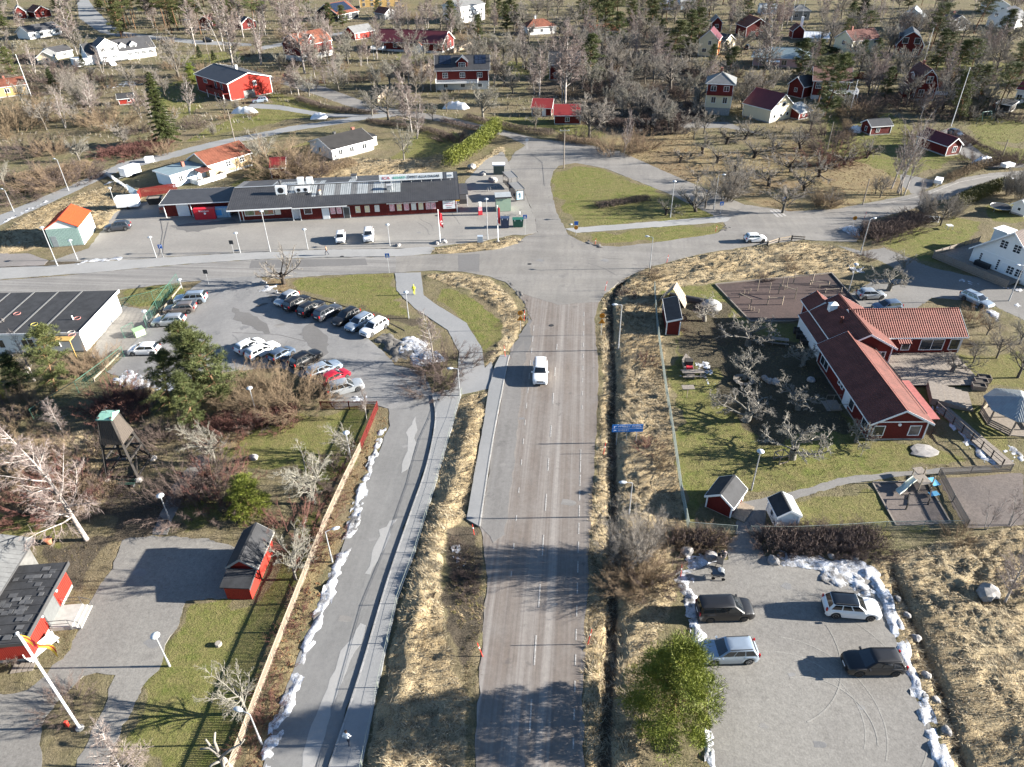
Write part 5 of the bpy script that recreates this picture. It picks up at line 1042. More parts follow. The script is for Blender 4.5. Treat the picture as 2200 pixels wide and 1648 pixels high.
hh('blue_house', 'light blue house peeping between trees at the top edge', (1462,22), (1490,21), 9, 4, 2, BLUW, RLT); hh('white_house', 'pale flat roofed house at the top edge above the pines', (1418,22), (1452,22), 9, 3.2, .4, WHTP, RLT, 'shed', 'x', wins=wrow('f',2,1.6,1.4,1.2))
hh('pale_shed', 'pale blue shed left of grey cottage at upper right', (1632,32), (1668,32), 7, 3, 1.6, BLUW, RLT)
hh('red_annex', 'red gabled house among trees in the top left corner', (35,42), (60,40), 9, 3.4, 2.6, RED, RGY, 'gable', 'y', wins=[('f',.5,2,1,1.2)]); hh('red_annex', 'red brick cottage partly hidden by the large top left birch', (78,40), (112,36), 9, 3.2, 2.4, RED, ROR, 'gable', 'y', wins=[('f',.5,2,1,1.2)])
# small play houses
t, W, D = house('play_house', 'little red playhouse with black roof and white gable boards', (1516,1090), (1553,1112), 3.0, 1.7, .9, RED, RFT, 'gable', 'y', ovh=.25, plinth=.1, W=2.6, cat='playhouse', corners=True)
t.rotation_euler[2] = R(-38); MB().box(W+.03, W+1.4, .2, 2.8, .05, .18).build('porch', WOODL, t); door(t, W, D, 'r', .6, .7, 1.3, DOORD); window(t, W, D, 'r', .25, 1.0, .5, .5, 1, 1)
t, W, D = house('play_house', 'little white playhouse with black and pale roof by the hedge', (1664,1136), (1706,1134), 2.4, 1.7, .7, WHT, RFT, 'gable', 'y', ovh=.15, plinth=.1, W=2.2, cat='playhouse', corners=True)
MB().extrude_profile([(W*.5+.02,2.585),(W+.16,1.80),(W+.16,1.83),(W*.5+.02,2.615)], -.16, D+.16, 'y').build('roof_slope', RLT, t); window(t, W, D, 'l', .5, 1.0, .5, .6, 1, 1)
t, W, D = house('tool_shed', 'dark red narrow tool shed with black roof in kindergarten garden', (1430,720), (1458,721), 6.4, 2.2, .5, RED, RFT, 'shed', 'y', ovh=.15, plinth=.1, cat='shed')
t = thing('wind_shelter', 'pale triangular timber shelter behind the narrow tool shed', 'shelter', G(1446,648), R(-25))
for (p, q, r_, s_) in (((-2.2,-1.5,0),(-2.0,1.6,0),(0,1.0,2.9),(.1,-1.6,2.9)),((2.2,-1.5,0),(2.0,1.6,0),(0,1.0,2.9),(.1,-1.6,2.9))):
    p, q, r_, s_ = map(Vector, (p, q, r_, s_))
    for k in range(9):
        u0, u1 = k/9+.008, (k+1)/9-.008; a_, b_, c_, d_ = p.lerp(s_,u0), p.lerp(s_,u1), q.lerp(r_,u1), q.lerp(r_,u0); n_ = (b_-a_).cross(d_-a_).normalized()*.04
        MB().add([a_,b_,c_,d_,a_+n_,b_+n_,c_+n_,d_+n_],[(0,3,2,1),(4,5,6,7),(0,1,5,4),(1,2,6,5),(2,3,7,6),(3,0,4,7)]).build('board', WOODL, t)
hh('doll_house', 'small white doll house with black roof in right edge garden', (2171,458), (2190,464), 3, 2.0, 1.0, WHT, RDK, 'gable', 'y', wins=[('f',.5,1.2,.5,.5,1,1)], cat='playhouse', W=2.4)
# gazebo
c = G(2172, 905); t = thing('gazebo', 'octagonal timber gazebo with ribbed grey tin roof', 'gazebo', c, R(12))
n = 8; r_ = 3.6
for k in range(n):
    a0, a1 = 2*math.pi*k/n, 2*math.pi*(k+1)/n; p, q = Vector((r_*math.cos(a0), r_*math.sin(a0), 2.3)), Vector((r_*math.cos(a1), r_*math.sin(a1), 2.3)); tp = Vector((0,0,3.5))
    b = MB().add([p,q,tp,p-Vector((0,0,.06)),q-Vector((0,0,.06)),tp-Vector((0,0,.06))],[(0,1,2),(5,4,3),(0,3,4,1)])
    mid = (p+q)/2; dn = (mid-tp); 
    for i in range(1, 12):
        u = i/12; e = p.lerp(q, u); s_ = 1-abs(2*u-1); top_ = e+(tp-mid)*s_; b.bar(e+Vector((0,0,.03)), top_+Vector((0,0,.03)), .07, .05)
    b.build('roof_segment', RLT, t); MB().box(-.07,.07,-.07,.07,-.2,2.3).build('post', WOOD, t, loc=(3.2*math.cos(a0),3.2*math.sin(a0),0))
    if k not in (5, 6):
        p, q = Vector((3.2*math.cos(a0),3.2*math.sin(a0),0)), Vector((3.2*math.cos(a1),3.2*math.sin(a1),0))
        for z in (.3,.55,.8): MB().bar(p+Vector((0,0,z)), q+Vector((0,0,z)), .04, .18).build('side_board', WOODL, t)
fl_ = MB().prism([(3.2*math.cos(2*math.pi*k/n), 3.2*math.sin(2*math.pi*k/n)) for k in range(n)], -.1, .12).build('floor', WOOD, t)
MB().box(-.7,.7,-5.8,-3.0,-.1,.1).build('ramp', WOOD, t)
# stepped stage
c = G(2036, 858); t = thing('wooden_stage', 'weathered stepped wooden platform beside the kindergarten deck', 'platform', c, R(-20))
for k in range(6): MB().box(-2.2+k*.78, -2.2+(k+1)*.78-.02, -1.9, 2.1, -.1, .95-.14*k).build('step', WOOD, t)
# ================================================================ TREES AND SHRUBS
def barkmat(name, c, c2, scale=6, rand=.12): return mat(name, c, .95, .4, scale, c2=c2, rand=rand, spec=.1)
BB = barkmat('birch bark', (.42,.39,.36), (.14,.12,.11), 2.2); BG = barkmat('grey bark', (.125,.112,.095), (.075,.065,.055)); BL = barkmat('lichen bark', (.20,.19,.165), (.11,.10,.085)); BP = barkmat('pine bark', (.19,.105,.06), (.10,.065,.045)); BD = barkmat('dark bark', (.07,.058,.048), (.04,.034,.03))
TB = barkmat('birch twigs', (.25,.205,.185), (.185,.148,.135)); TG = barkmat('grey twigs', (.26,.235,.205), (.185,.168,.145)); TL = barkmat('lichen twigs', (.28,.265,.22), (.20,.185,.155)); TT = barkmat('tan twigs', (.22,.165,.11), (.165,.12,.08)); TR = barkmat('red twigs', (.15,.075,.06), (.11,.058,.05)); TD = barkmat('dark twigs', (.125,.095,.082), (.085,.065,.058)); TP = barkmat('pale branches', (.27,.25,.215), (.18,.165,.14))
def leafmat(name, c, c2):
    if name in MATS: return MATS[name]
    m = mat(name, c, .6, .4, .7, c2=c2, rand=.16, spec=.2); return m
LP = leafmat('pine needles', (.095,.105,.036), (.062,.074,.028)); LS = leafmat('spruce needles', (.066,.078,.020), (.036,.048,.014)); LJ = leafmat('bright needles', (.165,.185,.030), (.105,.132,.022)); LD = leafmat('dark needles', (.040,.052,.020), (.024,.034,.014)); LH = leafmat('hedge leaves', (.11,.105,.026), (.065,.065,.02))
def rv(g): 
    v = g.normal(size=3); return v/np.linalg.norm(v)
class TM:                               # fast tree mesh: tubes as lists, twigs and needles as arrays
    def __init__(s): s.v = []; s.f = []; s.A = []
    def tube(s, P, Rr, n):
        o = len(s.v); m = len(P)
        for i in range(m):
            t = P[min(i+1, m-1)]-P[max(i-1, 0)]; t = t/(np.linalg.norm(t)+1e-9)
            a = np.cross(t, (0,0,1.) if abs(t[2]) < .95 else (1.,0,0)); a /= np.linalg.norm(a); b = np.cross(t, a)
            for k in range(n):
                th = 6.2832*k/n; s.v.append(P[i]+(a*math.cos(th)+b*math.sin(th))*Rr[i])
        for i in range(m-1):
            for k in range(n): s.f.append((o+i*n+k, o+i*n+(k+1)%n, o+(i+1)*n+(k+1)%n, o+(i+1)*n+k))
    def cones(s, p, q, r):              # arrays (k,3),(k,3),(k,)
        t = q-p; a = np.cross(t, (.3,.2,1.)); a /= np.linalg.norm(a, axis=1)[:,None]+1e-9; b = np.cross(t, a); b /= np.linalg.norm(b, axis=1)[:,None]+1e-9; r = r[:,None]
        x, y, z = p+a*r, p+(-.5*a+.87*b)*r, p+(-.5*a-.87*b)*r; s.A.append(np.stack([x,y,q, y,z,q, z,x,q], 1).reshape(-1,3))
    def blades(s, p, d, l, w_, g):
        k = len(p); sd = np.cross(d, g.normal(size=(k,3))); sd = sd/(np.linalg.norm(sd, axis=1)[:,None]+1e-9)*w_[:,None]/2; e = p+d*l[:,None]
        s.A.append(np.stack([p-sd*.6, p+sd, e], 1).reshape(-1,3))
    def mesh(s, name, m):
        me = bpy.data.meshes.new(name); v = np.array(s.v).reshape(-1,3); A = np.concatenate(s.A) if s.A else np.zeros((0,3)); nv = len(v); me.vertices.add(nv+len(A)); me.vertices.foreach_set('co', np.concatenate([v, A]).astype(np.float32).ravel())
        nq, na = len(s.f), len(A)//3; me.loops.add(nq*4+na*3); me.loops.foreach_set('vertex_index', np.concatenate([np.array(s.f, dtype=np.int32).ravel(), np.arange(na*3, dtype=np.int32)+nv]).astype(np.int32))
        me.polygons.add(nq+na); me.polygons.foreach_set('loop_start', np.concatenate([np.arange(nq)*4, nq*4+np.arange(na)*3]).astype(np.int32)); me.update(calc_edges=True); me.materials.append(m); return me
def grow(seed, spec, K=1.0):
    """spec: list of levels dict(n, a, l, f0, f1, wander, trop, sides, seg); first entry is the trunk"""
    g = np.random.default_rng(seed); T, C = TM(), TM(); last = len(spec)-1
    def br(p, d, ln, r, lv):
        S = spec[lv]; n = S.get('seg', 4)
        P = [p]; dd = d.copy(); Rr = [r]
        for i in range(n):
            dd = dd+g.normal(size=3)*S.get('wander', .1)+np.array((0,0,S.get('trop', 0)))/n; dd /= np.linalg.norm(dd)
            P.append(P[-1]+dd*ln/n); Rr.append(r*(1-(1-S.get('tip', .25))*(i+1)/n))
        (T if lv <= S.get('tr', 1) and lv < 2 else C).tube(P, Rr, S.get('sides', (8,5,4,3,3)[lv]))
        Nx = spec[lv+1]; k = Nx['n']; k = int(k*g.uniform(.8, 1.2)+.5) if lv else k
        f = Nx.get('f0', .2)+(Nx.get('f1', 1)-Nx.get('f0', .2))*(np.arange(k)+g.uniform(0, .9, k))/k; x = np.minimum(f, .999)*n; ii = x.astype(int); u = (x-ii)[:,None]
        PP = np.array(P); pp = PP[ii]*(1-u)+PP[ii+1]*u; ax = PP[ii+1]-PP[ii]; ax /= np.linalg.norm(ax, axis=1)[:,None]
        rad = g.normal(size=(k,3)); rad -= ax*(rad*ax).sum(1)[:,None]; rad /= np.linalg.norm(rad, axis=1)[:,None]; a = np.radians(Nx['a']*g.uniform(.7, 1.3, k))[:,None]
        dn = ax*np.cos(a)+rad*np.sin(a); L_ = ln*Nx['l']*g.uniform(.7, 1.15, k)*(1-Nx.get('sh', .5)*f); rr = np.minimum(np.array(Rr)[ii]*.7, np.maximum(Nx.get('rmin', .008), r*Nx.get('r', .4)*(1-.5*f)))
        if lv+1 == last:
            rr = rr*K
            q = pp+dn*L_[:,None]; q[:,2] += Nx.get('trop', 0)*L_*.5; mid = (pp+q)/2+g.normal(size=(k,3))*.06*L_[:,None]; C.cones(pp, q, rr)
            sd = g.normal(size=(k,3)); e2 = mid+(dn+sd*.55)*L_[:,None]*.55; C.cones(mid, e2, rr*.8); sd = g.normal(size=(k,3)); e3 = mid*.5+pp*.5; C.cones(e3, e3+(dn+sd*.6)*L_[:,None]*.5, rr*.8); return
        for j in range(k): br(pp[j], dn[j], L_[j], rr[j], lv+1)
    t = spec[0]; starts = t.get('stems', 1)
    for s_ in range(starts):
        if starts == 1: d = np.array((g.normal()*.03, g.normal()*.03, 1.)); p = np.zeros(3)
        else:
            th = g.uniform(0, 6.28); sp = t.get('spread', .4)*math.sqrt(g.uniform(.02, 1)); d = np.array((math.cos(th)*sp, math.sin(th)*sp, 1.)); p = np.array((math.cos(th), math.sin(th), 0))*t.get('base', .3)*sp
        p = p-np.array((0,0,.3)); d /= np.linalg.norm(d)
        br(p, d, t['l']*(g.uniform(.75, 1.05) if starts > 1 else 1), t['r']*(g.uniform(.6, 1) if starts > 1 else 1), 0)
    return T, C
PROTO = {}
def proto(kind, i, H, T, C, bm_, cm, nm):
    PROTO.setdefault(kind, []).append((H, T.mesh('trunk', bm_), C.mesh('crown', cm), nm))
for i in range(4):
    S_ = [dict(l=14, r=.20, wander=.03, seg=9, tip=.08), dict(n=34, a=48, l=.40, f0=.2, f1=.97, sh=.78, r=.42, wander=.10, trop=.35, seg=4, rmin=.03), dict(n=11, a=42, l=.42, f0=.2, r=.5, wander=.14, trop=-.1, seg=2, rmin=.02), dict(n=10, a=38, l=.55, f0=.15, r=.5, trop=-.35, rmin=.017)]
    proto('birch', i, 14, *grow(10+i, S_), BB, TB, 'birch_tree')
    if i < 2: proto('far_birch', i, 14, *grow(10+i, S_, 2.2), BB, TB, 'birch_tree')
for i in range(3):
    S_ = [dict(l=11.5, r=.15, wander=.04, seg=8, tip=.08, stems=3, spread=.22, base=2.0), dict(n=18, a=40, l=.33, f0=.25, f1=.97, sh=.7, r=.42, wander=.10, trop=.35, seg=4, rmin=.025), dict(n=7, a=42, l=.42, f0=.2, r=.5, wander=.14, trop=.1, seg=2, rmin=.02), dict(n=7, a=38, l=.5, f0=.15, r=.5, trop=0, rmin=.016)]
    proto('twin', i, 12, *grow(30+i, S_), BB, TB, 'birch_tree')
    if i < 2: proto('far_twin', i, 12, *grow(30+i, S_, 2.2), BB, TB, 'birch_tree')
for i in range(4):
    S_ = [dict(l=5.2, r=.24, wander=.05, seg=5, tip=.5), dict(n=11, a=48, l=.95, f0=.28, f1=1, sh=.15, r=.55, wander=.12, trop=.45, seg=5, rmin=.06), dict(n=10, a=42, l=.46, f0=.2, r=.5, wander=.14, trop=.25, seg=3, rmin=.035), dict(n=7, a=40, l=.45, f0=.2, r=.5, wander=.15, trop=.1, seg=2, rmin=.02), dict(n=7, a=40, l=.55, f0=.15, r=.5, trop=.1, rmin=.016)]
    proto('grey', i, 10, *grow(50+i, S_), BG, TG, 'bare_tree')
    if i < 2: proto('far_grey', i, 10, *grow(50+i, S_, 2.2), BG, TG, 'bare_tree')
for i in range(3):
    S_ = [dict(l=3.6, r=.2, wander=.06, seg=4, tip=.55), dict(n=9, a=42, l=1.35, f0=.3, f1=1, sh=.2, r=.6, wander=.12, trop=.5, seg=5, rmin=.06), dict(n=10, a=42, l=.45, f0=.15, r=.5, wander=.14, trop=.2, seg=3, rmin=.03), dict(n=6, a=40, l=.5, f0=.15, r=.5, wander=.14, trop=.1, seg=2, rmin=.024), dict(n=6, a=40, l=.55, f0=.15, r=.5, trop=.1, rmin=.018)]
    proto('lichen', i, 9, *grow(70+i, S_), BL, TL, 'bare_tree')
    if i < 2: proto('far_lichen', i, 9, *grow(70+i, S_, 2.2), BL, TL, 'bare_tree')
for i in range(4):
    proto('fruit', i, 5, *grow(90+i, [dict(l=1.5, r=.24, wander=.08, seg=3, tip=.8), dict(n=7, a=58, l=1.75, f0=.55, f1=1, sh=.1, r=.55, wander=.28, trop=.5, seg=6, tip=.35, rmin=.06), dict(n=7, a=52, l=.42, f0=.3, sh=.2, r=.55, wander=.3, trop=.35, seg=4, tip=.5, rmin=.038), dict(n=6, a=55, l=.38, f0=.35, sh=.1, r=.6, wander=.3, trop=.3, seg=2, rmin=.028), dict(n=7, a=50, l=.75, f0=.2, r=.6, trop=.4, rmin=.015)]), BL, TP, 'pollarded_fruit_tree')
for i in range(2):
    S_ = [dict(l=1.6, r=.22, wander=.08, seg=3, tip=.8), dict(n=8, a=55, l=1.9, f0=.5, f1=1, sh=.1, r=.5, wander=.2, trop=.5, seg=5, tip=.3, rmin=.06), dict(n=9, a=48, l=.42, f0=.2, r=.5, wander=.2, trop=.4, seg=3, rmin=.03), dict(n=7, a=45, l=.42, f0=.2, r=.5, wander=.15, trop=.3, seg=2, rmin=.02), dict(n=5, a=45, l=.55, f0=.2, r=.5, trop=.3, rmin=.014)]
    proto('orchard', i, 5, *grow(95+i, S_), BD, TG, 'fruit_tree')
    if i < 2: proto('far_orchard', i, 5, *grow(95+i, S_, 2.2), BD, TG, 'fruit_tree')
def shrubs(kind, i, H, stems, spread, bm_, cm, nm, seed, l2=.30, n2=11, n3=9, trop=-.1, r=.03):
    proto(kind, i, H, *grow(seed, [dict(l=H*1.02, r=r, wander=.08, seg=5, tip=.2, stems=stems, spread=spread, base=.5*H*spread, trop=trop, sides=4), dict(n=n2, a=32, l=l2, f0=.15, f1=1, sh=.4, r=.5, wander=.12, seg=2, sides=3, rmin=.016), dict(n=n3, a=36, l=.62, f0=.1, r=.6, trop=.1, rmin=.014)]), bm_, cm, nm)
for i in range(2): shrubs('tan', i, 3, 34, 1.0, TT, TT, 'bare_shrub', 110+i); shrubs('brown', i, 2.5, 34, 1.2, TD, TD, 'bare_shrub', 120+i); shrubs('red', i, 2, 40, 1.3, TR, TR, 'red_twig_shrub', 130+i, n2=7); shrubs('upright', i, 5, 26, .42, BG, TG, 'bare_shrub', 140+i, trop=.12, r=.04, n2=14, n3=10, l2=.28)
shrubs('willow', 0, 4, 60, .95, TT, TT, 'willow_thicket', 150, n2=10, n3=8)
def blob(C, g, c, rad, n, l, w_, up=.2, flat=.75):
    d = g.normal(size=(n,3)); d /= np.linalg.norm(d, axis=1)[:,None]; d[:,2] = np.abs(d[:,2])*.7+d[:,2]*.3+up; d /= np.linalg.norm(d, axis=1)[:,None]
    p = c+d*np.array((rad,rad,rad*flat))*g.uniform(.25, 1.0, n)[:,None]**.6; C.blades(p, d*.9+g.normal(size=(n,3))*.45, l*g.uniform(.7,1.3,n), w_*g.uniform(.7,1.3,n), g)
def pine(seed, H=14, cr=.45, nb=26, rad=.3, dense=110, low=0, l=.30, w_=.08):
    g = np.random.default_rng(seed); T, C = TM(), TM(); P = [np.array((0,0,-.3))]; d = np.array((g.normal()*.05, g.normal()*.05, 1.))
    for i in range(7): d = d+g.normal(size=3)*.035; d[2] = max(d[2], .9); P.append(P[-1]+d/np.linalg.norm(d)*H*.98/7)
    T.tube(P, [.24*H/14*(1-i/8.5) for i in range(8)], 8)
    for j in range(nb):
        f = (1-cr)+cr*(j+g.uniform())/nb; x = min(f,.98)*7; i = int(x); p = P[i]*(1-(x-i))+P[i+1]*(x-i); th = 2.4*j+g.uniform(-.4,.4)
        e = (f-(1-cr))/cr; L_ = H*rad*(math.sin(math.pi*min(1, .22+.80*e))**.8+.12)*g.uniform(.55,1.1); dn = np.array((math.cos(th), math.sin(th), -.1+.7*e+g.normal()*.12)); dn /= np.linalg.norm(dn)
        Q = [p]; 
        for k in range(4): dn = dn+g.normal(size=3)*.12+np.array((0,0,.06)); dn /= np.linalg.norm(dn); Q.append(Q[-1]+dn*L_/4)
        T.tube(Q, [.07,.06,.045,.03,.015], 4)
        for k in (1.6, 2.4, 3.2, 4.0):
            i = min(int(k), 3); c = Q[i]*(1-(k-i))+Q[i+1]*(k-i)+g.normal(size=3)*np.array((.35,.35,.15)); blob(C, g, c, g.uniform(.42,.85)*H/14, dense, l, w_)
    blob(C, g, P[-1]+np.array((0,0,-.1)), .7*H/14, dense*2, l, w_)
    return T, C
for i in range(3): proto('pine', i, 14, *pine(200+i), BP, LP, 'pine_tree')
for i in range(2): proto('bushpine', i, 12, *pine(210+i, 12, .88, 40, .25, 120), BP, LP, 'pine_tree')
def conical(seed, H, rad, n, l, w_, lobes=60, prof=.8):
    g = np.random.default_rng(seed); T, C = TM(), TM(); T.tube([np.array((0,0,-.3)), np.array((0,0,H*.5)), np.array((.05,.0,H*.95))], [.16*H/6,.10*H/6,.02], 7)
    for j in range(lobes):
        f = .03+.95*((j+g.uniform())/lobes); th = 2.4*j+g.uniform(-.4,.4); rr = rad*(min(1, .55+f*2.6)*(1-f)**prof*1.12+.06); 
        c = np.array((math.cos(th)*rr*.82, math.sin(th)*rr*.82, f*H)); T.tube([np.array((0,0,f*H*.93)), c], [.03,.01], 3)
        blob(C, g, c*g.uniform(.8,1.14), rad*g.uniform(.12,.36), n, l, w_, .35, 1.0)
        if j % 2: blob(C, g, c*np.array((.45,.45,1)), rad*.34, n//2, l, w_, .35, 1.0)
    blob(C, g, np.array((0,0,H*.96)), rad*.16, n, l, w_, .6, 1.5); return T, C
proto('bigpine', 0, 7, *conical(220, 7, 3.4, 430, .19, .05, 95, .72), BP, LJ, 'dense_pine'); proto('thuja', 0, 5, *conical(230, 5, 1.9, 300, .15, .045, 70, .6), BP, LJ, 'thuja'); proto('darkcon', 0, 6, *conical(240, 6, 1.6, 160, .22, .07, 60, .8), BD, LD, 'dark_conifer')
def spruce(seed, H=16, rad=3.4):
    g = np.random.default_rng(seed); T, C = TM(), TM(); T.tube([np.array((0,0,-.3)), np.array((0,0,H*.5)), np.array((0,0,H*.97))], [.28,.17,.03], 8)
    for j in range(105):
        f = .13+.86*(j/105); th = 2.4*j+g.uniform(-.3,.3); L_ = rad*(1-f)**.8*g.uniform(.75,1.15)+.25; d = np.array((math.cos(th), math.sin(th), .28*f-.12)); p = np.array((0,0,f*H)); Q = [p]
        for k in range(4): d = d+np.array((0,0,-.13+.07*k)); Q.append(Q[-1]+d/np.linalg.norm(d)*L_/4)
        T.tube(Q, [.04,.03,.02,.015,.008], 3); side = np.array((-math.sin(th), math.cos(th), 0))
        k = int(40+L_*60); u = g.uniform(.08,1,k); i = np.minimum((u*4).astype(int),3); QQ = np.array(Q); c = QQ[i]*(1-(u*4-i))[:,None]+QQ[i+1]*(u*4-i)[:,None]; sg = g.normal(size=k); wv = side*(sg*.34*(1.15-u)*min(L_,2.2)/1.6)[:,None]
        dd = side*np.sign(sg)[:,None]*.5+d*.6+np.array((0,0,-.55)); C.blades(c+wv, dd+g.normal(size=(k,3))*.25, g.uniform(.25,.45,k), np.full(k,.15), g)
    return T, C
for i in range(2): proto('spruce', i, 16, *spruce(250+i), BD, LS, 'spruce_tree')
DESC = {'birch': 'bare birch tree', 'twin': 'multi stemmed bare birch', 'grey': 'bare grey broadleaf tree', 'lichen': 'bare pale grey tree', 'fruit': 'pollarded pale fruit tree', 'orchard': 'dark bare fruit tree', 'tan': 'tan bare shrub', 'brown': 'brown bare shrub', 'red': 'red twigged shrub', 'upright': 'upright bare shrub', 'willow': 'golden brown willow thicket', 'pine': 'tall pine tree', 'bushpine': 'bushy pine tree', 'bigpine': 'dense bright pine', 'thuja': 'bright green thuja', 'darkcon': 'dark conifer', 'spruce': 'dark green spruce'}
CATG = {'birch': ('tree', 'bare birches'), 'twin': ('tree', 'bare birches'), 'grey': ('tree', 'bare broadleaf trees'), 'lichen': ('tree', 'bare broadleaf trees'), 'fruit': ('tree', 'pollarded fruit trees'), 'orchard': ('tree', 'orchard fruit trees'), 'tan': ('shrub', 'bare shrubs'), 'brown': ('shrub', 'bare shrubs'), 'red': ('shrub', 'red twigged shrubs'), 'upright': ('shrub', 'bare shrubs'), 'willow': ('shrub', None), 'pine': ('tree', 'pines'), 'bushpine': ('tree', 'pines'), 'bigpine': ('tree', None), 'thuja': ('shrub', None), 'darkcon': ('tree', 'dark conifers'), 'spruce': ('tree', 'spruces')}
LM = [(270,125,'white villa with dormers'),(98,80,'white top left bungalow'),(30,205,'yellow house'),(490,205,'red balcony house'),(645,128,'red gambrel house'),(735,42,'black solar house'),(890,110,'long red house'),(995,192,'solar dormer house'),(1210,172,'dark red house'),(1195,260,'red roofed woodsheds'),(1540,247,'cream tower house'),(1660,258,'beige barn'),(1780,214,'glazed veranda house'),(1980,217,'red mansard house'),(1890,290,'black roofed play cabin'),(2045,335,'roadside cabin'),(1680,145,'pink bungalow'),(1520,121,'narrow beige house'),(1626,80,'orange gabled house'),(1165,75,'white hipped cottage'),(1295,83,'pale bungalow'),(1948,123,'black gambrel house'),(1855,116,'cream house'),(1000,46,'tall white villa'),(444,64,'dark red top cottage'),(537,63,'smaller red top cottage'),(760,336,'white rendered bungalow'),(490,372,'yellow cottage'),(640,470,'grocery store'),(155,530,'green garage'),(1350,440,'grass traffic island'),(2130,590,'white gabled villa'),(1850,850,'kindergarten'),(1445,700,'narrow tool shed'),(180,720,'black roofed school building'),(268,1008,'bell tower'),(540,1270,'red lean-to shed'),(100,1370,'red community hall'),(1700,1350,'gravel car lot'),(2170,930,'gazebo'),(820,18,'ochre house'),(2055,66,'black roofed white cottage'),(2145,60,'top right corner villa'),(2190,225,'red roofed villa'),(1750,90,'white greenhouse'),(1714,84,'red outhouse'),(785,84,'mossy roofed cottage'),(840,42,'orange roofed cottage'),(1570,470,'road crossing'),(640,750,'car park'),(274,226,'tiny green door hut'),(1150,440,'bus shelters')]
TREES = []; PSRC = {}
def tree(kind, px, py, topy=None, label=None, H=None, wide=1.0, var=None, cat=None):
    h = H or max(.8, hgt(px, py, topy)); TREES.append([kind, px, py, h, label, wide, var])
def put_trees():
    byl = {}
    for T_ in TREES:
        kind, px, py, h, label, wide, var = T_
        if not label:
            ds = sorted(((px-a)**2+((py-b)*2.2)**2, a, b, s_) for a, b, s_ in LM)
            _, a, b, s_ = ds[0]; dx, dy = px-a, (py-b)*2.2
            rel = ('right of' if dx > 0 else 'left of') if abs(dx) > abs(dy) else ('in front of' if dy > 0 else 'behind')
            label = f'{DESC[kind]} {rel} the {s_}'
        byl.setdefault(label, []).append(T_)
    ORD = ['first','second','third','fourth','fifth','sixth','seventh','eighth','ninth','tenth','eleventh','twelfth']
    for label, ts in byl.items():
        ts.sort(key=lambda t: t[1])
        for i, T_ in enumerate(ts):
            kind, px, py, h, _, wide, var = T_
            n = len(ts); lb = label
            if n == 2: lb = label+(', the left one' if i == 0 else ', the right one')
            elif n > 2: lb = label+(', leftmost' if i == 0 else ', rightmost' if i == n-1 else f', {ORD[min(i,11)]} from left')
            vs_ = PROTO.get('far_'+kind, PROTO[kind]) if py < 335 else PROTO[kind]; H0, tm, cm, nm = vs_[(var if var is not None else rnd.randrange(len(vs_))) % len(vs_)]
            loc = GZ(px, py); s_ = h/H0; key = tm.name
            cat, grp = CATG[kind]
            if key not in PSRC:
                t = thing(nm, lb, cat, loc, rnd.uniform(0, 6.28), grp); obj('trunk' if cat == 'tree' else 'stems', tm, t); obj('crown' if cat == 'tree' else 'branches', cm, t); PSRC[key] = (t, list(t.children)); t.scale = (s_*wide, s_*wide, s_)
            else:
                src, ch = PSRC[key]; t = src.copy(); col.objects.link(t); t.location = loc; t.rotation_euler = (0, 0, rnd.uniform(0, 6.28)); t.scale = (s_*wide, s_*wide, s_)
                tag(t, lb, cat, grp)
                for c in ch: q = c.copy(); col.objects.link(q); q.parent = t
# ---- near left
tree('birch', 187, 1160, 875, 'large leaning white birch in front of the bell tower', wide=1.1, var=0)
tree('birch', 137, 932, 850); tree('birch', 110, 900, 860, wide=1.2); tree('twin', 76, 818, 695, wide=.8); tree('twin', 10, 745, 670)
tree('lichen', 461, 994, 865, wide=.95); tree('lichen', 676, 1082, 915, 'big rounded pale tree by the picket fence above the red shed', wide=1.05, var=0); tree('lichen', 636, 1245, 1085, 'pale multi limbed tree standing right of the red shed', wide=.8, var=1); tree('lichen', 748, 978, 888, 'pale lichen tree by the red fence end', wide=1.1)
tree('birch', 788, 902, 825, 'thin bare sapling at the corner of the red fence', wide=.6); tree('lichen', 528, 1535, 1415, 'round tan twigged tree at the picket fence, lower left', wide=1.0, var=2); tree('birch', 285, 1700, 1560, 'tan bare sapling at the bottom edge beside gravel path', wide=.9)
tree('bushpine', 122, 842, 712, wide=1.15); tree('darkcon', 45, 835, 765, wide=1.3); tree('thuja', -2, 860, 815, 'bright conifer cut by the left edge of picture', wide=1.2)
tree('bushpine', 430, 862, 690, 'tallest of the pines beside the car park', wide=1.0, var=0); tree('bushpine', 368, 890, 765, 'pine in front of the snow patch by the car park', wide=1.1, var=1); tree('bushpine', 480, 865, 692, 'pine nearest the car park, right of the tallest', wide=1.0, var=1); tree('bushpine', 420, 915, 800, 'low pine between the tallest and the willow thicket', wide=1.0, var=0); tree('thuja', 540, 1108, 0, 'bright green thuja behind the red shed', H=4.9, wide=1.15)
tree('willow', 600, 870, 800, 'golden brown willow thicket below the row of parked cars', wide=1.2); tree('willow', 540, 860, 800, 'willow thicket beside the pines, left half', wide=1.2); tree('tan', 660, 872, 815, wide=1.3); tree('tan', 500, 850, 790)
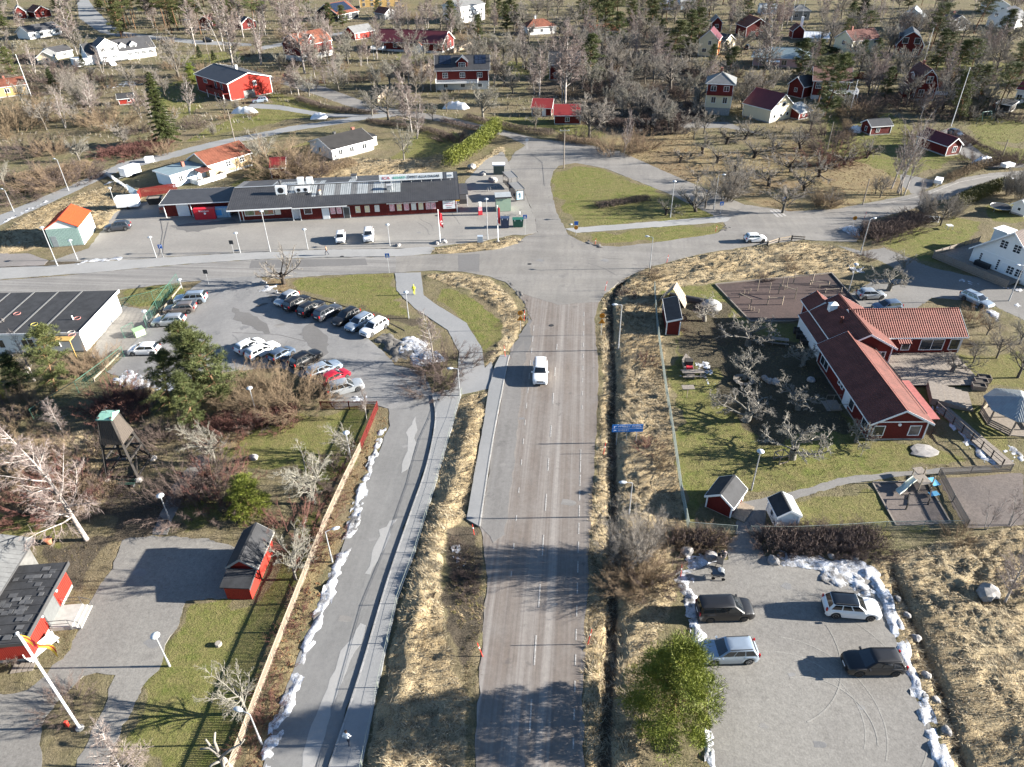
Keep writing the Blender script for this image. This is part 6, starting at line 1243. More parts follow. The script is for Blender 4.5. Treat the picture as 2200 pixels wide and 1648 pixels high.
for x, y, ty, k in ((230,860,815,'red'),(270,880,830,'red'),(300,850,815,'tan'),(180,800,755,'tan'),(215,790,745,'tan'),(60,880,830,'tan'),(20,900,850,'brown'),(180,960,905,'brown'),(420,1080,1010,'brown'),(470,1060,1005,'red'),(445,1010,960,'brown'),(510,930,885,'red'),(560,905,870,'brown'),(600,910,880,'red'),(700,1030,985,'brown'),(30,1030,970,'tan'),(90,1020,960,'tan'),(140,1060,1000,'red'),(80,1090,1040,'red'),(190,1080,1030,'brown'),(30,960,905,'tan'),(330,950,915,'brown'),(370,950,905,'brown'),(640,1160,1100,'red'),(15,1395,1360,'brown'),(140,1520,1490,'brown')): tree(k, x, y, ty)
for x, y in ((690,1160),(660,1210),(640,1290),(610,1370),(600,1430),(570,1490),(560,1560),(525,1620),(720,1080),(740,1020),(770,960),(640,1330),(575,1530)): tree('red', x, y, H=.9, wide=1.3)
tree('birch', 932, 778, 665, 'bare tree above the snow heap beside the curved cycle path', wide=1.15); tree('brown', 945, 815, 765, 'brown round shrub clump below the snow heap, upper half', H=2.4, wide=1.5); tree('brown', 925, 840, 790, 'brown shrub clump in the curve of the cycle path', H=2.0, wide=1.5); tree('brown', 965, 790, 745, wide=1.3)
tree('orchard', 610, 610, 500, 'bare kerbside tree in front of the grocery store forecourt', wide=.9)
# ---- near right
tree('bigpine', 1440, 1553, 0, 'large dense pine at the left edge of gravel lot', H=8.4, wide=.93)
tree('upright', 1352, 1215, 0, 'large bare multi stemmed tree between road and gravel lot', H=6.0, wide=1.0); tree('upright', 1385, 1195, 0, 'bare shrub behind the large multi stemmed tree', H=5.4, wide=.9); tree('tan', 1350, 1265, H=2.6, wide=1.2); tree('tan', 1385, 1255, H=2.6, wide=1.2); tree('tan', 1365, 1235, H=3, wide=1.1); tree('brown', 1400, 1250, H=2.4, wide=1.2)
for i, (x, y, ty, wd) in enumerate(((1513,690,632,1.3),(1607,742,672,1.5),(1598,815,752,1.5),(1602,905,826,1.6),(1714,880,815,1.4),(1702,985,895,1.25),(1728,785,728,1.2),(1838,950,882,.8),(2043,802,738,1.0),(1909,624,556,1.15),(1944,577,530,1.15))): tree('fruit', x, y, H=hgt(x, y, ty)*1.12, wide=wd*1.15, var=i)
tree('grey', 2186, 812, 700); tree('grey', 2140, 770, 690); tree('lichen', 2190, 740, 660); tree('lichen', 2120, 720, 650); tree('tan', 2090, 690, 655); tree('grey', 2090, 780, 720)
tree('twin', 2118, 1138, 1055, wide=.8); tree('twin', 2170, 1130, 1040); tree('birch', 2158, 1295, 1180, 'bare sapling in the tall dry grass at lower right', wide=1.2); tree('tan', 2060, 1160, H=2)
for x in range(1655, 1890, 22): tree('brown', x, 1165+(x-1655)*.03, H=1.8, wide=1.2)
for x in (1480,1500,1520,1540,1445): tree(('tan','brown')[x % 40 == 0], x, 1165, H=1.5, wide=1.2)
for x, y in ((972,1165),(988,1180),(1000,1205),(980,1210),(1010,1235),(995,1245),(1018,1262),(1004,1280),(985,1240)): tree('brown', x, y, H=rnd.uniform(.5,.95), wide=1.1)
# ---- verge shrubs on the right
for x, y, k in ((1390,780,'red'),(1395,970,'red'),(1405,600,'tan'),(1395,590,'brown'),(1420,1000,'tan'),(1350,640,'brown'),(1700,580,'tan'),(1690,560,'tan'),(1645,600,'brown')): tree(k, x, y, H=1.4)
for x, y in ((1880,505),(1900,495),(1920,488),(1940,480),(1900,515),(1870,515),(1960,475),(1980,470),(1950,495)): tree('brown', x, y, H=2.2, wide=1.3)
tree('grey', 2020, 485, 400); tree('upright', 1985, 470, 410); tree('upright', 2045, 470, 420); tree('orchard', 1990, 460, 380); tree('brown', 1860, 555, H=1.5); tree('upright', 2190, 430, 350); tree('upright', 2165, 420, 365); tree('tan', 2180, 400, H=2)
# ---- middle distance, left to right
for x, y, ty, k, wd in ((172,348,270,'lichen',1.2),(110,400,350,'tan',1.6),(70,395,350,'brown',1.5),(150,390,345,'brown',1.4),(45,430,400,'brown',1.4),(10,400,330,'lichen',1.0),(180,380,345,'brown',1.3),(260,335,305,'red',1.6),(300,325,295,'red',1.6),(330,318,290,'red',1.4),(350,330,300,'tan',1.2),(20,285,215,'tan',1.5),(60,260,200,'tan',1.4),(100,280,190,'grey',1.0),(140,275,170,'twin',1.0),(200,260,150,'twin',1.3),(190,230,160,'upright',1.3),(230,270,215,'tan',1.5),(110,180,125,'brown',1.5),(150,200,145,'upright',1.1),(270,320,245,'grey',1.1),(115,330,290,'tan',1.3),(60,330,285,'brown',1.3),(30,165,100,'bushpine',1.1),(2,180,90,'pine',1.2),(120,200,150,'darkcon',.9),(180,145,120,'darkcon',1.2),
  (167,118,-10,'birch',1.2),(170,120,40,'grey',1.0),(262,75,40,'darkcon',.6),(386,173,40,'grey',1.0),(430,125,100,'darkcon',1.1),(460,130,110,'darkcon',1.2),(500,140,-20,'birch',1.1),(480,110,-30,'twin',1.0),(415,180,140,'thuja',1.0),(330,60,-20,'birch',1.0),(420,100,-10,'birch',1.0),
  (575,352,245,'lichen',1.2),(560,340,280,'grey',1.1),(600,370,300,'tan',1.5),(630,360,310,'tan',1.4),(660,375,330,'brown',1.4),(690,380,350,'tan',1.3),(640,385,355,'tan',1.3),(868,345,225,'lichen',.8),(885,285,150,'birch',1.1),(893,298,190,'twin',1.1),(835,258,155,'grey',1.2),(800,250,170,'lichen',1.0),(870,240,170,'grey',1.0),(1038,258,140,'lichen',1.25),(700,190,140,'birch',.9),(720,180,110,'twin',.9),(790,140,70,'birch',.9),(655,158,-5,'birch',1.2),(560,140,20,'twin',1.1),(570,60,-30,'birch',1.1),(610,60,-30,'birch',1.2),(590,185,150,'tan',1.0),(680,195,150,'grey',.9),(740,190,150,'grey',.9),(875,130,35,'grey',1.3),(920,60,-20,'birch',1.0),(1030,110,30,'bushpine',.7),(930,260,205,'grey',.8),(960,240,180,'grey',.8),(970,300,270,'brown',1.2),
  (1150,282,205,'grey',.8),(1214,225,40,'birch',1.2),(1208,225,60,'birch',.6),(1268,180,72,'bushpine',1.1),(1265,300,180,'grey',1.25),(1150,160,70,'grey',1.1),(1110,140,70,'grey',1.0),(1100,120,50,'grey',1.0),(1130,150,90,'orchard',1.4),(1240,300,270,'brown',1.2),(1310,160,90,'grey',1.0),(1440,200,90,'grey',1.4),(1380,250,170,'grey',1.2),(1470,210,130,'lichen',1.2),(1500,240,160,'grey',1.2),(1420,260,190,'grey',1.1),(1350,230,150,'grey',1.0),(1338,330,225,'twin',.8),(1322,330,270,'tan',1.0),(1380,320,275,'tan',.9),(1455,280,210,'orchard',1.5),(1490,300,240,'grey',1.0),(1395,280,220,'orchard',1.3),
  (1515,448,360,'grey',1.0),(1430,462,410,'orchard',1.2),(1495,455,370,'orchard',1.1),(1560,430,340,'upright',1.3),(1600,410,330,'grey',.9),(1680,458,365,'grey',1.4),(1730,410,340,'orchard',1.4),(1815,355,300,'orchard',1.5),(1860,340,280,'orchard',1.2),(1785,445,395,'orchard',.9),(1775,435,405,'tan',1.4),(1770,445,410,'tan',.9),(1650,400,330,'orchard',1.4),(1580,370,310,'orchard',1.3),(1620,340,280,'orchard',1.5),(1540,350,290,'orchard',1.4),(1700,370,300,'orchard',1.5),(1760,380,310,'orchard',1.4),(1510,330,270,'orchard',1.3),(1660,330,265,'orchard',1.4),(1560,310,250,'orchard',1.3),(1720,320,260,'orchard',1.4),(1600,300,240,'orchard',1.4),(1460,350,300,'orchard',1.2),(1500,390,340,'orchard',1.2),
  (1928,415,225,'twin',.9),(1940,420,240,'twin',.8),(1915,405,265,'birch',.9),(1890,425,360,'grey',1.0),(1880,418,365,'grey',.9),(1975,440,370,'twin',1.0),(1740,285,200,'grey',1.1),(1770,250,105,'bushpine',1.0),(1755,230,120,'pine',1.1),(1800,330,285,'brown',1.4),(1780,300,255,'brown',1.2),(1770,345,300,'red',1.3),(1850,240,200,'brown',1.2),(1880,230,200,'brown',1.2),(1700,200,130,'grey',1.3),(1660,190,120,'grey',1.2),(1640,215,150,'grey',1.1),(2080,260,220,'orchard',1.3),(2140,260,215,'orchard',1.3),(2100,350,320,'brown',1.2),(2060,310,275,'brown',.9),(2150,345,320,'brown',1.2),(2170,350,325,'brown',1.2),(2190,345,320,'brown',1.1),(2060,260,150,'bushpine',.8),(2075,220,140,'pine',1.0),(2140,245,135,'pine',1.1),(1990,300,260,'brown',1.2),(2020,250,215,'brown',1.4),(2110,240,200,'darkcon',.9),
  (1810,90,45,'bushpine',1.1),(1815,95,40,'pine',1.0),(1850,140,85,'bushpine',1.0),(1880,130,80,'bushpine',1.0),(1870,160,100,'pine',.9),(1850,50,-10,'darkcon',1.2),(2010,150,60,'bushpine',1.0),(2050,165,80,'bushpine',1.1),(2030,140,70,'pine',1.0),(2080,170,85,'pine',1.0),(2190,150,80,'bushpine',1.2),(2180,190,90,'pine',1.0),(2120,130,60,'birch',1.0),(1480,110,20,'bushpine',1.2),(1500,100,15,'bushpine',1.2),(1440,125,40,'bushpine',1.3),(1420,100,40,'bushpine',1.0),(1330,100,20,'bushpine',1.0),(1300,90,-20,'bushpine',1.3),(1280,80,-10,'pine',1.2),(1110,60,-10,'bushpine',1.3),(1090,50,0,'bushpine',1.0),(1560,130,85,'bushpine',.7),(1650,150,20,'birch',1.2),(1640,60,-20,'birch',1.2),(1570,60,-10,'birch',1.0),(1760,120,60,'lichen',1.1),(1760,100,45,'grey',1.1)): tree(k, x, y, ty, wide=wd)
tree('spruce', 362, 312, 152, 'big dark green spruce standing above the red twigged hedge', wide=1.1, var=0)
# ---- background belts
fr_ = random.Random(21)
def clear(px, py, mg=0):
    p = G(px, py)
    for q in PAVW:
        if inpoly(np.array([p.x]), np.array([p.y]), q)[0]: return False
    for lb, A_, B_ in HB:
        if min(A_[0],B_[0])-8 < px < max(A_[0],B_[0])+8 and min(A_[1],B_[1])-26 < py < max(A_[1],B_[1])+9: return False
    return all((px-t[1])**2+((py-t[2])*2.5)**2 > 11**2 for t in TREES)
def belt(x0, x1, y0, y1, n, kinds, h0, h1):
    k = tries = 0
    while k < n and tries < n*12:
        tries += 1; px, py = fr_.uniform(x0, x1), fr_.uniform(y0, y1)
        if clear(px, py):
            kd = fr_.choice(kinds); hh_ = fr_.uniform(h0, h1)*(.4 if CATG[kd][0] == 'shrub' else 1); tree(kd, px, py, H=hh_, wide=fr_.uniform(.9,1.25)); k += 1
belt(200, 560, 12, 85, 44, ['pine','bushpine','pine','birch','pine','spruce'], 14, 20); belt(-40, 160, 10, 80, 20, ['spruce','bushpine','birch','grey'], 10, 18)
belt(560, 1080, 10, 80, 40, ['grey','birch','grey','twin','tan','bushpine'], 8, 14); belt(1080, 1700, 8, 70, 58, ['bushpine','pine','grey','birch','grey','grey'], 10, 16); belt(1700, 2240, 8, 110, 58, ['grey','birch','bushpine','pine','grey','twin'], 9, 15)
belt(560, 1500, 80, 210, 80, ['grey','lichen','tan','brown','birch','grey','twin','birch'], 8, 14); belt(1500, 2240, 110, 260, 58, ['grey','brown','bushpine','lichen','tan','grey','birch'], 8, 14); belt(-40, 560, 85, 290, 46, ['tan','brown','grey','tan','brown','upright'], 4, 9); belt(1290, 1520, 130, 290, 34, ['grey','brown','lichen'], 7, 11)
belt(560, 1500, 60, 200, 46, ['grey','lichen','birch','twin'], 9, 15); belt(1500, 2240, 60, 250, 40, ['grey','lichen','birch'], 9, 15); belt(-40, 560, 60, 260, 30, ['grey','lichen','twin','tan'], 6, 11); belt(1290, 1520, 60, 290, 16, ['grey','lichen'], 7, 11)
put_trees()
def hedge(label, pl_px, h, wd, m=TD, dens_=260, leafy=False):
    pl_ = catmull(gp(pl_px), 5); a = np.array(dens(pl_, .25, False)); n = len(a); g = np.random.default_rng(n); far = max(1, a[:,1].mean()/110); k = int(min(26000, n*.25*wd*dens_/far**1.3)); i = g.integers(0, n-1, k); tg = np.gradient(a, axis=0); tg /= np.linalg.norm(tg, axis=1)[:,None]+1e-9
    off = g.uniform(-1, 1, k)*wd/2; hv = h*(.85+.3*fbm(a[i,0]*.4, a[i,1]*.4, 3, n)); z = hv*g.uniform(.05, 1, k)**.7*(1-.3*(np.abs(off)*2/wd)**3); p = np.stack([a[i,0]-tg[i,1]*off+g.normal(size=k)*.1, a[i,1]+tg[i,0]*off+g.normal(size=k)*.1, z], -1)
    o0 = np.array((*a[0], 0.)); p = p-o0; C = TM(); d = g.normal(size=(k,3)); d[:,2] = np.abs(d[:,2])+.4; d /= np.linalg.norm(d, axis=1)[:,None]; t = thing('hedge', label, 'hedge', tuple(o0))
    if leafy: C.blades(p, d, np.full(k,.28*far**.5), np.full(k,.13*far**.5), g)
    else: C.cones(p-d*.2, p+d*g.uniform(.15,.4,k)[:,None], np.full(k,.026*far**.6))
    T = TM(); [T.tube([np.array((*a[j],-.2))-o0, np.array((*a[j],h*.8))-o0+g.normal(size=3)*.15], [.04,.02], 3) for j in range(0, n, 3)]; obj('stems', T.mesh('stems', BD), t, kind='stuff'); obj('twigs' if not leafy else 'foliage', C.mesh('twigs', m), t)
for lb, pl_, h, wd, m_, lf in (('clipped brown hedge strip inside the grass traffic island',[(1283,446),(1330,438),(1395,428)],1.0,2.2,TD,False),('broad olive conifer hedge running behind the store',[(962,362),(1000,342),(1040,312),(1068,285)],4.2,3.4,LJ,True),('dark brown hedge above the gravel lot, right of the gap',[(1640,1166),(1700,1168),(1780,1170),(1890,1160)],1.5,2.6,TD,False),('dark brown hedge above the gravel lot, left of the gap',[(1445,1160),(1500,1165),(1560,1162)],1.2,2.0,TD,False),('brown roadside hedge beside the right hand trailers',[(2035,392),(2080,372),(2120,358),(2170,350)],1.8,2.2,TT,False),('olive leafy hedge bordering the shaded villa lawn',[(2050,448),(2090,428),(2130,412),(2165,402)],2.2,3.0,LH,True),('brown shrub hedge along the shaded villa lawn corner',[(1850,500),(1890,502),(1930,490),(1975,475)],2.0,4.5,TD,False),('reddish hedge at the foot of the big spruce',[(215,340),(260,330),(310,320),(350,312)],1.8,3.6,TR,False),('brown hedge along upper lane right of white heap',[(640,215),(700,235),(760,243),(810,246)],1.4,2.4,TD,False),('brown hedge along the lane above the woodsheds',[(1000,255),(1050,268),(1120,282),(1190,292)],1.6,2.6,TD,False),('brown hedge along the lane below the woodsheds',[(1200,300),(1240,308),(1290,312)],1.4,3.0,TT,False),('dark hedge beside the boat under tarpaulin',[(950,262),(1000,275),(1060,285)],1.2,2.0,TD,False),('brown garden hedge between play cabin and barn',[(1795,305),(1820,290),(1815,265),(1800,240)],1.3,2.2,TT,False),('dark clipped hedge behind the pink bungalow',[(1710,100),(1760,108),(1800,118)],2.0,3.0,LD,True),('brown hedge in front of the mansard house',[(1850,225),(1870,250),(1880,265)],1.2,2.0,TD,False),('brown hedge at lower right lawn edge above the lane',[(2060,290),(2100,315),(2150,335)],1.0,1.6,TD,False),('brown thicket hedge left of the orange cottage annex',[(40,395),(100,385),(160,372),(200,362)],2.2,5,TT,False),('brown hedge behind the white bungalow lawn',[(790,262),(850,272),(930,285),(980,305)],1.2,2.0,TD,False),('rough brown hedge under the solar dormer house',[(830,150),(880,165),(920,168)],2.0,5,TD,False),('bramble hedge between store roof and white bungalow',[(600,378),(650,372),(700,368),(760,352)],1.6,4.5,TT,False),('brown hedge in front of the pale bungalow',[(1230,110),(1290,112),(1350,108)],1.5,3,TD,False),('dark thicket above the brown orchard',[(1290,262),(1350,272),(1420,268),(1480,262)],1.8,5,TD,False),('brown thicket beside the cream tower house',[(1480,225),(1500,245),(1505,262)],1.8,4,TD,False),('red thicket by the golden willow at left fence',[(470,905),(520,912),(580,900),(640,893)],1.2,3.5,TR,False),('bramble thicket around the bell tower path',[(395,1065),(430,1070),(475,1050)],1.6,4,TD,False),('dry red bramble at left behind the black roofed building',[(225,870),(270,880),(330,870)],1.4,5,TR,False),('bramble thicket under the large leaning birch',[(30,1050),(90,1060),(160,1070),(215,1090)],1.3,6,TT,False)): hedge(lb, pl_, h, wd, m_, 300 if lf else 130, lf)
# ================================================================ CARS
def paint(nm, c, metal=0.0, rough=.3): return mat(nm, c, rough, .06, 1.5, metal=metal, coat=.35)
PW = paint('white car paint', (.72,.72,.71)); PB = paint('black car paint', (.006,.006,.007), 0, .45); PS = paint('silver car paint', (.42,.44,.45), .55, .32); PG = paint('dark grey car paint', (.06,.065,.075), .4); PBL = paint('blue grey car paint', (.11,.15,.21), .4); PRD = paint('red car paint', (.30,.008,.02)); PBR = paint('grey brown car paint', (.19,.165,.15), .4); PSB = paint('light blue silver paint', (.34,.40,.46), .5)
CG = mat('car glass', (.012,.015,.018), .04, .3, 1, spec=.9); TYR = mat('tyre rubber', (.02,.02,.02), .85, .3, 6); RIM = mat('alloy rim', (.38,.39,.40), .35, .2, 6, metal=.8); PLS = mat('black plastic', (.022,.022,.024), .6, .3, 6); HL = mat('headlight', (.62,.66,.70), .1, .2, 8, metal=.3); TLT = mat('tail light', (.42,.012,.012), .15, .3, 8); RBK = mat('dark rim', (.05,.05,.052), .4, .2, 6, metal=.6)
SPEC = {  # L W H  ground clearance, shoulder z, hood nose z, cabin x (rear base, rear top, front top, windshield base) as fractions of L from the rear, wheels
 'suv':   dict(L=4.65, W=1.88, H=1.66, s=1.02, nose=.86, hood=1.04, cab=(.02,.11,.56,.73), wh=(.185,.80), r=.37, side=3),
 'bigsuv':dict(L=4.9, W=1.93, H=1.74, s=1.06, nose=.92, hood=1.10, cab=(.015,.08,.58,.72), wh=(.19,.80), r=.39, side=3),
 'wagon': dict(L=4.75, W=1.85, H=1.50, s=.95, nose=.74, hood=.94, cab=(.015,.10,.54,.72), wh=(.20,.80), r=.33, side=3),
 'hatch': dict(L=4.15, W=1.78, H=1.48, s=.94, nose=.72, hood=.93, cab=(.02,.12,.55,.76), wh=(.17,.81), r=.32, side=2),
 'small': dict(L=3.8, W=1.72, H=1.50, s=.95, nose=.76, hood=.95, cab=(.03,.12,.58,.79), wh=(.16,.82), r=.31, side=2),
 'van':   dict(L=4.85, W=1.86, H=1.85, s=1.08, nose=.86, hood=1.08, cab=(.01,.035,.62,.80), wh=(.20,.80), r=.34, side=3),
 'sedan': dict(L=4.5, W=1.8, H=1.45, s=.95, nose=.72, hood=.92, cab=(.13,.27,.55,.72), wh=(.2,.8), r=.33, side=2)}
CM = {}
def lerp(a, b, t): return a+(b-a)*t
def car_meshes(kind, pm, roofm):
    k = (kind, pm.name, roofm.name if roofm else None)
    if k in CM: return CM[k]
    S = SPEC[kind]; Lc, W, H = S['L'], S['W'], S['H']; cab = [c*Lc-Lc/2 for c in S['cab']]; wx = [c*Lc-Lc/2 for c in S['wh']]; ra = S['r']+.06
    xs = sorted(set([round(-Lc/2+Lc*i/30, 4) for i in range(31)]+[round(w_+ra*q, 4) for w_ in wx for q in (-1,-.92,-.7,-.4,0,.4,.7,.92,1)]))
    rows_ = []
    for x in xs:
        t = (x+Lc/2)/Lc; e = min(1, (Lc/2-abs(x))/.55); wd = W/2*(.80+.20*math.sin(e*math.pi/2)**.7); e2 = min(1, (Lc/2-abs(x))/.12)
        if x > cab[3]: zs = lerp(S['hood'], S['nose'], ((x-cab[3])/(Lc/2-cab[3]))**1.6)
        elif x < cab[0]+.15: zs = S['s']+.02
        else: zs = lerp(S['s']+.03, S['hood'], max(0, (x-cab[0])/(cab[3]-cab[0])))
        zs -= (1-e2)**2*.14; zb = .24+.10*(1-e2)
        for w_ in wx:
            if abs(x-w_) < ra: zb = max(zb, S['r']+math.sqrt(max(0, ra*ra-(x-w_)**2)))
        zb = min(zb, zs-.12); md = lerp(zb, zs, .45)
        half = [(wd*.55, zb), (wd*.965, zb), (wd, md), (wd*.985, lerp(zb, zs, .8)), (wd*.92, zs-.02), (wd*.8, zs+.012), (wd*.3, zs+.035)]
        rows_.append((x, half))
    b = MB(); n = 14
    for x, h_ in rows_:
        b.v += [(x, -y, z) for y, z in h_]+[(x, y, z) for y, z in reversed(h_)]
    for i in range(len(rows_)-1):
        for j in range(n-1): b.f.append((i*n+j, i*n+j+1, (i+1)*n+j+1, (i+1)*n+j)); b.m.append(0)
    b.f.append(tuple(range(n))); b.f.append(tuple((len(rows_)-1)*n+j for j in range(n-1,-1,-1))); b.m += [0,0]
    body = b.mesh('body', pm); body.polygons.foreach_set('use_smooth', [True]*len(body.polygons)); body.set_sharp_from_angle(angle=R(40))
    wb, wt = W/2*.93, W/2*.74; z0 = S['s']-.03; z1 = H-.07
    def ring(x0, x1, w_, z, c): return [(x0+c,-w_,z),(x1-c,-w_,z),(x1-c*.3,-w_+c,z),(x1,0,z),(x1-c*.3,w_-c,z),(x1-c,w_,z),(x0+c,w_,z),(x0,w_-c,z),(x0,-w_+c,z)]
    c_ = MB(); R3 = [ring(cab[0], cab[3]+.06, wb, z0, .12), ring(cab[1]-.02, cab[2]+.06, wt+.02, z1, .12), ring(cab[1]+.12, cab[2]-.08, wt-.12, H-.005, .12), ring(cab[1]+.6, cab[2]-.5, wt*.4, H+.01, .1)]
    for q in R3: c_.v += q
    for i in range(3):
        for j in range(9): c_.f.append((i*9+j, i*9+(j+1)%9, (i+1)*9+(j+1)%9, (i+1)*9+j)); c_.m.append(1 if (roofm and i >= 1) else 0)
    c_.f.append(tuple(27+j for j in range(9))); c_.m.append(1 if roofm else 0)
    cabin = c_.mesh('cabin', [pm, roofm] if roofm else pm); cabin.polygons.foreach_set('use_smooth', [True]*len(cabin.polygons)); cabin.set_sharp_from_angle(angle=R(35))
    def onside(x, u):   # point on the side glass, u 0 bottom 1 top
        z = lerp(z0+.05, z1, u); t = (z-z0)/(z1-z0); return (x, lerp(wb, wt+.02, t)+.012, z)
    gl = []
    xr = lambda u: lerp(cab[0]+.14, cab[1]+.12, u); xf = lambda u: lerp(cab[3]-.16, cab[2]-.06, u); ns = S['side']
    for s_ in (-1, 1):
        for i in range(ns):
            f0, f1 = i/ns+.02, (i+1)/ns-.02; q = []
            for (f, u) in ((f0,.14),(f1,.14),(f1,.93),(f0,.93)):
                x, y, z = onside(lerp(xr(u), xf(u), f), u); q.append((x, s_*y, z))
            gl.append(MB().quad(*q).mesh('side_window', CG))
    def onend(front, u, v):
        t = lerp(.10, .95, u); a_ = R3[0][3][0] if front else R3[0][0][0]-.12; b_ = R3[1][3][0] if front else R3[1][0][0]-.12
        x = lerp(a_, b_, t)+(.02 if front else -.015); w_ = lerp(wb, wt, t)-.10; return (x-(abs(v)**2*.05 if front else 0), v*w_, lerp(z0, z1, t)+.008)
    ws = []
    for front, nm in ((True, 'windshield'), (False, 'rear_window')):
        lo = .0 if front else .22; q = MB(); vs_ = []
        for u in (lo, 1): vs_ += [onend(front, u, v) for v in (-1,-.5,0,.5,1)]
        q.add(vs_, [(i, i+1, i+6, i+5) for i in range(4)]); ws.append((nm, q.mesh(nm, CG)))
    w_ = S['r']; prof = [(w_*.62,-.1),(w_*.92,-.11),(w_,-.07),(w_,.07),(w_*.92,.11),(w_*.62,.10)]
    ty = MB().lathe(prof, n=18); ty.v = [(x, z, y) for x, y, z in ty.v]; tyre = ty.mesh('wheel', TYR, True); tyre.set_sharp_from_angle(angle=R(45))
    rmb = MB(); 
    for k_ in range(5):
        a = k_*1.2566
        for da in (-.16, .16): rmb.bar((math.cos(a+da)*.05,0,math.sin(a+da)*.05), (math.cos(a+da)*w_*.64,0,math.sin(a+da)*w_*.64), .05, .03)
    rmb.lathe([(w_*.16,-.02),(w_*.16,.03)], n=8); rmb.v = [(v[0], v[1], v[2]) for v in rmb.v]
    ringm = MB().lathe([(w_*.60,-.02),(w_*.68,-.02),(w_*.68,.03),(w_*.60,.03)], n=18); rv_ = [(x, z, y) for x, y, z in ringm.v]; rmb.add(rv_, ringm.f[:-2])
    hub = MB().lathe([(w_*.6,-.03),(w_*.6,-.02)], n=14); rmb.add([(x, z, y) for x, y, z in hub.v], hub.f, 1)
    rim = rmb.mesh('rim', [RIM if pm is not PB else RBK, PLS])
    nz = S['nose']; ex = Lc/2
    hd = MB().add([(-.30,-.16,-.06),(.03,-.12,-.07),(.06,.16,-.07),(-.0,.22,-.06),(-.33,-.16,.05),(.0,-.1,.02),(.03,.16,.02),(-.06,.22,.05)], [(0,1,5,4),(1,2,6,5),(2,3,7,6),(4,5,6,7),(0,4,7,3),(0,3,2,1)]).mesh('headlight', HL)
    tl = MB().box(-.06,.05,-.09,.09,-.17,.17).mesh('taillight', TLT)
    parts = [('body', body, (0,0,0), 0), ('cabin', cabin, (0,0,0), 0)]+[('side_window', g_, (0,0,0), 0) for g_ in gl]+[(nm, m_, (0,0,0), 0) for nm, m_ in ws]
    MBm = MB().box(-ex+.1, ex-.1, -W/2*.80, W/2*.80, .2, .62).mesh('underbody', PLS); parts.append(('underbody', MBm, (0,0,0), 0))
    parts.append(('grille', MB().box(ex-.03, ex+.012, -.42, .42, nz-.27, nz-.10).box(ex-.03, ex+.02, -.6, .6, .30, .42).mesh('grille', PLS), (0,0,0), 0))
    parts.append(('bumper', MB().box(-ex-.012, -ex+.05, -.66, .66, .32, .50).mesh('bumper', PLS), (0,0,0), 0))
    npm = MB().box(-.012,.012,-.26,.26,-.055,.055).mesh('number_plate', WPT)
    parts += [('number_plate', npm, (ex+.02,0,.50), 0), ('number_plate', npm, (-ex-.02,0,.74), 0)]
    hm = MB(); hm.v = [(x, -y, z) for x, y, z in [v.co for v in hd.vertices]]; hm.f = [tuple(p.vertices) for p in hd.polygons]; hm.m = [0]*len(hm.f); hdl = hm.mesh('headlight', HL)
    parts += [('headlight', hdl, (ex-.07, W/2*.62, nz-.11), 0), ('headlight', hd, (ex-.07, -W/2*.62, nz-.11), 0)]
    tz = S['s']-.06
    parts += [('taillight', tl, (-ex+.05, s_*(W/2*.80-.03), tz), 0) for s_ in (-1, 1)]
    mr = MB().box(-.07,.07,-.1,.1,-.07,.08).mesh('mirror', PLS if kind in ('van',) else pm)
    parts += [('mirror', mr, (cab[3]-.28, s_*(W/2+.07), S['s']+.06), 0) for s_ in (-1, 1)]
    dh = MB().box(-.1,.1,-.012,.012,-.015,.015).mesh('door_handle', PLS)
    if kind in ('suv','bigsuv','wagon'):
        rr = MB()
        for s_ in (-1, 1): rr.bar((cab[1]+.15, s_*(wt-.06), H+.01), (cab[2]-.12, s_*(wt-.06), H+.0), .04, .05)
        parts.append(('roof_rail', rr.mesh('roof_rail', PLS if pm is not PS else RIM), (0,0,0), 0))
    CM[k] = (parts, tyre, rim, [(x, s_*(W/2-.12), S['r']) for x in wx for s_ in (-1, 1)]); return CM[k]
def car(kind, pm, label, rear, front, roofm=None, z=.07, group=None, center=None):
    a, b = G(*rear), G(*front); c = (a+b)/2 if center is None else G(*center); d = b-a
    t = thing('parked_car' if group else 'car', label, 'car', (c.x, c.y, z), math.atan2(d.y, d.x), group)
    parts, tyre, rim, wh = car_meshes(kind, pm, roofm)
    for nm, me_, loc, rz in parts: obj(nm, me_, t, loc)
    for (x, y, zz) in wh:
        w_ = obj('wheel', tyre, t, (x, y, zz)); r_ = obj('rim', rim, w_, (0, .09 if y > 0 else -.09, 0))
    return t
g1, g2, g3, g4, g5 = 'cars parked along the green fence', 'cars parked in the upper car park row', 'cars parked in the lower car park row', 'cars parked in the gravel lot', 'cars parked before the grocery store'
GLR = mat('glass roof', (.012,.014,.016), .08, .3, 1, spec=.9)
car('bigsuv', PW, 'white car driving toward the viewer on the main road', (1161,786), (1160,832))
car('van', PB, 'black van at upper left of the gravel lot', (1497,1322), (1612,1318), group=g4); car('suv', PW, 'white car with black glass roof at upper right of gravel lot', (1764,1310), (1886,1320), GLR, group=g4); car('suv', PSB, 'silver blue car beside the dense pine in gravel lot', (1617,1408), (1507,1412), group=g4); car('suv', PB, 'black car at lower right of the gravel lot', (1934,1434), (1809,1434), group=g4)
car('small', PW, 'white hatchback on store forecourt, left of the two', (735,503), (731,532), group=g5); car('suv', PW, 'white car on store forecourt, right of the two', (794,498), (792,528), group=g5); car('suv', PG, 'dark grey car parked beside the orange roofed garage', (281,492), (229,497))
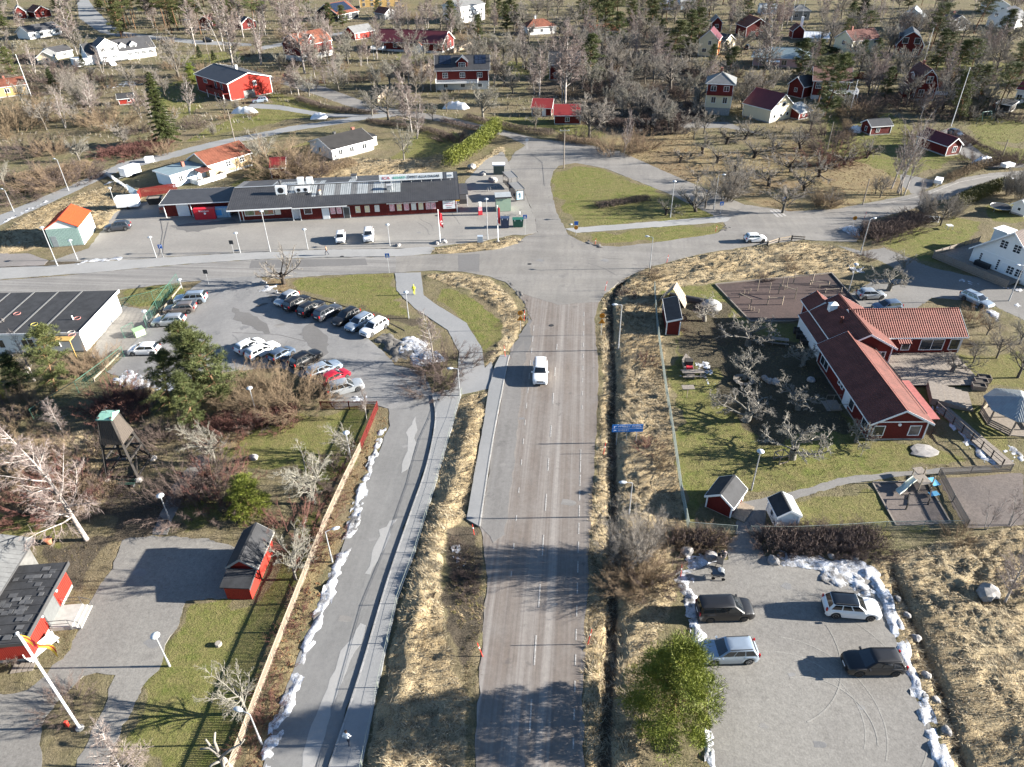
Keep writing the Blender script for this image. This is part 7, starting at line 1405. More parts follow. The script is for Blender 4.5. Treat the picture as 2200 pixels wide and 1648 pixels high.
car('bigsuv', PSB, 'blue silver car nearest the road at the green fence', (444,648), (380,652), group=g1); car('wagon', PBR, 'grey brown car in the middle at the green fence', (415,669), (363,672), group=g1); car('wagon', PS, 'silver estate car third from the road at green fence', (399,695), (331,699), group=g1); car('hatch', PW, 'white hatchback alone by the green gate', (344,758), (280,760), group=g1)
for kd, pm, lb, r_, f_ in (('hatch',PS,'silver hatchback at the left end of the upper row',(637,638),(597,661)),('suv',PB,'black car second from left in the upper row',(618,671),(660,647)),('suv',PB,'black car third from left in the upper row',(648,683),(692,658)),('suv',PG,'dark grey car fourth from left in the upper row',(683,691),(727,667)),('wagon',PB,'long black estate car fifth from left in upper row',(766,676),(722,702)),('wagon',PSB,'blue silver estate car sixth from left in upper row',(797,686),(748,716)),('suv',PW,'white car at the right end of the upper row',(826,699),(783,726))): car(kd, pm, lb, r_, f_, group=g2)
for kd, pm, lb, r_, f_ in (('hatch',PW,'white car at the left end of the lower row',(512,764),(563,738)),('wagon',PW,'white estate car second from left in lower row',(540,773),(591,748)),('small',PBL,'blue grey small car third from left in lower row',(587,781),(626,758)),('suv',PB,'black car in the middle of the lower row',(636,792),(681,768)),('wagon',PSB,'pale silver car left of the red one',(672,812),(724,790)),('hatch',PRD,'red car in the lower row above the silver one',(696,832),(745,806)),('suv',PS,'silver white car at the front end of the lower row',(708,850),(778,832))): car(kd, pm, lb, r_, f_, group=g3)
car('small', PW, 'white small car turning on the east arm of the crossing', (1600,520), (1642,518)); car('hatch', PS, 'silver hatchback behind the kindergarten by the round tree', (1845,641), (1893,639)); car('hatch', PBL, 'dark blue car half hidden by the kindergarten roof', (1928,664), (1878,668)); car('wagon', PSB, 'dusty silver car beside snow in front of the gabled villa', (2070,640), (2122,664))
car('suv', PSB, 'light blue car on the driveway of the red balcony house', (573,219), (545,222)); car('hatch', PW, 'white and blue car on the lane beyond the conifer hedge', (1036,282), (1054,286)); car('hatch', PBL, 'blue car beside the roadside cabin with maroon roof', (2040,287), (2062,296)); car('van', PB, 'black car beside the small beige garage', (1598,113), (1612,100)); car('suv', PB, 'black car below the two small red cottages at top', (438,90), (458,91))
# ---------------------------------------------------------------- trailers, boat, boxes
COV = mat('white tarpaulin', (.70,.71,.72), .7, .12, 1.2, bumpy=.5)
def trailer(label, px, py, ang, L_, W_, H_, m=None):
    t = thing('box_trailer', label, 'trailer', G(px, py), R(ang)); MB().box(-L_/2,L_/2,-W_/2,W_/2,.5,H_).box(-L_/2+.02,L_/2-.02,-W_/2-.02,-W_/2-.001,.55,.75).build('box', m or SGN, t); MB().bar((-L_/2-1.2,0,.5),(-L_/2+.2,-.5,.5),.07,.07).bar((-L_/2-1.2,0,.5),(-L_/2+.2,.5,.5),.07,.07).bar((-L_/2-1.2,0,.0),(-L_/2-1.2,0,.6),.06,.06).build('drawbar', STEEL, t)
    for s_ in (-1,1):
        w_ = MB().lathe([(.2,-.09),(.33,-.09),(.33,.09),(.2,.09)], n=14); w_.v = [(x,z,y) for x,y,z in w_.v]; w_.build('wheel', TYR, t, loc=(0,s_*(W_/2-.02),.33))
trailer('white box trailer beside the red plank fence of loading yard', 279, 447, 8, 4.2, 1.9, 2.5); trailer('white covered caravan behind the white garden fence', 283, 378, 65, 4.2, 2.0, 2.3, COV); trailer('grey white utility trailer by the lower driveway at right', 2014, 396, 55, 2.6, 1.4, 1.2); trailer('white trailer at the end of the roadside hedge', 2162, 362, 20, 2.6, 1.5, 1.2)
q = MB().box(-.9,.9,-.7,.7,.0,1.1).box(-.95,.95,-.75,.75,1.101,1.2); tag(q.build('white_crate', COV, loc=G(322,348), rotz=.2), 'small white crate on grass left of the yellow cottage', 'crate')
def tarp(label, px, py, ang, L_, W_, H_, nm, cat):
    b = MB(); n, k = 12, 6; g = np.random.default_rng(int(px))
    for i in range(n+1):
        for j in range(k+1):
            u, v = i/n*2-1, j/k*2-1; z = H_*max(0, (1-abs(u)**3))*(1-abs(v)**2.2)**.6*(1+.12*math.sin(i*2.1))+g.uniform(0,.05); b.v.append((u*L_/2*(1-.3*max(0,u)*abs(v)), v*W_/2, z+.25*(1-abs(v))))
    for i in range(n):
        for j in range(k): a_ = i*(k+1)+j; b.f.append((a_,a_+k+1,a_+k+2,a_+1)); b.m.append(0)
    t = thing(nm, label, cat, G(px,py), R(ang)); b.build('cover', COV, t, True); MB().box(-L_/2*.9,L_/2*.75,-W_/2*.8,W_/2*.8,0,.3).build('hull', DTRIM, t); return t
tarp('boat under white tarpaulin below the solar dormer house', 981, 233, -12, 8, 2.8, 1.7, 'covered_boat', 'boat'); tarp('heap under white tarpaulin on the lawn by the upper lane', 687, 254, 5, 5, 2.4, 1.2, 'covered_heap', 'tarpaulin'); tarp('row of white covered bales left of the lawn heap', 527, 243, -5, 8, 2.2, 1.5, 'covered_heap', 'tarpaulin'); tarp('car under pale blue white cover beside the roadside hedge', 2112, 352, 8, 5, 2.0, 1.4, 'covered_car', 'car'); tarp('small heap under grey cover beside the black roofed play cabin', 1836, 284, -15, 3.4, 1.8, 1.4, 'covered_heap', 'tarpaulin')
# pick up lockers and containers beside the store
t = thing('parcel_locker', 'bright red parcel locker printed Instabox before the store', 'parcel locker', G(444, 470), R(5)); MB().box(-2.0,2.0,-.5,.5,.05,2.2).build('cabinet', mat('locker red', (.52,.015,.03), .4, .1, 2), t); text('Instabox', .55, WPT, t, (0,-.51,1.75), (R(90),0,0)); MB().cyl((.1,-.515,1.25),(.1,-.5,1.25),.22,14).build('logo', WPT, t)
for i in range(5): MB().bar((-1.95+i*.78,-.505,.1),(-1.95+i*.78,-.505,1.5),.02,.02).build('door_seam', DTRIM, t)
t = thing('parcel_locker', 'pale blue parcel locker right of the red one', 'parcel locker', G(478, 466), R(5)); MB().box(-1.9,1.75,-.45,.45,.05,2.0).build('cabinet', mat('locker blue', (.28,.42,.55), .5, .15, 1), t); MB().box(-1.0,.2,-.47,-.451,.5,1.6).build('print', mat('bright blue print', (.05,.30,.62), .5, .1, 2), t)
for i in range(5): MB().bar((-1.8+i*.75,-.455,.1),(-1.8+i*.75,-.455,1.95),.02,.02).build('door_seam', DTRIM, t)
for i, (px, py, lb) in enumerate(((448,447,'blue white cage container standing left in the loading yard'),(463,444,'blue white cage container standing right in the loading yard'))):
    t = thing('container', lb, 'container', G(px,py), R(5)); MB().box(-.6,.6,-1.6,1.6,.1,2.3).build('box', SBL if i < 0 else mat('white blue container', (.5,.58,.66), .5, .1, 2), t); MB().box(-.62,.62,-1.62,1.62,2.301,2.42).build('lid', DTRIM, t)
t = thing('pallet_stack', 'stack of cartons wrapped in plastic beside the loading yard', 'pallet', G(350, 456), R(20))
for i, (a_, c_) in enumerate((((-.5,-.6,.5,.6,.15,.7),(.45,.33,.24)),((-.45,-.5,.4,.5,.71,1.2),(.55,.16,.12)),((-.4,-.45,.3,.4,1.21,1.6),(.6,.55,.5)))): MB().box(a_[0],a_[2],a_[1],a_[3],a_[4],a_[5]).build('carton', mat(f'carton {i}', c_, .7, .4, 3), t)
MB().box(-.6,.6,-.7,.7,0,.14).build('pallet', WOOD, t)
t = thing('waste_container', 'dark open waste container against the red plank fence', 'container', G(336, 437), R(10)); MB().add([(-1.2,-.8,0),(1.2,-.8,0),(1.2,.8,0),(-1.2,.8,0),(-1.5,-1,1.4),(1.5,-1,1.4),(1.5,1,1.4),(-1.5,1,1.4)],[(3,2,1,0),(0,1,5,4),(1,2,6,5),(2,3,7,6),(3,0,4,7)]).build('tub', PLS, t); MB().box(-1.3,1.3,-.9,.9,.9,1.2).build('waste', WOOD, t)
# ---------------------------------------------------------------- street lamps
LPM = mat('galvanised pole', (.40,.41,.42), .5, .2, 4, metal=.4); LHD = mat('lamp head white', (.46,.49,.51), .35, .08, 3); GLB = mat('lamp glass', (.6,.66,.7), .1, .1, 3)
LK = {}
def lamp(px, py, topy, label, kind='post', ang=180, group='street lamps'):
    h = hgt(px, py, topy); t = thing('street_lamp', label, 'street lamp', G(px, py), R(ang), group); r0 = .055+.004*h
    MB().tube([(0,0,-.2),(0,0,1.0),(0,0,1.02),(0,0,h-.05)], [r0*1.35,r0*1.35,r0,r0*.75], 8).build('pole', LPM, t)
    if kind == 'post': hd_ = MB().lathe([(.10,-.25),(.16,-.05),(.38,.0),(.36,.06),(.2,.16),(.03,.19)], n=14).build('lamp_head', LHD, t, True, (0,0,h)); MB().lathe([(.09,-.3),(.14,-.06)], n=10).build('lens', GLB, hd_)
    else:
        MB().tube([(0,0,h-.06),(.25,0,h+.02),(.9,0,h+.06)], [r0*.7,.04,.035], 7).build('arm', LPM, t)
        b = MB(); n = 10
        for i, (x, w_, z0_, z1_) in enumerate(((.55,.05,.0,.05),(.7,.16,-.03,.12),(1.0,.2,-.05,.15),(1.25,.14,-.04,.11),(1.35,.03,.0,.04))):
            for k in range(n): a_ = 2*math.pi*k/n; b.v.append((x, w_*math.cos(a_), (z0_+z1_)/2+(z1_-z0_)/2*math.sin(a_)))
        for i in range(4):
            for k in range(n): b.f.append((i*n+k,i*n+(k+1)%n,(i+1)*n+(k+1)%n,(i+1)*n+k)); b.m.append(0)
        hd_ = b.build('lamp_head', LHD, t, True, (0,0,h+.04)); MB().box(.75,1.2,-.12,.12,-.07,-.04).build('lens', GLB, hd_)
for a_ in ((147.6,410,343,'tall lamp beside the cycle track above the green garage','arm',150),(124,572,489,'tall white lamp standing close in front of the green garage','post',0),(166.7,559,517,'short lamp post right of the tall one by the green garage','post',0),(336,554,510,'lamp post at the left end of store forecourt beside a blue sign','post',0),(516.6,544,501,'lamp post on the forecourt kerb, first right of the vehicle entrance','post',0),(247,438,404,'lamp post on the grass slope behind the white box trailer','post',0),(580.7,541,454,'taller lamp post before the stocked shop windows','post',0),(661.6,536,493,'lamp post left of the walking person on the forecourt kerb','post',0),(837.8,528.7,483,'lamp post right of the two white cars on forecourt','post',0),(1047.7,514.7,428,'tall lamp post between the two red store flags','post',0),(878,684,628,'lamp post on the grass right of the upper car row','post',0),(988,852,792,'lamp post where the cycle path meets the left road','arm',180),(552,893,834,'white lamp post in front of the golden willow thicket','post',0),(391,620,601,'short lamp post at the road end of the green fence','post',0),(318,694,669,'lamp post halfway along the green fence','post',0),(367,1122,1065,'lamp post beside the narrow path near the bell tower','post',0),(365,1432,1366,'lamp post at the edge of the gravel yard lawn','post',0),(562.7,1600,1534,'lamp post outside the picket fence at the bottom','arm',160),(714,1208,1142,'lamp post outside the picket fence beside the red shed','arm',20),(754,987,930,'lamp post inside the red end of the picket fence','post',0),(1350.6,1110,1037,'lamp with oval head rising from the large roadside shrub','arm',180),(1614,1053,970,'lamp with blue white dome on the kindergarten lawn','post',0),(1328,753,655,'tall lamp by the ditch beside the orange road sign','arm',180),(1396,577,510,'tall lamp at the right corner of the crossing','arm',160),(1440,467.6,390,'lamp post inside the grass traffic island','post',0),(1533,451,376,'tall lamp at the pointed right end of traffic island','arm',0),(1849,543,471,'tall lamp beside the snow heap on the right lane','arm',20),(1821.6,630,568,'lamp post at the right corner of the dark bark playground','post',0),(2167,647,570,'lamp pole in front of the white gabled villa','arm',180),(30,455,408,'lamp post at the left edge among brown shrubs','arm',150)): lamp(*a_)
# poles and flags
def pole(px, py, topy, label, nm='wooden_pole', cat='pole', m=None, r=.13, cross=False, group=None):
    h = hgt(px, py, topy); t = thing(nm, label, cat, G(px, py), 0, group); MB().tube([(0,0,-.3),(0,0,h)], [r, r*.7], 8).build('shaft', m or WOOD, t)
    if cross: MB().bar((-1.1,0,h-.4),(1.1,0,h-.4),.1,.1).build('crossarm', LHD, t); [MB().cyl((x,0,h-.35),(x,0,h-.1),.06,8).build('insulator', LHD, t) for x in (-.9,0,.9)]
    return t, h
pole(1211,362,277,'power pole with white crossarm at the top of traffic island', cross=True); pole(1853,440,385,'slanting wooden pole at the roadside right of orchard'); pole(2153,335,300,'wooden pole above the roadside hedge at right'); pole(505,305,235,'wooden pole behind the yellow cottage'); pole(1777,322,262,'thin wooden pole right of the orchard shrubs'); pole(418,110,40,'power pole with crossarm below the white villa birches', cross=True); pole(452,135,62,'second power pole right of the white villa', cross=True); pole(804,128,52,'slender white lamp pole left of the long red house', m=LPM, r=.1); pole(1720,55,-10,'tall thin mast at the top right among pines', m=LPM, r=.1)
FLP = mat('flagpole white', (.74,.74,.73), .4, .05, 3)
def flag(px, py, topy, label, red=None, group=None):
    h = hgt(px, py, topy); t = thing('flagpole', label, 'flagpole', G(px, py), 0, group); MB().tube([(0,0,-.2),(0,0,h)], [.10,.055], 10).build('shaft', FLP, t); MB().lathe([(.09,0),(.12,.08),(.05,.17)], n=8).build('knob', FLP, t, loc=(0,0,h)); MB().lathe([(.3,-.1),(.3,.12),(.14,.16)], n=10).build('foot', PLN, t); return t, h
FRD = mat('red flag cloth', (.52,.02,.035), .8, .2, 2); FYE = mat('yellow flag cloth', (.72,.42,.04), .8, .2, 2)
def cloth(t, h, L_, W_, m, drop=.75, ang=0, m2=None, seed=1):
    b = MB(); n, k = 14, 8
    for i in range(n+1):
        for j in range(k+1):
            u, v = i/n, j/k; x = .1+u*W_*.42+.0; y = .16*math.sin(u*9+v*2)*(.3+u); z = h-.1-v*L_-u*W_*drop; b.v.append((x, y, z))
    for i in range(n):
        for j in range(k): a_ = i*(k+1)+j; b.f.append((a_,a_+k+1,a_+k+2,a_+1)); b.m.append(1 if m2 and (2 <= j <= 3 or 4 <= i <= 5) else 0)
    o = b.build('flag', [m, m2] if m2 else m, t, True); o.rotation_euler = (0,0,R(ang)); return o
t, h = flag(946,523,452,'white flagpole with red ICA flag, left of the two', group='store flagpoles'); o = cloth(t, h, 2.6, 1.5, FRD, .5, 20); text('ICA', .5, WPT, t, (.55,-.24,h-2.2), (R(90),R(70),R(20)))
t, h = flag(1070,519,443,'white flagpole with red flag, right of the two', group='store flagpoles'); cloth(t, h, 3.0, .9, FRD, .4, 10)
t, h = flag(172,1565,1362,'tall white flagpole with red and yellow flag at community hall'); cloth(t, h, .75, 3.4, FYE, .62, 15, FRD); MB().tube([(.13,0,1.2),(.16,0,h-.2)],[.012,.012],4).build('halyard', FLP, t)
flag(2043,272,147,'tall white flagpole on the lawn below the red mansard house'); flag(1979,154,61,'white flagpole between mansard house and black gambrel house'); flag(68,208,118,'white flagpole beside the yellow house at left edge'); flag(1828,233,173,'wooden flagpole beside the glazed veranda house'); flag(1700,48,-5,'white flagpole at the top edge, above the cottages')
# ---------------------------------------------------------------- road signs
def sign(px, py, topy, label, shape, m, ang=0, second=None, txt=None):
    h = hgt(px, py, topy); t = thing('road_sign', label, 'road sign', G(px, py), R(ang)); MB().tube([(0,0,-.2),(0,0,h)], [.035,.035], 6).build('pole', LPM, t)
    def face(z, shape, m):
        if shape == 'square': o = MB().box(-.36,.36,-.06,-.035,z-.36,z+.36).build('sign_face', m, t)
        elif shape == 'round': o = MB().lathe([(.38,-.012),(.38,.012)], n=20).build('sign_face', m, t); o.rotation_euler = (R(90),0,0); o.location = (0,-.05,z)
        elif shape == 'tri': o = MB().add([(-.48,-.06,z-.38),(.48,-.06,z-.38),(0,-.06,z+.42),(-.48,-.035,z-.38),(.48,-.035,z-.38),(0,-.035,z+.42)],[(0,1,2),(5,4,3),(0,3,4,1),(1,4,5,2),(2,5,3,0)]).build('sign_face', m, t)
        return o
    o = face(h-.3, shape, m); 
    if second: face(h-1.15, second[0], second[1])
    return t, h
ORS = mat('orange sign', (.62,.22,.01), .45, .1, 3)
def pict(t, z, m, kind):
    b = MB(); y = -.075
    if kind == 'walk': b.add([(-.26,y,z-.24),(.26,y,z-.24),(0,y,z+.26)],[(0,1,2)]); b.build('white_triangle', WPT, t); MB().bar((0,y-.012,z-.02),(-.09,y-.012,z-.2),.03,.01).bar((0,y-.012,z-.02),(.08,y-.012,z-.2),.03,.01).bar((0,y-.012,z-.02),(0,y-.012,z+.1),.04,.01).build('pictogram', BLP, t)
for px, py, ty, lb in ((836.5,587,545,'blue crossing sign on the near side of the west road'),(1128,505,462,'blue crossing sign by the bins at the bus stop'),(1547,461,434,'blue crossing sign at the pointed end of traffic island'),(1681,448,424,'pale crossing sign at the right side of east crossing')):
    t, h = sign(px, py, ty, lb, 'square', SBL); pict(t, h-.3, WPT, 'walk')
t, h = sign(351,553,526,'blue parking sign at the forecourt entrance','square',SBL); text('P', .6, WPT, t, (0,-.075,h-.3), (R(90),0,0))
for px, py, ty, lb in ((1118,710,668,'orange road work triangle under yellow disc, left of road'),(1291,720,674,'orange road work triangle under yellow disc, right of road')):
    t, h = sign(px, py, ty, lb, 'round', ORS, 0, ('tri', ORS)); text('50', .34, BLP, t, (0,-.075,h-.3), (R(90),0,0)); MB().bar((-.12,-.075,h-1.4),(.05,-.075,h-1.05),.07,.01).bar((0,-.075,h-1.4),(.14,-.075,h-1.4),.12,.01).build('pictogram', BLP, t)
t, h = sign(1237,507,476,'blue and orange signs beside snow at traffic island corner','square',SBL,0,('round',ORS)); t, h = sign(1832,487,465,'orange disc sign in front of the snow heap on east road','round',ORS); text('30', .34, BLP, t, (0,-.075,h-.3), (R(90),0,0))
sign(449,612,580,'dark rear of a road sign above the green fence cars','square',DTRIM); sign(1132,320,298,'small pale sign at the upper bend of the store lane','round',LHD); sign(935,247,228,'green and white sign on the lane below the purple birch','square',mat('green sign', (.1,.4,.3), .5, .1, 3)); sign(503,546,517,'black slanted advertising stand on the forecourt kerb','square',DTRIM)
t = thing('direction_sign', 'wide blue direction sign with two white place lines beside the ditch', 'road sign', G(1345, 952), R(0)); hz = hgt(1345,952,912)
for x in (-1.1,0,1.1): MB().cyl((x,.06,-.3),(x,.06,hz),.05,8).build('post', LPM, t)
MB().box(-1.75,1.75,-.03,.0,hz-1.05,hz).build('sign_face', mat('direction blue', (.03,.22,.62), .4, .08, 3), t)
MB().box(-1.72,1.72,-.045,-.031,hz-.56,hz-.53).build('divider', WPT, t)
text('YTTERBY  ÅKERS-', .34, WPT, t, (.22,-.04,hz-.3), (R(90),0,0)); text('OVERBY', .34, WPT, t, (-.45,-.04,hz-.8), (R(90),0,0))
for z in (hz-.32, hz-.82): MB().bar((-1.5,-.04,z-.12),(-1.5,-.04,z+.1),.06,.01).bar((-1.5,-.04,z+.08),(-1.25,-.04,z+.12 if z > hz-.5 else z+.02),.06,.01).build('arrow', WPT, t)
SRD = mat('snow pole red', (.62,.05,.03), .6, .2, 4)
for i, (px, py, ty, lean, lb) in enumerate(((1038,1411,1381,-.10,'leaning red snow pole at the dark left road edge'),(1262,1385,1353,.06,'red snow pole pair on the right verge, lower'),(1019,1150,1128,-.04,'red snow pole at the end of the bus platform'),(1296,975,950,.05,'red snow pole on the right verge, upper'),(1126,690,668,.02,'red snow pole next to the left orange triangle'),(1086,768,742,-.04,'red and white snow pole below the curved ditch'),(1299,625,604,.08,'red snow pole at the right corner of crossing'),(1432,565,548,.06,'red snow pole on the far right road edge'),(1537,498,485,.05,'red snow pole at the tip of the lower lawn strip'),(1278,525,514,.06,'red snow pole at the left tip of lower lawn strip'),(1856,470,455,.04,'red snow pole on the east road by the shrubs'),(1462,1240,1212,-.02,'red snow pole at the snow ridge of gravel lot'))):
    h = max(1.1, hgt(px, py, ty)); b = MB(); p0 = Vector((0,0,-.1)); p1 = Vector((lean*h*2.2,0,h)); n = 4
    t = thing('snow_pole', lb, 'snow pole', GZ(px,py), 0, 'red snow poles'); MB().tube([p0,p1],[.04,.035],6).build('stick', SRD, t); MB().tube([p0.lerp(p1,.62),p0.lerp(p1,.74)],[.046,.046],6).build('reflector', WPT, t)
# ---------------------------------------------------------------- bus shelters, kiosk, bins, boards
def shelter(px, py, label, ang, poster=False):
    t = thing('bus_shelter', label, 'bus shelter', G(px,py), R(ang), 'bus shelters'); MB().box(-1.0,1.0,-2.2,2.2,2.45,2.56).box(-1.05,-.98,-2.25,2.25,2.38,2.62).box(.98,1.05,-2.25,2.25,2.38,2.62).build('roof', mat('shelter roof', (.20,.195,.185), .6, .2, 2), t)
    for x in (-.9,.9):
        for y in (-2.1,2.1): MB().box(x-.05,x+.05,y-.05,y+.05,0,2.45).build('post', DTRIM, t)
    MB().box(-.92,-.89,-2.05,2.05,.3,2.3).build('back_glass', GLS, t); MB().box(-.75,-.4,-1.7,1.2,.42,.48).box(-.6,-.55,-1.6,-1.5,0,.42).box(-.6,-.55,1.0,1.1,0,.42).build('bench', WOOD, t)
    if poster: MB().box(-.75,.75,-2.2,-2.1,.35,2.2).build('poster_case', DTRIM, t); MB().box(-.68,.68,-2.22,-2.201,.42,2.12).build('poster', mat('light blue poster', (.28,.52,.68), .4, .15, .9, c2=(.55,.62,.66)), t); MB().box(-.12,.12,-2.235,-2.221,.8,1.5).lathe([(.11,1.55),(.11,1.75)],(0,-2.23,0),8).build('print', BLP, t)
shelter(1096,400,'farther bus shelter beside the store lane, without poster', 17); shelter(1110,425,'nearer bus shelter with light blue poster', 17, True)
t = thing('utility_hut', 'pale green utility hut with tin lid beside the bus shelters', 'hut', G(1081,450), R(5)); MB().box(-1.45,1.45,-1.3,1.3,.1,2.9).build('wall', KGN, t); MB().box(-1.6,1.6,-1.45,1.45,2.901,3.05).build('roof', RLT, t); MB().box(-1.62,1.62,-1.47,-1.451,2.75,3.06).build('fascia', DTRIM, t)
def bin_(px, py, label, m, w_=1.7, h_=1.5, lid=None, ang=0):
    t = thing('recycling_bin', label, 'bin', G(px,py), R(ang)); MB().add([(-w_*.45,-.5,.1),(w_*.45,-.5,.1),(w_*.45,.5,.1),(-w_*.45,.5,.1),(-w_/2,-.6,h_),(w_/2,-.6,h_),(w_/2,.6,h_),(-w_/2,.6,h_)],[(3,2,1,0),(0,1,5,4),(1,2,6,5),(2,3,7,6),(3,0,4,7),(4,5,6,7)]).build('tub', m, t); MB().box(-w_/2-.05,w_/2+.05,-.65,.65,h_+.001,h_+.14).build('lid', lid or m, t)
    for s_ in (-1,1): MB().box(s_*w_*.3-.08,s_*w_*.3+.08,-.67,-.651,h_-.15,h_+.1).build('flap', SGN, t)
bin_(1113,487,'dark green recycling bin with white flaps at bus stop',mat('green bin', (.012,.11,.07), .5, .2, 3),2.0,1.5); bin_(1085,489,'dark blue recycling bin left of the green one',mat('blue bin', (.03,.05,.10), .5, .2, 3),1.6,1.9)
t = thing('notice_board', 'dark topped notice board stand behind the bus shelters', 'notice board', G(1072,374), R(0)); MB().box(-1.2,1.2,-.7,.7,.1,2.1).build('case', mat('green notice case', (.06,.09,.08), .6, .3, 2), t); MB().box(-1.4,1.4,-.9,.9,2.101,2.4).build('roof', COV, t)
ROCK = mat('boulder', (.30,.285,.27), .95, .35, 1.8, rand=.15, bumpy=.4)
def rock_mesh(seed):
    b = bmesh.new(); bmesh.ops.create_icosphere(b, subdivisions=2, radius=1); g = np.random.default_rng(seed)
    for v in b.verts: v.co *= 1+.16*math.sin(v.co.x*3+seed)+.12*math.sin(v.co.y*4+seed*2)+g.normal()*.04; v.co.z *= .7
    me_ = bpy.data.meshes.new('boulder'); b.to_mesh(me_); b.free(); me_.materials.append(ROCK); return me_
RK = [rock_mesh(i) for i in range(4)]
def rock(px, py, s_, label, group='boulders'):
    o = obj('boulder', RK[int(px) % 4], None, GZ(px,py)+Vector((0,0,s_*.3)), rnd.uniform(0,6)); o.scale = (s_*1.2, s_, s_); tag(o, label, 'boulder', group)
for px, py, s_, lb in ((1475,1190,.55,'boulder at the left end of the snow ridge'),(1528,1200,.6,'boulder beside the pram at snow ridge'),(1660,1205,.55,'flat boulder right of the gap into gravel lot'),(1785,1197,.32,'boulder behind the right snow ridge, left one'),(1835,1199,.32,'boulder behind the right snow ridge, right one'),(2118,1278,.85,'large grey boulder alone in the dry grass field'),(1928,1287,.3,'boulder right of the white car at the ditch'),(1950,1318,.3,'boulder at the ditch, second along the ridge'),(1968,1368,.36,'boulder at the ditch level with the black car'),(1990,1452,.34,'boulder at the ditch below the black car'),(2012,1503,.3,'boulder at the ditch, fifth along the ridge'),(2032,1570,.36,'boulder at the ditch, last along the ridge'),(1743,818,.5,'small round boulder in a row of three under fruit trees'),(1652,820,.5,'middle boulder beside the round tree bench'),(1665,824,.6,'largest boulder right of the round tree bench'),(1642,815,.45,'boulder touching the round tree bench'),(1012,362,.9,'pale boulder under the conifer hedge'),(1036,376,.8,'boulder in the fork of the gravel paths'),(856,528,.5,'boulder right of the forecourt lamp'),(938,524,.5,'boulder left of the store flagpole foot'),(952,520,.7,'boulders beside the store flagpole foot'),(1060,390,1.0,'dark boulder heap by the notice board'),(565,610,.6,'rocks in the snow under the kerbside tree'),(545,985,.5,'boulder on the churchyard lawn by pale tree')): rock(px, py, s_, lb)
for px, py, s_, lb in ((1985,970,1.0,'flat pale rock on the lawn before the kindergarten'),): o = obj('boulder', RK[2], None, GZ(px,py)+Vector((0,0,.05)), .1); o.scale = (1.9,1.0,.25); tag(o, lb, 'boulder')
# advertising trestle, orange white stack near the bus stop, carts
t = thing('advert_stand', 'red and white advertising stand on the forecourt by the hut', 'advert stand', G(1032,462), R(10))
for i, z in enumerate((.1,.95,1.8)): MB().box(-.4+.06*i,.4-.04*i,-.3,.3,z,z+.8).build('board', (FRD, fl3, fl)[i], t)
t = thing('bike_rack', 'low galvanised bicycle rack left of the utility hut', 'rack', G(1050,453), 0)
for i in range(5): MB().tube([(-.8+i*.4,0,0),(-.8+i*.4,0,.7),(-.8+i*.4,.5,.7),(-.8+i*.4,.5,0)],[.03]*4,5).build('hoop', LPM, t)
t = thing('glass_case', 'empty glass case standing at the grass kerb by the lamp', 'case', G(1032,520), 0); MB().box(-.5,.5,-.3,.3,.05,1.2).build('glass', GLB, t); MB().box(-.55,.55,-.35,.35,0,.05).build('base', STEEL, t)
def bicycle(px, py, ang, label):
    t = thing('bicycle', label, 'bicycle', G(px,py), R(ang), 'bicycles')
    for x in (-.52,.52):
        pts = [(x+.33*math.cos(k*math.pi/8),0,.34+.33*math.sin(k*math.pi/8)) for k in range(17)]; MB().tube(pts,[.025]*17,4,cap=False).build('wheel', TYR, t)
    MB().tube([(-.52,0,.34),(0,0,.3),(.4,0,.8),(-.2,0,.75),(-.52,0,.34)],[.022]*5,5).tube([(0,0,.3),(-.2,0,.9)],[.022]*2,5).tube([(.52,0,.34),(.38,0,1.0)],[.022]*2,5).build('frame', STEEL, t); MB().bar((.38,-.28,1.0),(.38,.28,1.0),.03,.03).build('handlebar', DTRIM, t); MB().box(-.33,-.08,-.07,.07,.9,.96).build('saddle', DTRIM, t)
bicycle(1050,412,20,'bicycle leaning at the rack behind the utility hut'); bicycle(1062,405,-10,'second bicycle nearer the bus shelter posts'); bicycle(1118,462,80,'bicycle beside the light blue poster shelter')
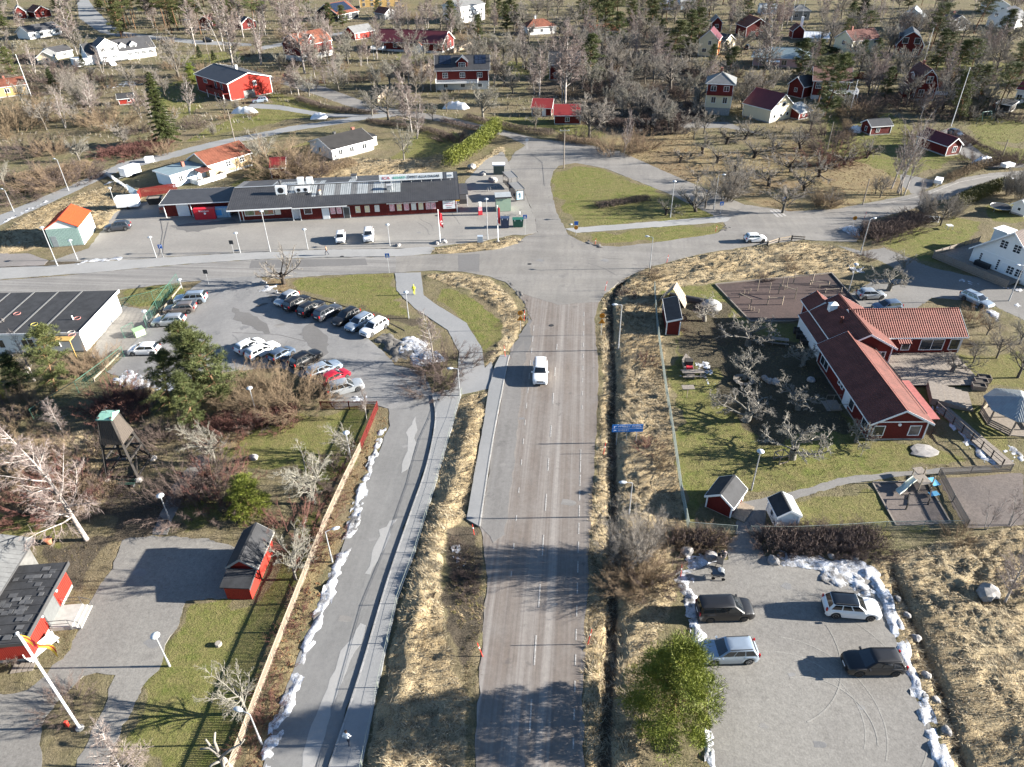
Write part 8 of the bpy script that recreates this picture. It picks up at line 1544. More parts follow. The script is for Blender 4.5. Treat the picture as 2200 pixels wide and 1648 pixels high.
# ---------------------------------------------------------------- people
SKIN = mat('skin', (.50,.30,.21), .6, .1, 3)
def person(px, py, label, ang, top, bottom, hair, stride=.3, z=.07, scale=1.0, holds=None, lean=0, bend=.15):
    t = thing('person', label, 'person', (*G(px,py).xy, z), R(ang)); t.scale = (scale,)*3
    J = {'pelvis':(0,0,.95),'chest':(0,lean*.3+.02,1.3),'neck':(0,lean*.4+.03,1.48),'head':(0,lean*.45+.05,1.63)}
    def skin(name, pts, edges, rad, m, root=0):
        me_ = bpy.data.meshes.new(name); me_.from_pydata(pts, edges, []); o = bpy.data.objects.new(name, me_); col.objects.link(o)
        md = o.modifiers.new('s', 'SKIN'); o.modifiers.new('d', 'SUBSURF').levels = 1
        for i, sv in enumerate(me_.skin_vertices[0].data): sv.radius = rad[i] if isinstance(rad[i], tuple) else (rad[i], rad[i]); sv.use_root = (i == root)
        dg = bpy.context.evaluated_depsgraph_get(); dg.update(); m2 = bpy.data.meshes.new_from_object(o.evaluated_get(dg)); bpy.data.objects.remove(o); m2.materials.clear(); m2.name = name
        for mm in (m if isinstance(m, list) else [m]): m2.materials.append(mm)
        m2.polygons.foreach_set('use_smooth', [True]*len(m2.polygons)); return m2
    s_ = stride
    hands = holds or ((-.26,.12-s_*.4,.86),(.26,.12+s_*.4,.86))
    elb = ((-.27,-.03-s_*.2,1.12),(.27,-.03+s_*.2,1.12))
    pts = [(0,0,.95),(0,lean*.2,1.15),(0,lean*.35+.01,1.36),(0,lean*.4+.03,1.49),(0,lean*.44+.05,1.60),(0,lean*.46+.05,1.70),
           (-.18,lean*.35,1.40),elb[0],hands[0],(.18,lean*.35,1.40),elb[1],hands[1],
           (-.10,0,.9),(-.10,s_*.45+.05,.5),(-.10,s_*.55,.09),(-.10,s_*.55+.16,.04),(.10,0,.9),(.10,-s_*.3+.05,.5),(.10,-s_*.75,.12),(.10,-s_*.75+.15,.04)]
    ed = [(0,1),(1,2),(2,3),(3,4),(4,5),(2,6),(6,7),(7,8),(2,9),(9,10),(10,11),(0,12),(12,13),(13,14),(14,15),(0,16),(16,17),(17,18),(18,19)]
    rad = [(.16,.12),(.16,.115),(.17,.12),.062,(.085,.10),(.07,.085),.075,.055,.038,.075,.055,.038,.095,.065,.045,(.045,.035),.095,.065,.045,(.045,.035)]
    me_ = skin('body', pts, ed, rad, [top, bottom, SKIN, hair, DTRIM])
    mi = []
    for p in me_.polygons:
        c = p.center; dh_ = min((Vector(hands[0])-c).length, (Vector(hands[1])-c).length)
        mi.append(4 if c.z < .1 else 2 if (1.5 < c.z < 1.66 or dh_ < .09) else (3 if c.y < lean*.45+.11 or c.z > 1.72 else 2) if c.z >= 1.66 else 1 if c.z < .93 and abs(c.x) < .24 else 0)
    me_.polygons.foreach_set('material_index', mi); obj('body', me_, t)
    MB().lathe([(.105,.0),(.112,.05),(.09,.1),(.03,.125)], (0, lean*.46+.04, 1.64), 10).build('hair', hair, t, True)
    return t
HV = mat('hi vis yellow', (.62,.62,.02), .6, .15, 6); BRH = mat('brown hair', (.08,.05,.03), .8, .3, 8); NVY = mat('navy trousers', (.02,.025,.045), .8, .2, 5); TNJ = mat('tan jacket', (.30,.18,.11), .8, .2, 4); WJK = mat('pale jacket', (.62,.66,.70), .7, .1, 4); GJK = mat('grey purple jacket', (.16,.14,.15), .8, .2, 4)
person(890,634,'person in yellow hi-vis clothes on the cycle path',0,HV,HV,HV,.2)
person(703,549,'person in tan jacket walking along the forecourt kerb',90,TNJ,NVY,BRH,.45)
person(750,1602,'person in pale jacket walking on raised cycle path at bottom',-10,WJK,NVY,BRH,.25,z=.2)
person(1551,1205,'person in grey jacket bending toward a black pram',160,GJK,NVY,BRH,.15,lean=.5,holds=((-.18,.55,.95),(.18,.55,.95)),z=.05)
def pram(px, py, ang, label, m):
    t = thing('pram', label, 'pram', (*G(px,py).xy,.05), R(ang)); b = MB(); n = 8
    for i in range(n+1):
        a_ = math.pi*i/n; b.v += [(-.28,-.1+.42*math.cos(a_)*.9,.75+.42*math.sin(a_)),(.28,-.1+.42*math.cos(a_)*.9,.75+.42*math.sin(a_))]
    for i in range(4, n): b.f.append((2*i,2*i+1,2*i+3,2*i+2)); b.m.append(0)
    b.build('hood', m, t); MB().add([(-.25,-.45,.45),(.25,-.45,.45),(.25,.5,.45),(-.25,.5,.45),(-.3,-.52,.78),(.3,-.52,.78),(.3,.6,.72),(-.3,.6,.72)],[(3,2,1,0),(0,1,5,4),(1,2,6,5),(2,3,7,6),(3,0,4,7),(4,5,6,7)]).build('bassinet', m, t)
    MB().bar((-.25,.5,.5),(-.25,.95,1.0),.03,.03).bar((.25,.5,.5),(.25,.95,1.0),.03,.03).bar((-.25,.95,1.0),(.25,.95,1.0),.03,.03).bar((-.25,-.45,.2),(-.2,.3,.5),.03,.03).bar((.25,-.45,.2),(.2,.3,.5),.03,.03).bar((-.25,.45,.2),(-.2,-.3,.5),.03,.03).bar((.25,.45,.2),(.2,-.3,.5),.03,.03).build('chassis', DTRIM, t)
    for x in (-.28,.28):
        for y in (-.45,.45):
            w_ = MB().lathe([(.05,-.025),(.17,-.025),(.17,.025),(.05,.025)], n=12); w_.v = [(z,x_,y_) for x_,y_,z in w_.v]; w_.build('wheel', TYR, t, loc=(x,y,.17))
pram(1545,1212,160,'black pram held by the bending person at snow ridge',PLS); pram(1542,1242,80,'pram with white blanket standing in front of snow ridge',mat('grey pram cloth', (.12,.13,.14), .8, .2, 4)); t = thing('blanket_bundle','white blanket bundle lying on the front pram','blanket',(*G(1546,1238).xy,.9)); MB().lathe([(.28,-.1),(.3,.02),(.15,.12),(.02,.15)],n=9).build('bundle', COV, t, True)
# ---------------------------------------------------------------- fences
def fence(label, pl_px, h, slat_w, gap, m, nm='picket_fence', post_gap=2.4, th=.022, rails=(.3,.9), single=300, reverse=False, cap=0, z=0, up=1.0, pmat=None, slatname='picket'):
    pl_ = [tuple(G(*p)[:2]) for p in pl_px]; d = dens(pl_, slat_w+gap, False); o0 = Vector((*pl_[0], z)); t = thing(nm, label, 'fence', o0)
    sm = MB().box(-slat_w/2, slat_w/2, -th/2, th/2, .05, h).mesh(slatname, m); extra = MB()
    order = sorted(range(len(d)-1), key=lambda i: d[i][1]); keep = set(order[:single])
    for i in range(len(d)-1):
        a_, b_ = d[i], d[i+1]; ang = math.atan2(b_[1]-a_[1], b_[0]-a_[0]); hh_ = 1+rnd.uniform(-.015,.015)
        if i in keep: o = obj(slatname, sm, t, (a_[0]-o0.x, a_[1]-o0.y, 0), ang); o.scale = (1,1,hh_)
        else: extra.T = Matrix.Translation((a_[0]-o0.x, a_[1]-o0.y, 0)) @ Matrix.Rotation(ang, 4, 'Z'); extra.box(-slat_w/2, slat_w/2, -th/2, th/2, .05, h*hh_)
    extra.T = None
    if extra.v: o = extra.build(slatname+'_run', m, t, fix=False); o['kind'] = 'stuff'
    pm_ = MB().box(-.05,.05,-.05,.05,-.3,h+cap).mesh('post', pmat or m)
    dp = dens(pl_, post_gap, False); rl = MB()
    for p in dp: obj('post', pm_, t, (p[0]-o0.x, p[1]-o0.y+.05, 0))
    for a_, b_ in zip(pl_[:-1], pl_[1:]):
        for r_ in rails: rl.bar((a_[0]-o0.x, a_[1]-o0.y+.04, r_*h), (b_[0]-o0.x, b_[1]-o0.y+.04, r_*h), .04, .09)
    rl.build('rail', pmat or m, t); return t
fence('long weathered picket fence along the worn left road', [(776,968),(741,1040),(700,1130),(655,1245),(610,1360),(560,1490),(497,1660),(470,1720)], 1.25, .07, .06, WOODL)
fence('red painted end of the picket fence near the lower car row', [(690,880),(812,880),(776,968)], 1.25, .07, .06, RED)
fence('red plank fence behind the loading yard', [(300,430),(305,424),(382,412)], 1.9, .13, .02, RED, 'plank_fence', cap=.1, slatname='plank'); fence('pale blue plank fence at the end of the loading yard', [(278,415),(300,428)], 1.9, .13, .02, BLUW, 'plank_fence', slatname='plank')
fence('white garden fence between grassy slope and caravan', [(228,376),(282,414)], 1.1, .1, .08, TRIM)
fence('dark grey picket fence round the right play yard', [(2076,1134),(2046,1080),(2016,1022),(2085,1018),(2170,1014)], 1.1, .08, .07, WOOD); fence('red wooden fence behind the mansard house', [(1815,170),(1925,172)], 2.2, .14, .02, RED, 'plank_fence', slatname='plank', single=150); fence('red wooden fence right of the mansard house', [(2010,190),(2080,188),(2140,235)], 1.9, .14, .02, RED, 'plank_fence', slatname='plank', single=150)
fence('red fence below the gambrel house along the lane', [(608,165),(660,178),(700,180)], 1.1, .1, .1, RED); fence('pale plank fence running up beside the solar dormer house', [(812,222),(842,190)], 1.7, .14, .02, WOODL, 'plank_fence', slatname='plank'); fence('pale plank fence left of the solar dormer house', [(900,160),(940,134)], 1.7, .14, .02, WOODL, 'plank_fence', slatname='plank'); fence('pale plank fence behind the long red house', [(975,115),(1022,95)], 1.7, .14, .02, WOODL, 'plank_fence', slatname='plank')
WIRE = mat('green wire mesh', (.05,.14,.10), .6, .2, 6); WIRG = mat('grey wire mesh', (.30,.33,.28), .6, .2, 6, metal=.3)
def wire_fence(label, pl_px, h, m, post_gap=3.0, n_h=9, toprail=.04, r=.006, nv=.45):
    pl_ = [tuple(G(*p)[:2]) for p in pl_px]; o0 = Vector((*pl_[0], 0)); t = thing('wire_fence', label, 'fence', o0); pm_ = MB().cyl((0,0,-.3),(0,0,h+.03),.035,6).mesh('post', m)
    zz = lambda p: max(-.2, gz(p[0], p[1]))
    for p in dens(pl_, post_gap, False): obj('post', pm_, t, (p[0]-o0.x, p[1]-o0.y, zz(p)))
    b = MB(); dp = dens(pl_, post_gap, False)
    for a_, c_ in zip(dp[:-1], dp[1:]):
        for k in range(n_h): z = .05+(h-.1)*k/(n_h-1); b.bar((a_[0]-o0.x,a_[1]-o0.y,z+zz(a_)),(c_[0]-o0.x,c_[1]-o0.y,z+zz(c_)),r*2,r*2)
        l = math.dist(a_, c_); kk = int(l/nv)
        for k in range(1, kk): p = (a_[0]+(c_[0]-a_[0])*k/kk-o0.x, a_[1]+(c_[1]-a_[1])*k/kk-o0.y); zk = zz(a_)+(zz(c_)-zz(a_))*k/kk; b.bar((*p,.05+zk),(*p,h+zk),r*1.6,r*1.6)
    o = b.build('mesh_wire', m, t, fix=False); o['kind'] = 'stuff'; rl = MB()
    for a_, c_ in zip(dp[:-1], dp[1:]): rl.bar((a_[0]-o0.x,a_[1]-o0.y,h+zz(a_)),(c_[0]-o0.x,c_[1]-o0.y,h+zz(c_)),toprail,toprail)
    rl.build('top_rail', m, t)
wire_fence('grey mesh fence along the right verge of main road', [(1405,622),(1410,700),(1418,760),(1432,860),(1447,950),(1462,1060),(1478,1140)], 1.25, WIRG, toprail=.07, r=.012); wire_fence('mesh fence along the hedge above the gravel lot', [(1478,1140),(1580,1148)], 1.2, WIRG); wire_fence('mesh fence above the brown hedge', [(1610,1148),(1700,1150),(1800,1146),(1900,1140),(2060,1138)], 1.2, WIRG)
wire_fence('low pale guard fence along the raised cycle path', [(992,848),(978,900),(938,1040),(893,1190),(853,1300),(813,1480),(779,1650),(765,1720)], 1.05, WIRG, 3.6, 3, .02, .005, 9)
wire_fence('green mesh fence beside the cars at the school building', [(385,612),(352,655),(316,706)], 1.9, WIRE, 2.4, 9, .05, .006, .5); wire_fence('green mesh fence across the lawn by the school building', [(258,662),(330,645),(372,628)], 1.5, WIRE, 2.6, 6, .04, .006); wire_fence('green mesh fence behind the red twigged shrubs at left', [(268,768),(230,800),(170,845),(75,905)], 1.8, WIRE, 2.6, 7, .05, .006)
t = thing('timber_barrier', 'low timber barrier in front of the cars by green fence', 'barrier', G(388,622)); a_ = G(388,622)
for i, (p, q) in enumerate((((390,620),(370,645)),((368,648),(345,676)),((342,680),(322,702)),((265,760),(203,820)))): b_ = G(*p)-a_; c_ = G(*q)-a_; MB().bar(b_+Vector((0,0,.45)), c_+Vector((0,0,.45)), .16, .22).build('beam', WOODL, t); [MB().box(v.x-.08,v.x+.08,v.y-.08,v.y+.08,-.2,.36).build('post', WOOD, t) for v in (b_, c_)]
t = thing('parking_rail', 'low dark rail with stub posts behind the upper car row', 'barrier', G(594,632)); a_ = G(594,632); pts = [G(*p)-a_ for p in ((596,630),(660,642),(720,657),(775,674),(830,695),(870,716))]
for p, q in zip(pts[:-1], pts[1:]): MB().bar(p+Vector((0,0,.4)), q+Vector((0,0,.4)), .1, .16).build('rail', WOODD, t); MB().box(p.x-.07,p.x+.07,p.y-.07,p.y+.07,-.1,.55).build('post', TRIM, t)
t = thing('bridge_rail', 'white and dark plank guard rail on the east road bend', 'guard rail', G(1648,528)); a_ = G(1648,528); pts = [G(*p)-a_ for p in ((1648,530),(1672,522),(1700,517),(1728,519))]
for p, q in zip(pts[:-1], pts[1:]):
    for z in (.45,.85): MB().bar(p+Vector((0,0,z)), q+Vector((0,0,z)), .05, .2).build('plank', WOOD if z < .6 else WOODL, t)
    MB().box(p.x-.09,p.x+.09,p.y-.09,p.y+.09,-.2,1.0).build('post', WOODD, t)
t = thing('garden_gate', 'white cross braced garden gate among brown shrubs at right', 'gate', G(1998,478), R(-20)); [MB().bar(p, q, .07, .05).build('bar', TRIM, t) for p, q in (((-1.3,0,.2),(1.3,0,.2)),((-1.3,0,1.2),(1.3,0,1.2)),((-1.3,0,.1),(-1.3,0,1.3)),((1.3,0,.1),(1.3,0,1.3)),((-1.3,.03,.2),(0,.03,1.2)),((1.3,.03,.2),(0,.03,1.2)))]
t = thing('school_gate', 'green mesh gate beside the pale green box', 'gate', G(280,722), R(60)); MB().bar((-.9,0,.1),(-.9,0,1.8),.06,.06).bar((.9,0,.1),(.9,0,1.8),.06,.06).bar((-.9,0,1.8),(.9,0,1.8),.05,.05).bar((-.9,0,.2),(.9,0,.2),.05,.05).build('frame', WIRE, t); b = MB(); [b.bar((-.9+i*.15,0,.2),(-.9+i*.15,0,1.8),.015,.015) for i in range(1,12)]; b.build('bars', WIRE, t)
t = thing('sand_box', 'pale green grit box at the end of the green fence', 'grit box', G(301,720), R(45)); MB().box(-.7,.7,-.5,.5,0,.9).build('bin', mat('pale green plastic', (.34,.46,.28), .5, .1, 3), t); MB().add([(-.75,-.55,.901),(.75,-.55,.901),(.75,.55,1.05),(-.75,.55,1.05),(-.75,-.55,.96),(.75,-.55,.96),(.75,.55,1.11),(-.75,.55,1.11)],[(0,3,2,1),(4,5,6,7),(0,1,5,4),(1,2,6,5),(2,3,7,6),(3,0,4,7)]).build('lid', mat('green plastic lid', (.26,.40,.22), .5, .1, 3), t)
# ---------------------------------------------------------------- playgrounds
def frame_thing(nm, label, cat, px, py, ang, bars, m=WOODL):
    t = thing(nm, label, cat, G(px,py), R(ang)); 
    for i, (bn, p, q, w_) in enumerate(bars): MB().bar(p, q, w_, w_).build(bn, m, t)
    return t
PB_ = lambda L_, h: [('post',(0,0,-.2),(0,0,h),.12),('post',(L_,0,-.2),(L_,0,h),.12),('beam',(0,0,h*.8),(L_,0,h*.8),.1)]
for px, py, ang, L_, h, lb in ((1648,655,-3,2.2,1.5,'timber balance bar near the lower edge of dark playground'),(1588,640,-60,2.4,1.0,'slanted low beam at the left of dark playground'),(1704,610,0,3.0,1.9,'double bar frame at the upper edge of dark playground'),(1740,612,-12,2.8,.8,'low rail at the upper right of dark playground'),(1672,632,-40,2.6,1.9,'tall post with slanting beam in dark playground'),(1760,618,0,2.6,.5,'balance log in the upper right of dark playground'),(1772,630,5,2.6,.8,'cross legged balance log right in dark playground')): frame_thing('play_bar', lb, 'play bar', px, py, ang, PB_(L_, h))
for i, (px, py, h) in enumerate(((1627,625,1.8),(1652,630,1.8),(1689,618,2.0),(1680,616,1.9),(1598,634,.9),(1612,626,.5),(1607,631,.6),(1608,664,.7),(1613,667,.7),(1619,668,.6),(1629,672,.6),(1685,622,.7),(1690,621,.6))):
    lb = ('tall play post first from left','tall play post second from left','tall play post rightmost in group','tall play post beside rightmost','short stump left of tall posts','stump next to first tall post','stump between short ones upper','step stump first in lower row','step stump second in lower row','step stump third in lower row','step stump last in lower row','knobbed stump below tall posts','knobbed stump right of tall posts')[i]+' in dark playground'
    t = thing('play_post', lb, 'play post', G(px,py), 0, 'playground posts'); MB().cyl((0,0,-.2),(0,0,h),.07,8).build('post', WOODL, t)
t = thing('edge_timbers', 'pale timber edging round the dark bark playground', 'edging', G(1536,612)); a_ = G(1536,612)
for p, q in (((1536,612),(1612,692)),((1612,692),(1700,692)),((1700,692),(1760,682)),((1536,612),(1786,588)),((1786,588),(1850,660))): MB().bar(G(*p)-a_+Vector((0,0,.12)), G(*q)-a_+Vector((0,0,.12)), .16, .22).build('timber', WOOD, t)
t = thing('edge_timbers', 'timber edging round the pale bark slide area', 'edging', G(1874,1038)); a_ = G(1874,1038)
for p, q in (((1874,1038),(1925,1130)),((1990,1035),(2042,1125)),((1925,1130),(2042,1125)),((1874,1038),(1990,1035))): MB().bar(G(*p)-a_+Vector((0,0,.08)), G(*q)-a_+Vector((0,0,.08)), .14, .14).build('timber', WOOD, t)
t = thing('play_slide', 'small play tower with pale slide and light blue panels', 'slide', G(1975,1045), R(10)); SLB = mat('light blue panel', (.14,.42,.62), .5, .1, 3)
MB().box(-.7,.7,-.7,.7,.9,1.0).build('platform', WOOD, t); [MB().box(x-.05,x+.05,y-.05,y+.05,-.1,1.9).build('post', WOODL, t) for x in (-.7,.7) for y in (-.7,.7)]
b = MB(); P_ = [(-.75,.2,1.05),(-1.4,.0,.85),(-2.2,-.3,.35),(-3.0,-.6,.22)]
for s0, s1, z_ in ((-.3,.3,0),(-.34,-.29,.18),(.29,.34,.18)):
    for p, q in zip(P_[:-1], P_[1:]): b.add([(p[0],p[1]+s0,p[2]),(p[0],p[1]+s1,p[2]),(q[0],q[1]+s1,q[2]),(q[0],q[1]+s0,q[2]),(p[0],p[1]+s0,p[2]+z_+.03),(p[0],p[1]+s1,p[2]+z_+.03),(q[0],q[1]+s1,q[2]+z_+.03),(q[0],q[1]+s0,q[2]+z_+.03)],[(0,3,2,1),(4,5,6,7),(0,1,5,4),(1,2,6,5),(2,3,7,6),(3,0,4,7)])
b.build('slide', mat('pale slide', (.55,.58,.5), .4, .1, 2), t); MB().box(.75,1.6,-.9,.3,.7,.76).build('panel', SLB, t); MB().box(-.1,.9,-1.9,-1.3,.35,.41).build('panel', SLB, t); MB().box(.1,1.2,.8,1.8,.9,1.0).build('tower_lid', WOOD, t)
for px, py, ang, lb in ((1946,1095,60,'low timber bar in the pale bark slide area, left'),(1993,1085,60,'low timber bar in the pale bark slide area, right')): frame_thing('play_bar', lb, 'play bar', px, py, ang, PB_(1.7, .9), WOODD)
t = thing('tree_bench', 'round wooden bench encircling a pollarded fruit tree', 'bench', G(1597,822)); 
for k in range(10):
    a0, a1 = k*.6283+.03, (k+1)*.6283-.03; MB().prism([(.75*math.cos(a0),.75*math.sin(a0)),(1.35*math.cos(a0),1.35*math.sin(a0)),(1.35*math.cos(a1),1.35*math.sin(a1)),(.75*math.cos(a1),.75*math.sin(a1))],.42,.48).build('seat_board', WOOD, t); MB().box(-.04,.04,-.04,.04,0,.42).build('leg', WOOD, t, loc=(1.1*math.cos(a0+.28),1.1*math.sin(a0+.28),0))
t = thing('bird_table', 'small wooden board on a pole on kindergarten lawn', 'board', G(1475,855)); MB().cyl((0,0,-.2),(0,0,1.6),.04,6).build('pole', WOODL, t); MB().box(-.75,.75,-.45,.45,1.6,1.66).build('board', WOOD, t)
t = thing('play_boat', 'wooden play boat with red box near the mesh fence', 'play boat', G(1478,790), R(85)); MB().prism([(-2.6,-.5),(1.2,-.7),(2.8,0),(1.2,.7),(-2.6,.5)],.02,.5).build('hull', WOOD, t); MB().box(-.4,.5,-.5,.5,.501,1.2).build('cabin', WOODD, t); MB().box(-1.3,-.7,-.4,.4,.501,.8).build('red_box', FRD, t); MB().cyl((1.0,0,.4),(1.0,0,1.9),.05,6).build('mast', WOODL, t)
t = thing('picnic_table', 'grey picnic table below the wooden play boat', 'table', G(1487,808), R(0)); MB().box(-1.4,1.4,-.4,.4,.7,.76).build('table_top', WOOD, t); [MB().box(-1.4,1.4,y-.15,y+.15,.42,.47).build('bench', WOOD, t) for y in (-.75,.75)]; [MB().bar((x,-.7,0),(x,.15,.7),.08,.05).bar((x,.7,0),(x,-.15,.7),.08,.05).build('leg', WOOD, t) for x in (-1,1)]
t = thing('picnic_table', 'dark picnic table under trees by the white kindergarten wall', 'table', G(1673,738), R(-15)); MB().box(-1.2,1.2,-.4,.4,.7,.76).build('table_top', WOOD, t); [MB().box(-1.2,1.2,y-.15,y+.15,.42,.47).build('bench', WOOD, t) for y in (-.7,.7)]; [MB().bar((x,-.7,0),(x,.15,.7),.08,.05).bar((x,.7,0),(x,-.15,.7),.08,.05).build('leg', WOOD, t) for x in (-.9,.9)]
t = thing('log_table', 'pale timber cube frame under the front fruit tree', 'frame', G(1677,990), R(20)); [MB().bar(p, q, .1, .1).build('bar', WOODL, t) for p, q in [((x,y,0),(x,y,1.1)) for x in (-.6,.6) for y in (-.5,.5)]+[((-.6,y,z),(.6,y,z)) for y in (-.5,.5) for z in (.1,1.05)]+[((x,-.5,1.05),(x,.5,1.05)) for x in (-.6,.6)]]
for i, (px, py, lb) in enumerate(((1716,716,'dark planter box at the kindergarten side, upper'),(1722,726,'dark planter box at the kindergarten side, middle'),(1730,738,'dark planter box at the kindergarten side, lower'),(2105,826,'grey planter crate beside the gazebo, far one'),(2100,836,'grey planter crate beside the gazebo, middle'),(2112,818,'grey planter crate beside the gazebo, black topped'))):
    t = thing('planter', lb, 'planter', G(px,py), R(-15)); MB().box(-.75,.75,-.5,-.44,0,.7).box(-.75,.75,.44,.5,0,.7).box(-.75,-.69,-.44,.44,0,.7).box(.69,.75,-.44,.44,0,.7).build('boards', WOODD if i < 3 else WOOD, t); MB().box(-.69,.69,-.44,.44,0,.55).build('soil', mat('soil', (.05,.04,.032), .95, .3, 6), t)
t = thing('tunnel_pipe', 'black half pipe lying behind the narrow tool shed', 'pipe', G(1480,645), R(-25)); b = MB(); 
for i in range(9): a_ = math.pi*i/8; b.v += [(-3,.7*math.cos(a_),.7*math.sin(a_)),(3,.7*math.cos(a_),.7*math.sin(a_))]
for i in range(8): b.f.append((2*i,2*i+1,2*i+3,2*i+2)); b.m.append(0)
b.build('shell', PLS, t)
t = thing('covered_heap', 'grey covered mound beside the pipe in kindergarten garden', 'tarpaulin', G(1528,660), R(-30)); b = MB().lathe([(1.6,0),(1.5,.5),(1.0,.9),(.2,1.05)], n=12); b.build('cover', mat('grey tarp', (.3,.3,.29), .8, .2, 2), t, True)
tramp = thing('trampoline', 'round trampoline frame on the lawn behind the gabled villa', 'trampoline', G(2148,452)); pts = [(1.9*math.cos(k*math.pi/10),1.9*math.sin(k*math.pi/10),.8) for k in range(21)]; MB().tube(pts,[.06]*21,6,cap=False).build('ring', LPM, tramp); MB().lathe([(1.75,.77),(1.75,.785)],n=20).build('mat', PLS, tramp); [MB().cyl((1.9*math.cos(a_),1.9*math.sin(a_),0),(1.9*math.cos(a_),1.9*math.sin(a_),.8),.04,6).build('leg', LPM, tramp) for a_ in (.5,2.1,3.6,5.2)]
t = thing('garden_set', 'white garden table on the shaded villa lawn', 'table', G(2038,492)); MB().box(-.5,.5,-.5,.5,.7,.75).build('table_top', TRIM, t); [MB().box(x-.03,x+.03,y-.03,y+.03,0,.7).build('leg', TRIM, t) for x in (-.4,.4) for y in (-.4,.4)]
t = thing('swing_frame', 'slim green swing frame on the upper right lawn', 'swing', G(2115,258), R(20)); [MB().cyl(p, q, .05, 6).build('leg', mat('green tube', (.15,.3,.25), .5, .1, 3), t) for p, q in (((-1.8,-.8,0),(-1.5,0,2.2)),((-1.8,.8,0),(-1.5,0,2.2)),((1.8,-.8,0),(1.5,0,2.2)),((1.8,.8,0),(1.5,0,2.2)))]; MB().cyl((-1.5,0,2.2),(1.5,0,2.2),.05,6).build('bar', MATS['green tube'], t)
rp_ = thing('wooden_ramp', 'long boardwalk ramp with handrail right of the kindergarten', 'ramp', G(1990,905)); a_ = G(1990,905); pa, pb = G(2008,880)-a_, G(2150,1005)-a_; dv = (pb-pa).normalized(); nv = Vector((-dv.y,dv.x,0)); k = 26
for i in range(k): c0, c1 = pa.lerp(pb,i/k), pa.lerp(pb,(i+.93)/k); MB().add([c0-nv*.0,c1-nv*.0,c1+nv*1.7,c0+nv*1.7]+[v+Vector((0,0,.2)) for v in (c0,c1,c1+nv*1.7,c0+nv*1.7)],[(0,3,2,1),(4,5,6,7),(0,1,5,4),(1,2,6,5),(2,3,7,6),(3,0,4,7)]).build('plank', WOOD, rp_)
for i in range(8): c0 = pa.lerp(pb,i/7); MB().box(c0.x-.05,c0.x+.05,c0.y-.05,c0.y+.05,0,1.2).build('rail_post', WOODD, rp_)
for z in (.7,1.15): MB().bar(pa+Vector((0,0,z)), pb+Vector((0,0,z)), .06, .09).build('handrail', WOOD, rp_)
for px, py, ang, lb in ((274,1043,0,'dark green bench in front of the bell tower'),):
    t = thing('park_bench', lb, 'bench', G(px,py), R(ang)); BG_ = mat('bench green', (.03,.07,.05), .7, .3, 4); [MB().box(-1.0,1.0,y,y+.16,.44,.48).build('seat_board', BG_, t) for y in (-.4,-.2)]; [MB().box(-1.0,1.0,.02,.05,z,z+.12).build('back_board', BG_, t) for z in (.6,.78)]; [MB().box(x-.04,x+.04,-.4,.05,0,.44).build('leg', DTRIM, t) for x in (-.8,.8)]
t = thing('garden_bench', 'white bench against the red community hall wall', 'bench', G(93,1398), R(62)); [MB().box(-1.3,1.3,-.5+i*.22,-.32+i*.22,.44,.49).build('seat_board', TRIM, t) for i in range(3)]; MB().box(-1.3,1.3,.18,.24,.5,.95).build('backrest', TRIM, t); [MB().box(x-.04,x+.04,-.45,.2,0,.44).build('leg', TRIM, t) for x in (-1.1,1.1)]
t = thing('wooden_pallet', 'grey wooden pallet on grass beside the community hall', 'pallet', G(54,1432), R(8)); [MB().box(-.9+i*.45,-.52+i*.45,-.6,.6,.1,.14).build('board', WOOD, t) for i in range(4)]; [MB().box(-.9,.86,y-.05,y+.05,0,.1).build('runner', WOOD, t) for y in (-.5,0,.5)]
t = thing('flower_pot', 'terracotta pot on the grass behind the community hall', 'pot', G(107,1167)); MB().lathe([(.22,0),(.36,.55),(.4,.56),(.4,.66),(.3,.66)],n=12).build('pot', mat('terracotta', (.45,.17,.09), .8, .2, 4), t)
t = thing('tree_stump', 'pale cut tree stump on the lower left lawn', 'stump', G(470,1386)); MB().lathe([(.3,-.1),(.27,.25),(.25,.3)],n=10).build('stump', mat('cut wood', (.30,.27,.23), .9, .3, 5), t)
t = thing('dead_tree', 'bare bleached tree stump with stubby branches at picket fence', 'tree', G(495,1655)); b = MB(); b.tube([(0,0,-.3),(-.2,0,1.4),(-.35,.1,2.4)],[.32,.26,.2],9); b.build('trunk', TP, t, True); b = MB()
for pts in ([(-.3,.05,2.2),(-.9,.2,2.7),(-1.5,.1,2.8)],[(-.35,.1,2.3),(-.5,.4,3.2),(-.3,.6,4.0)],[(-.3,0,1.8),(.5,.3,2.3),(1.2,.5,2.6),(1.6,.5,3.2)],[(-.2,0,1.5),(-.9,-.3,1.4),(-1.3,-.6,.9)],[(-.3,0,1.9),(-1.0,.5,2.2),(-1.2,.6,3.1)],[(-.2,-.1,1.4),(.1,-.7,1.2),(.2,-1.1,.6)]): b.tube(pts, [.13,.1,.07,.05][:len(pts)], 6)
b.build('branches', TP, t, True)
t = thing('mailbox_post', 'small orange post on the grass by the tall flagpole', 'post', G(146,1560)); MB().box(-.1,.1,-.1,.1,0,.6).build('post', SRD, t)
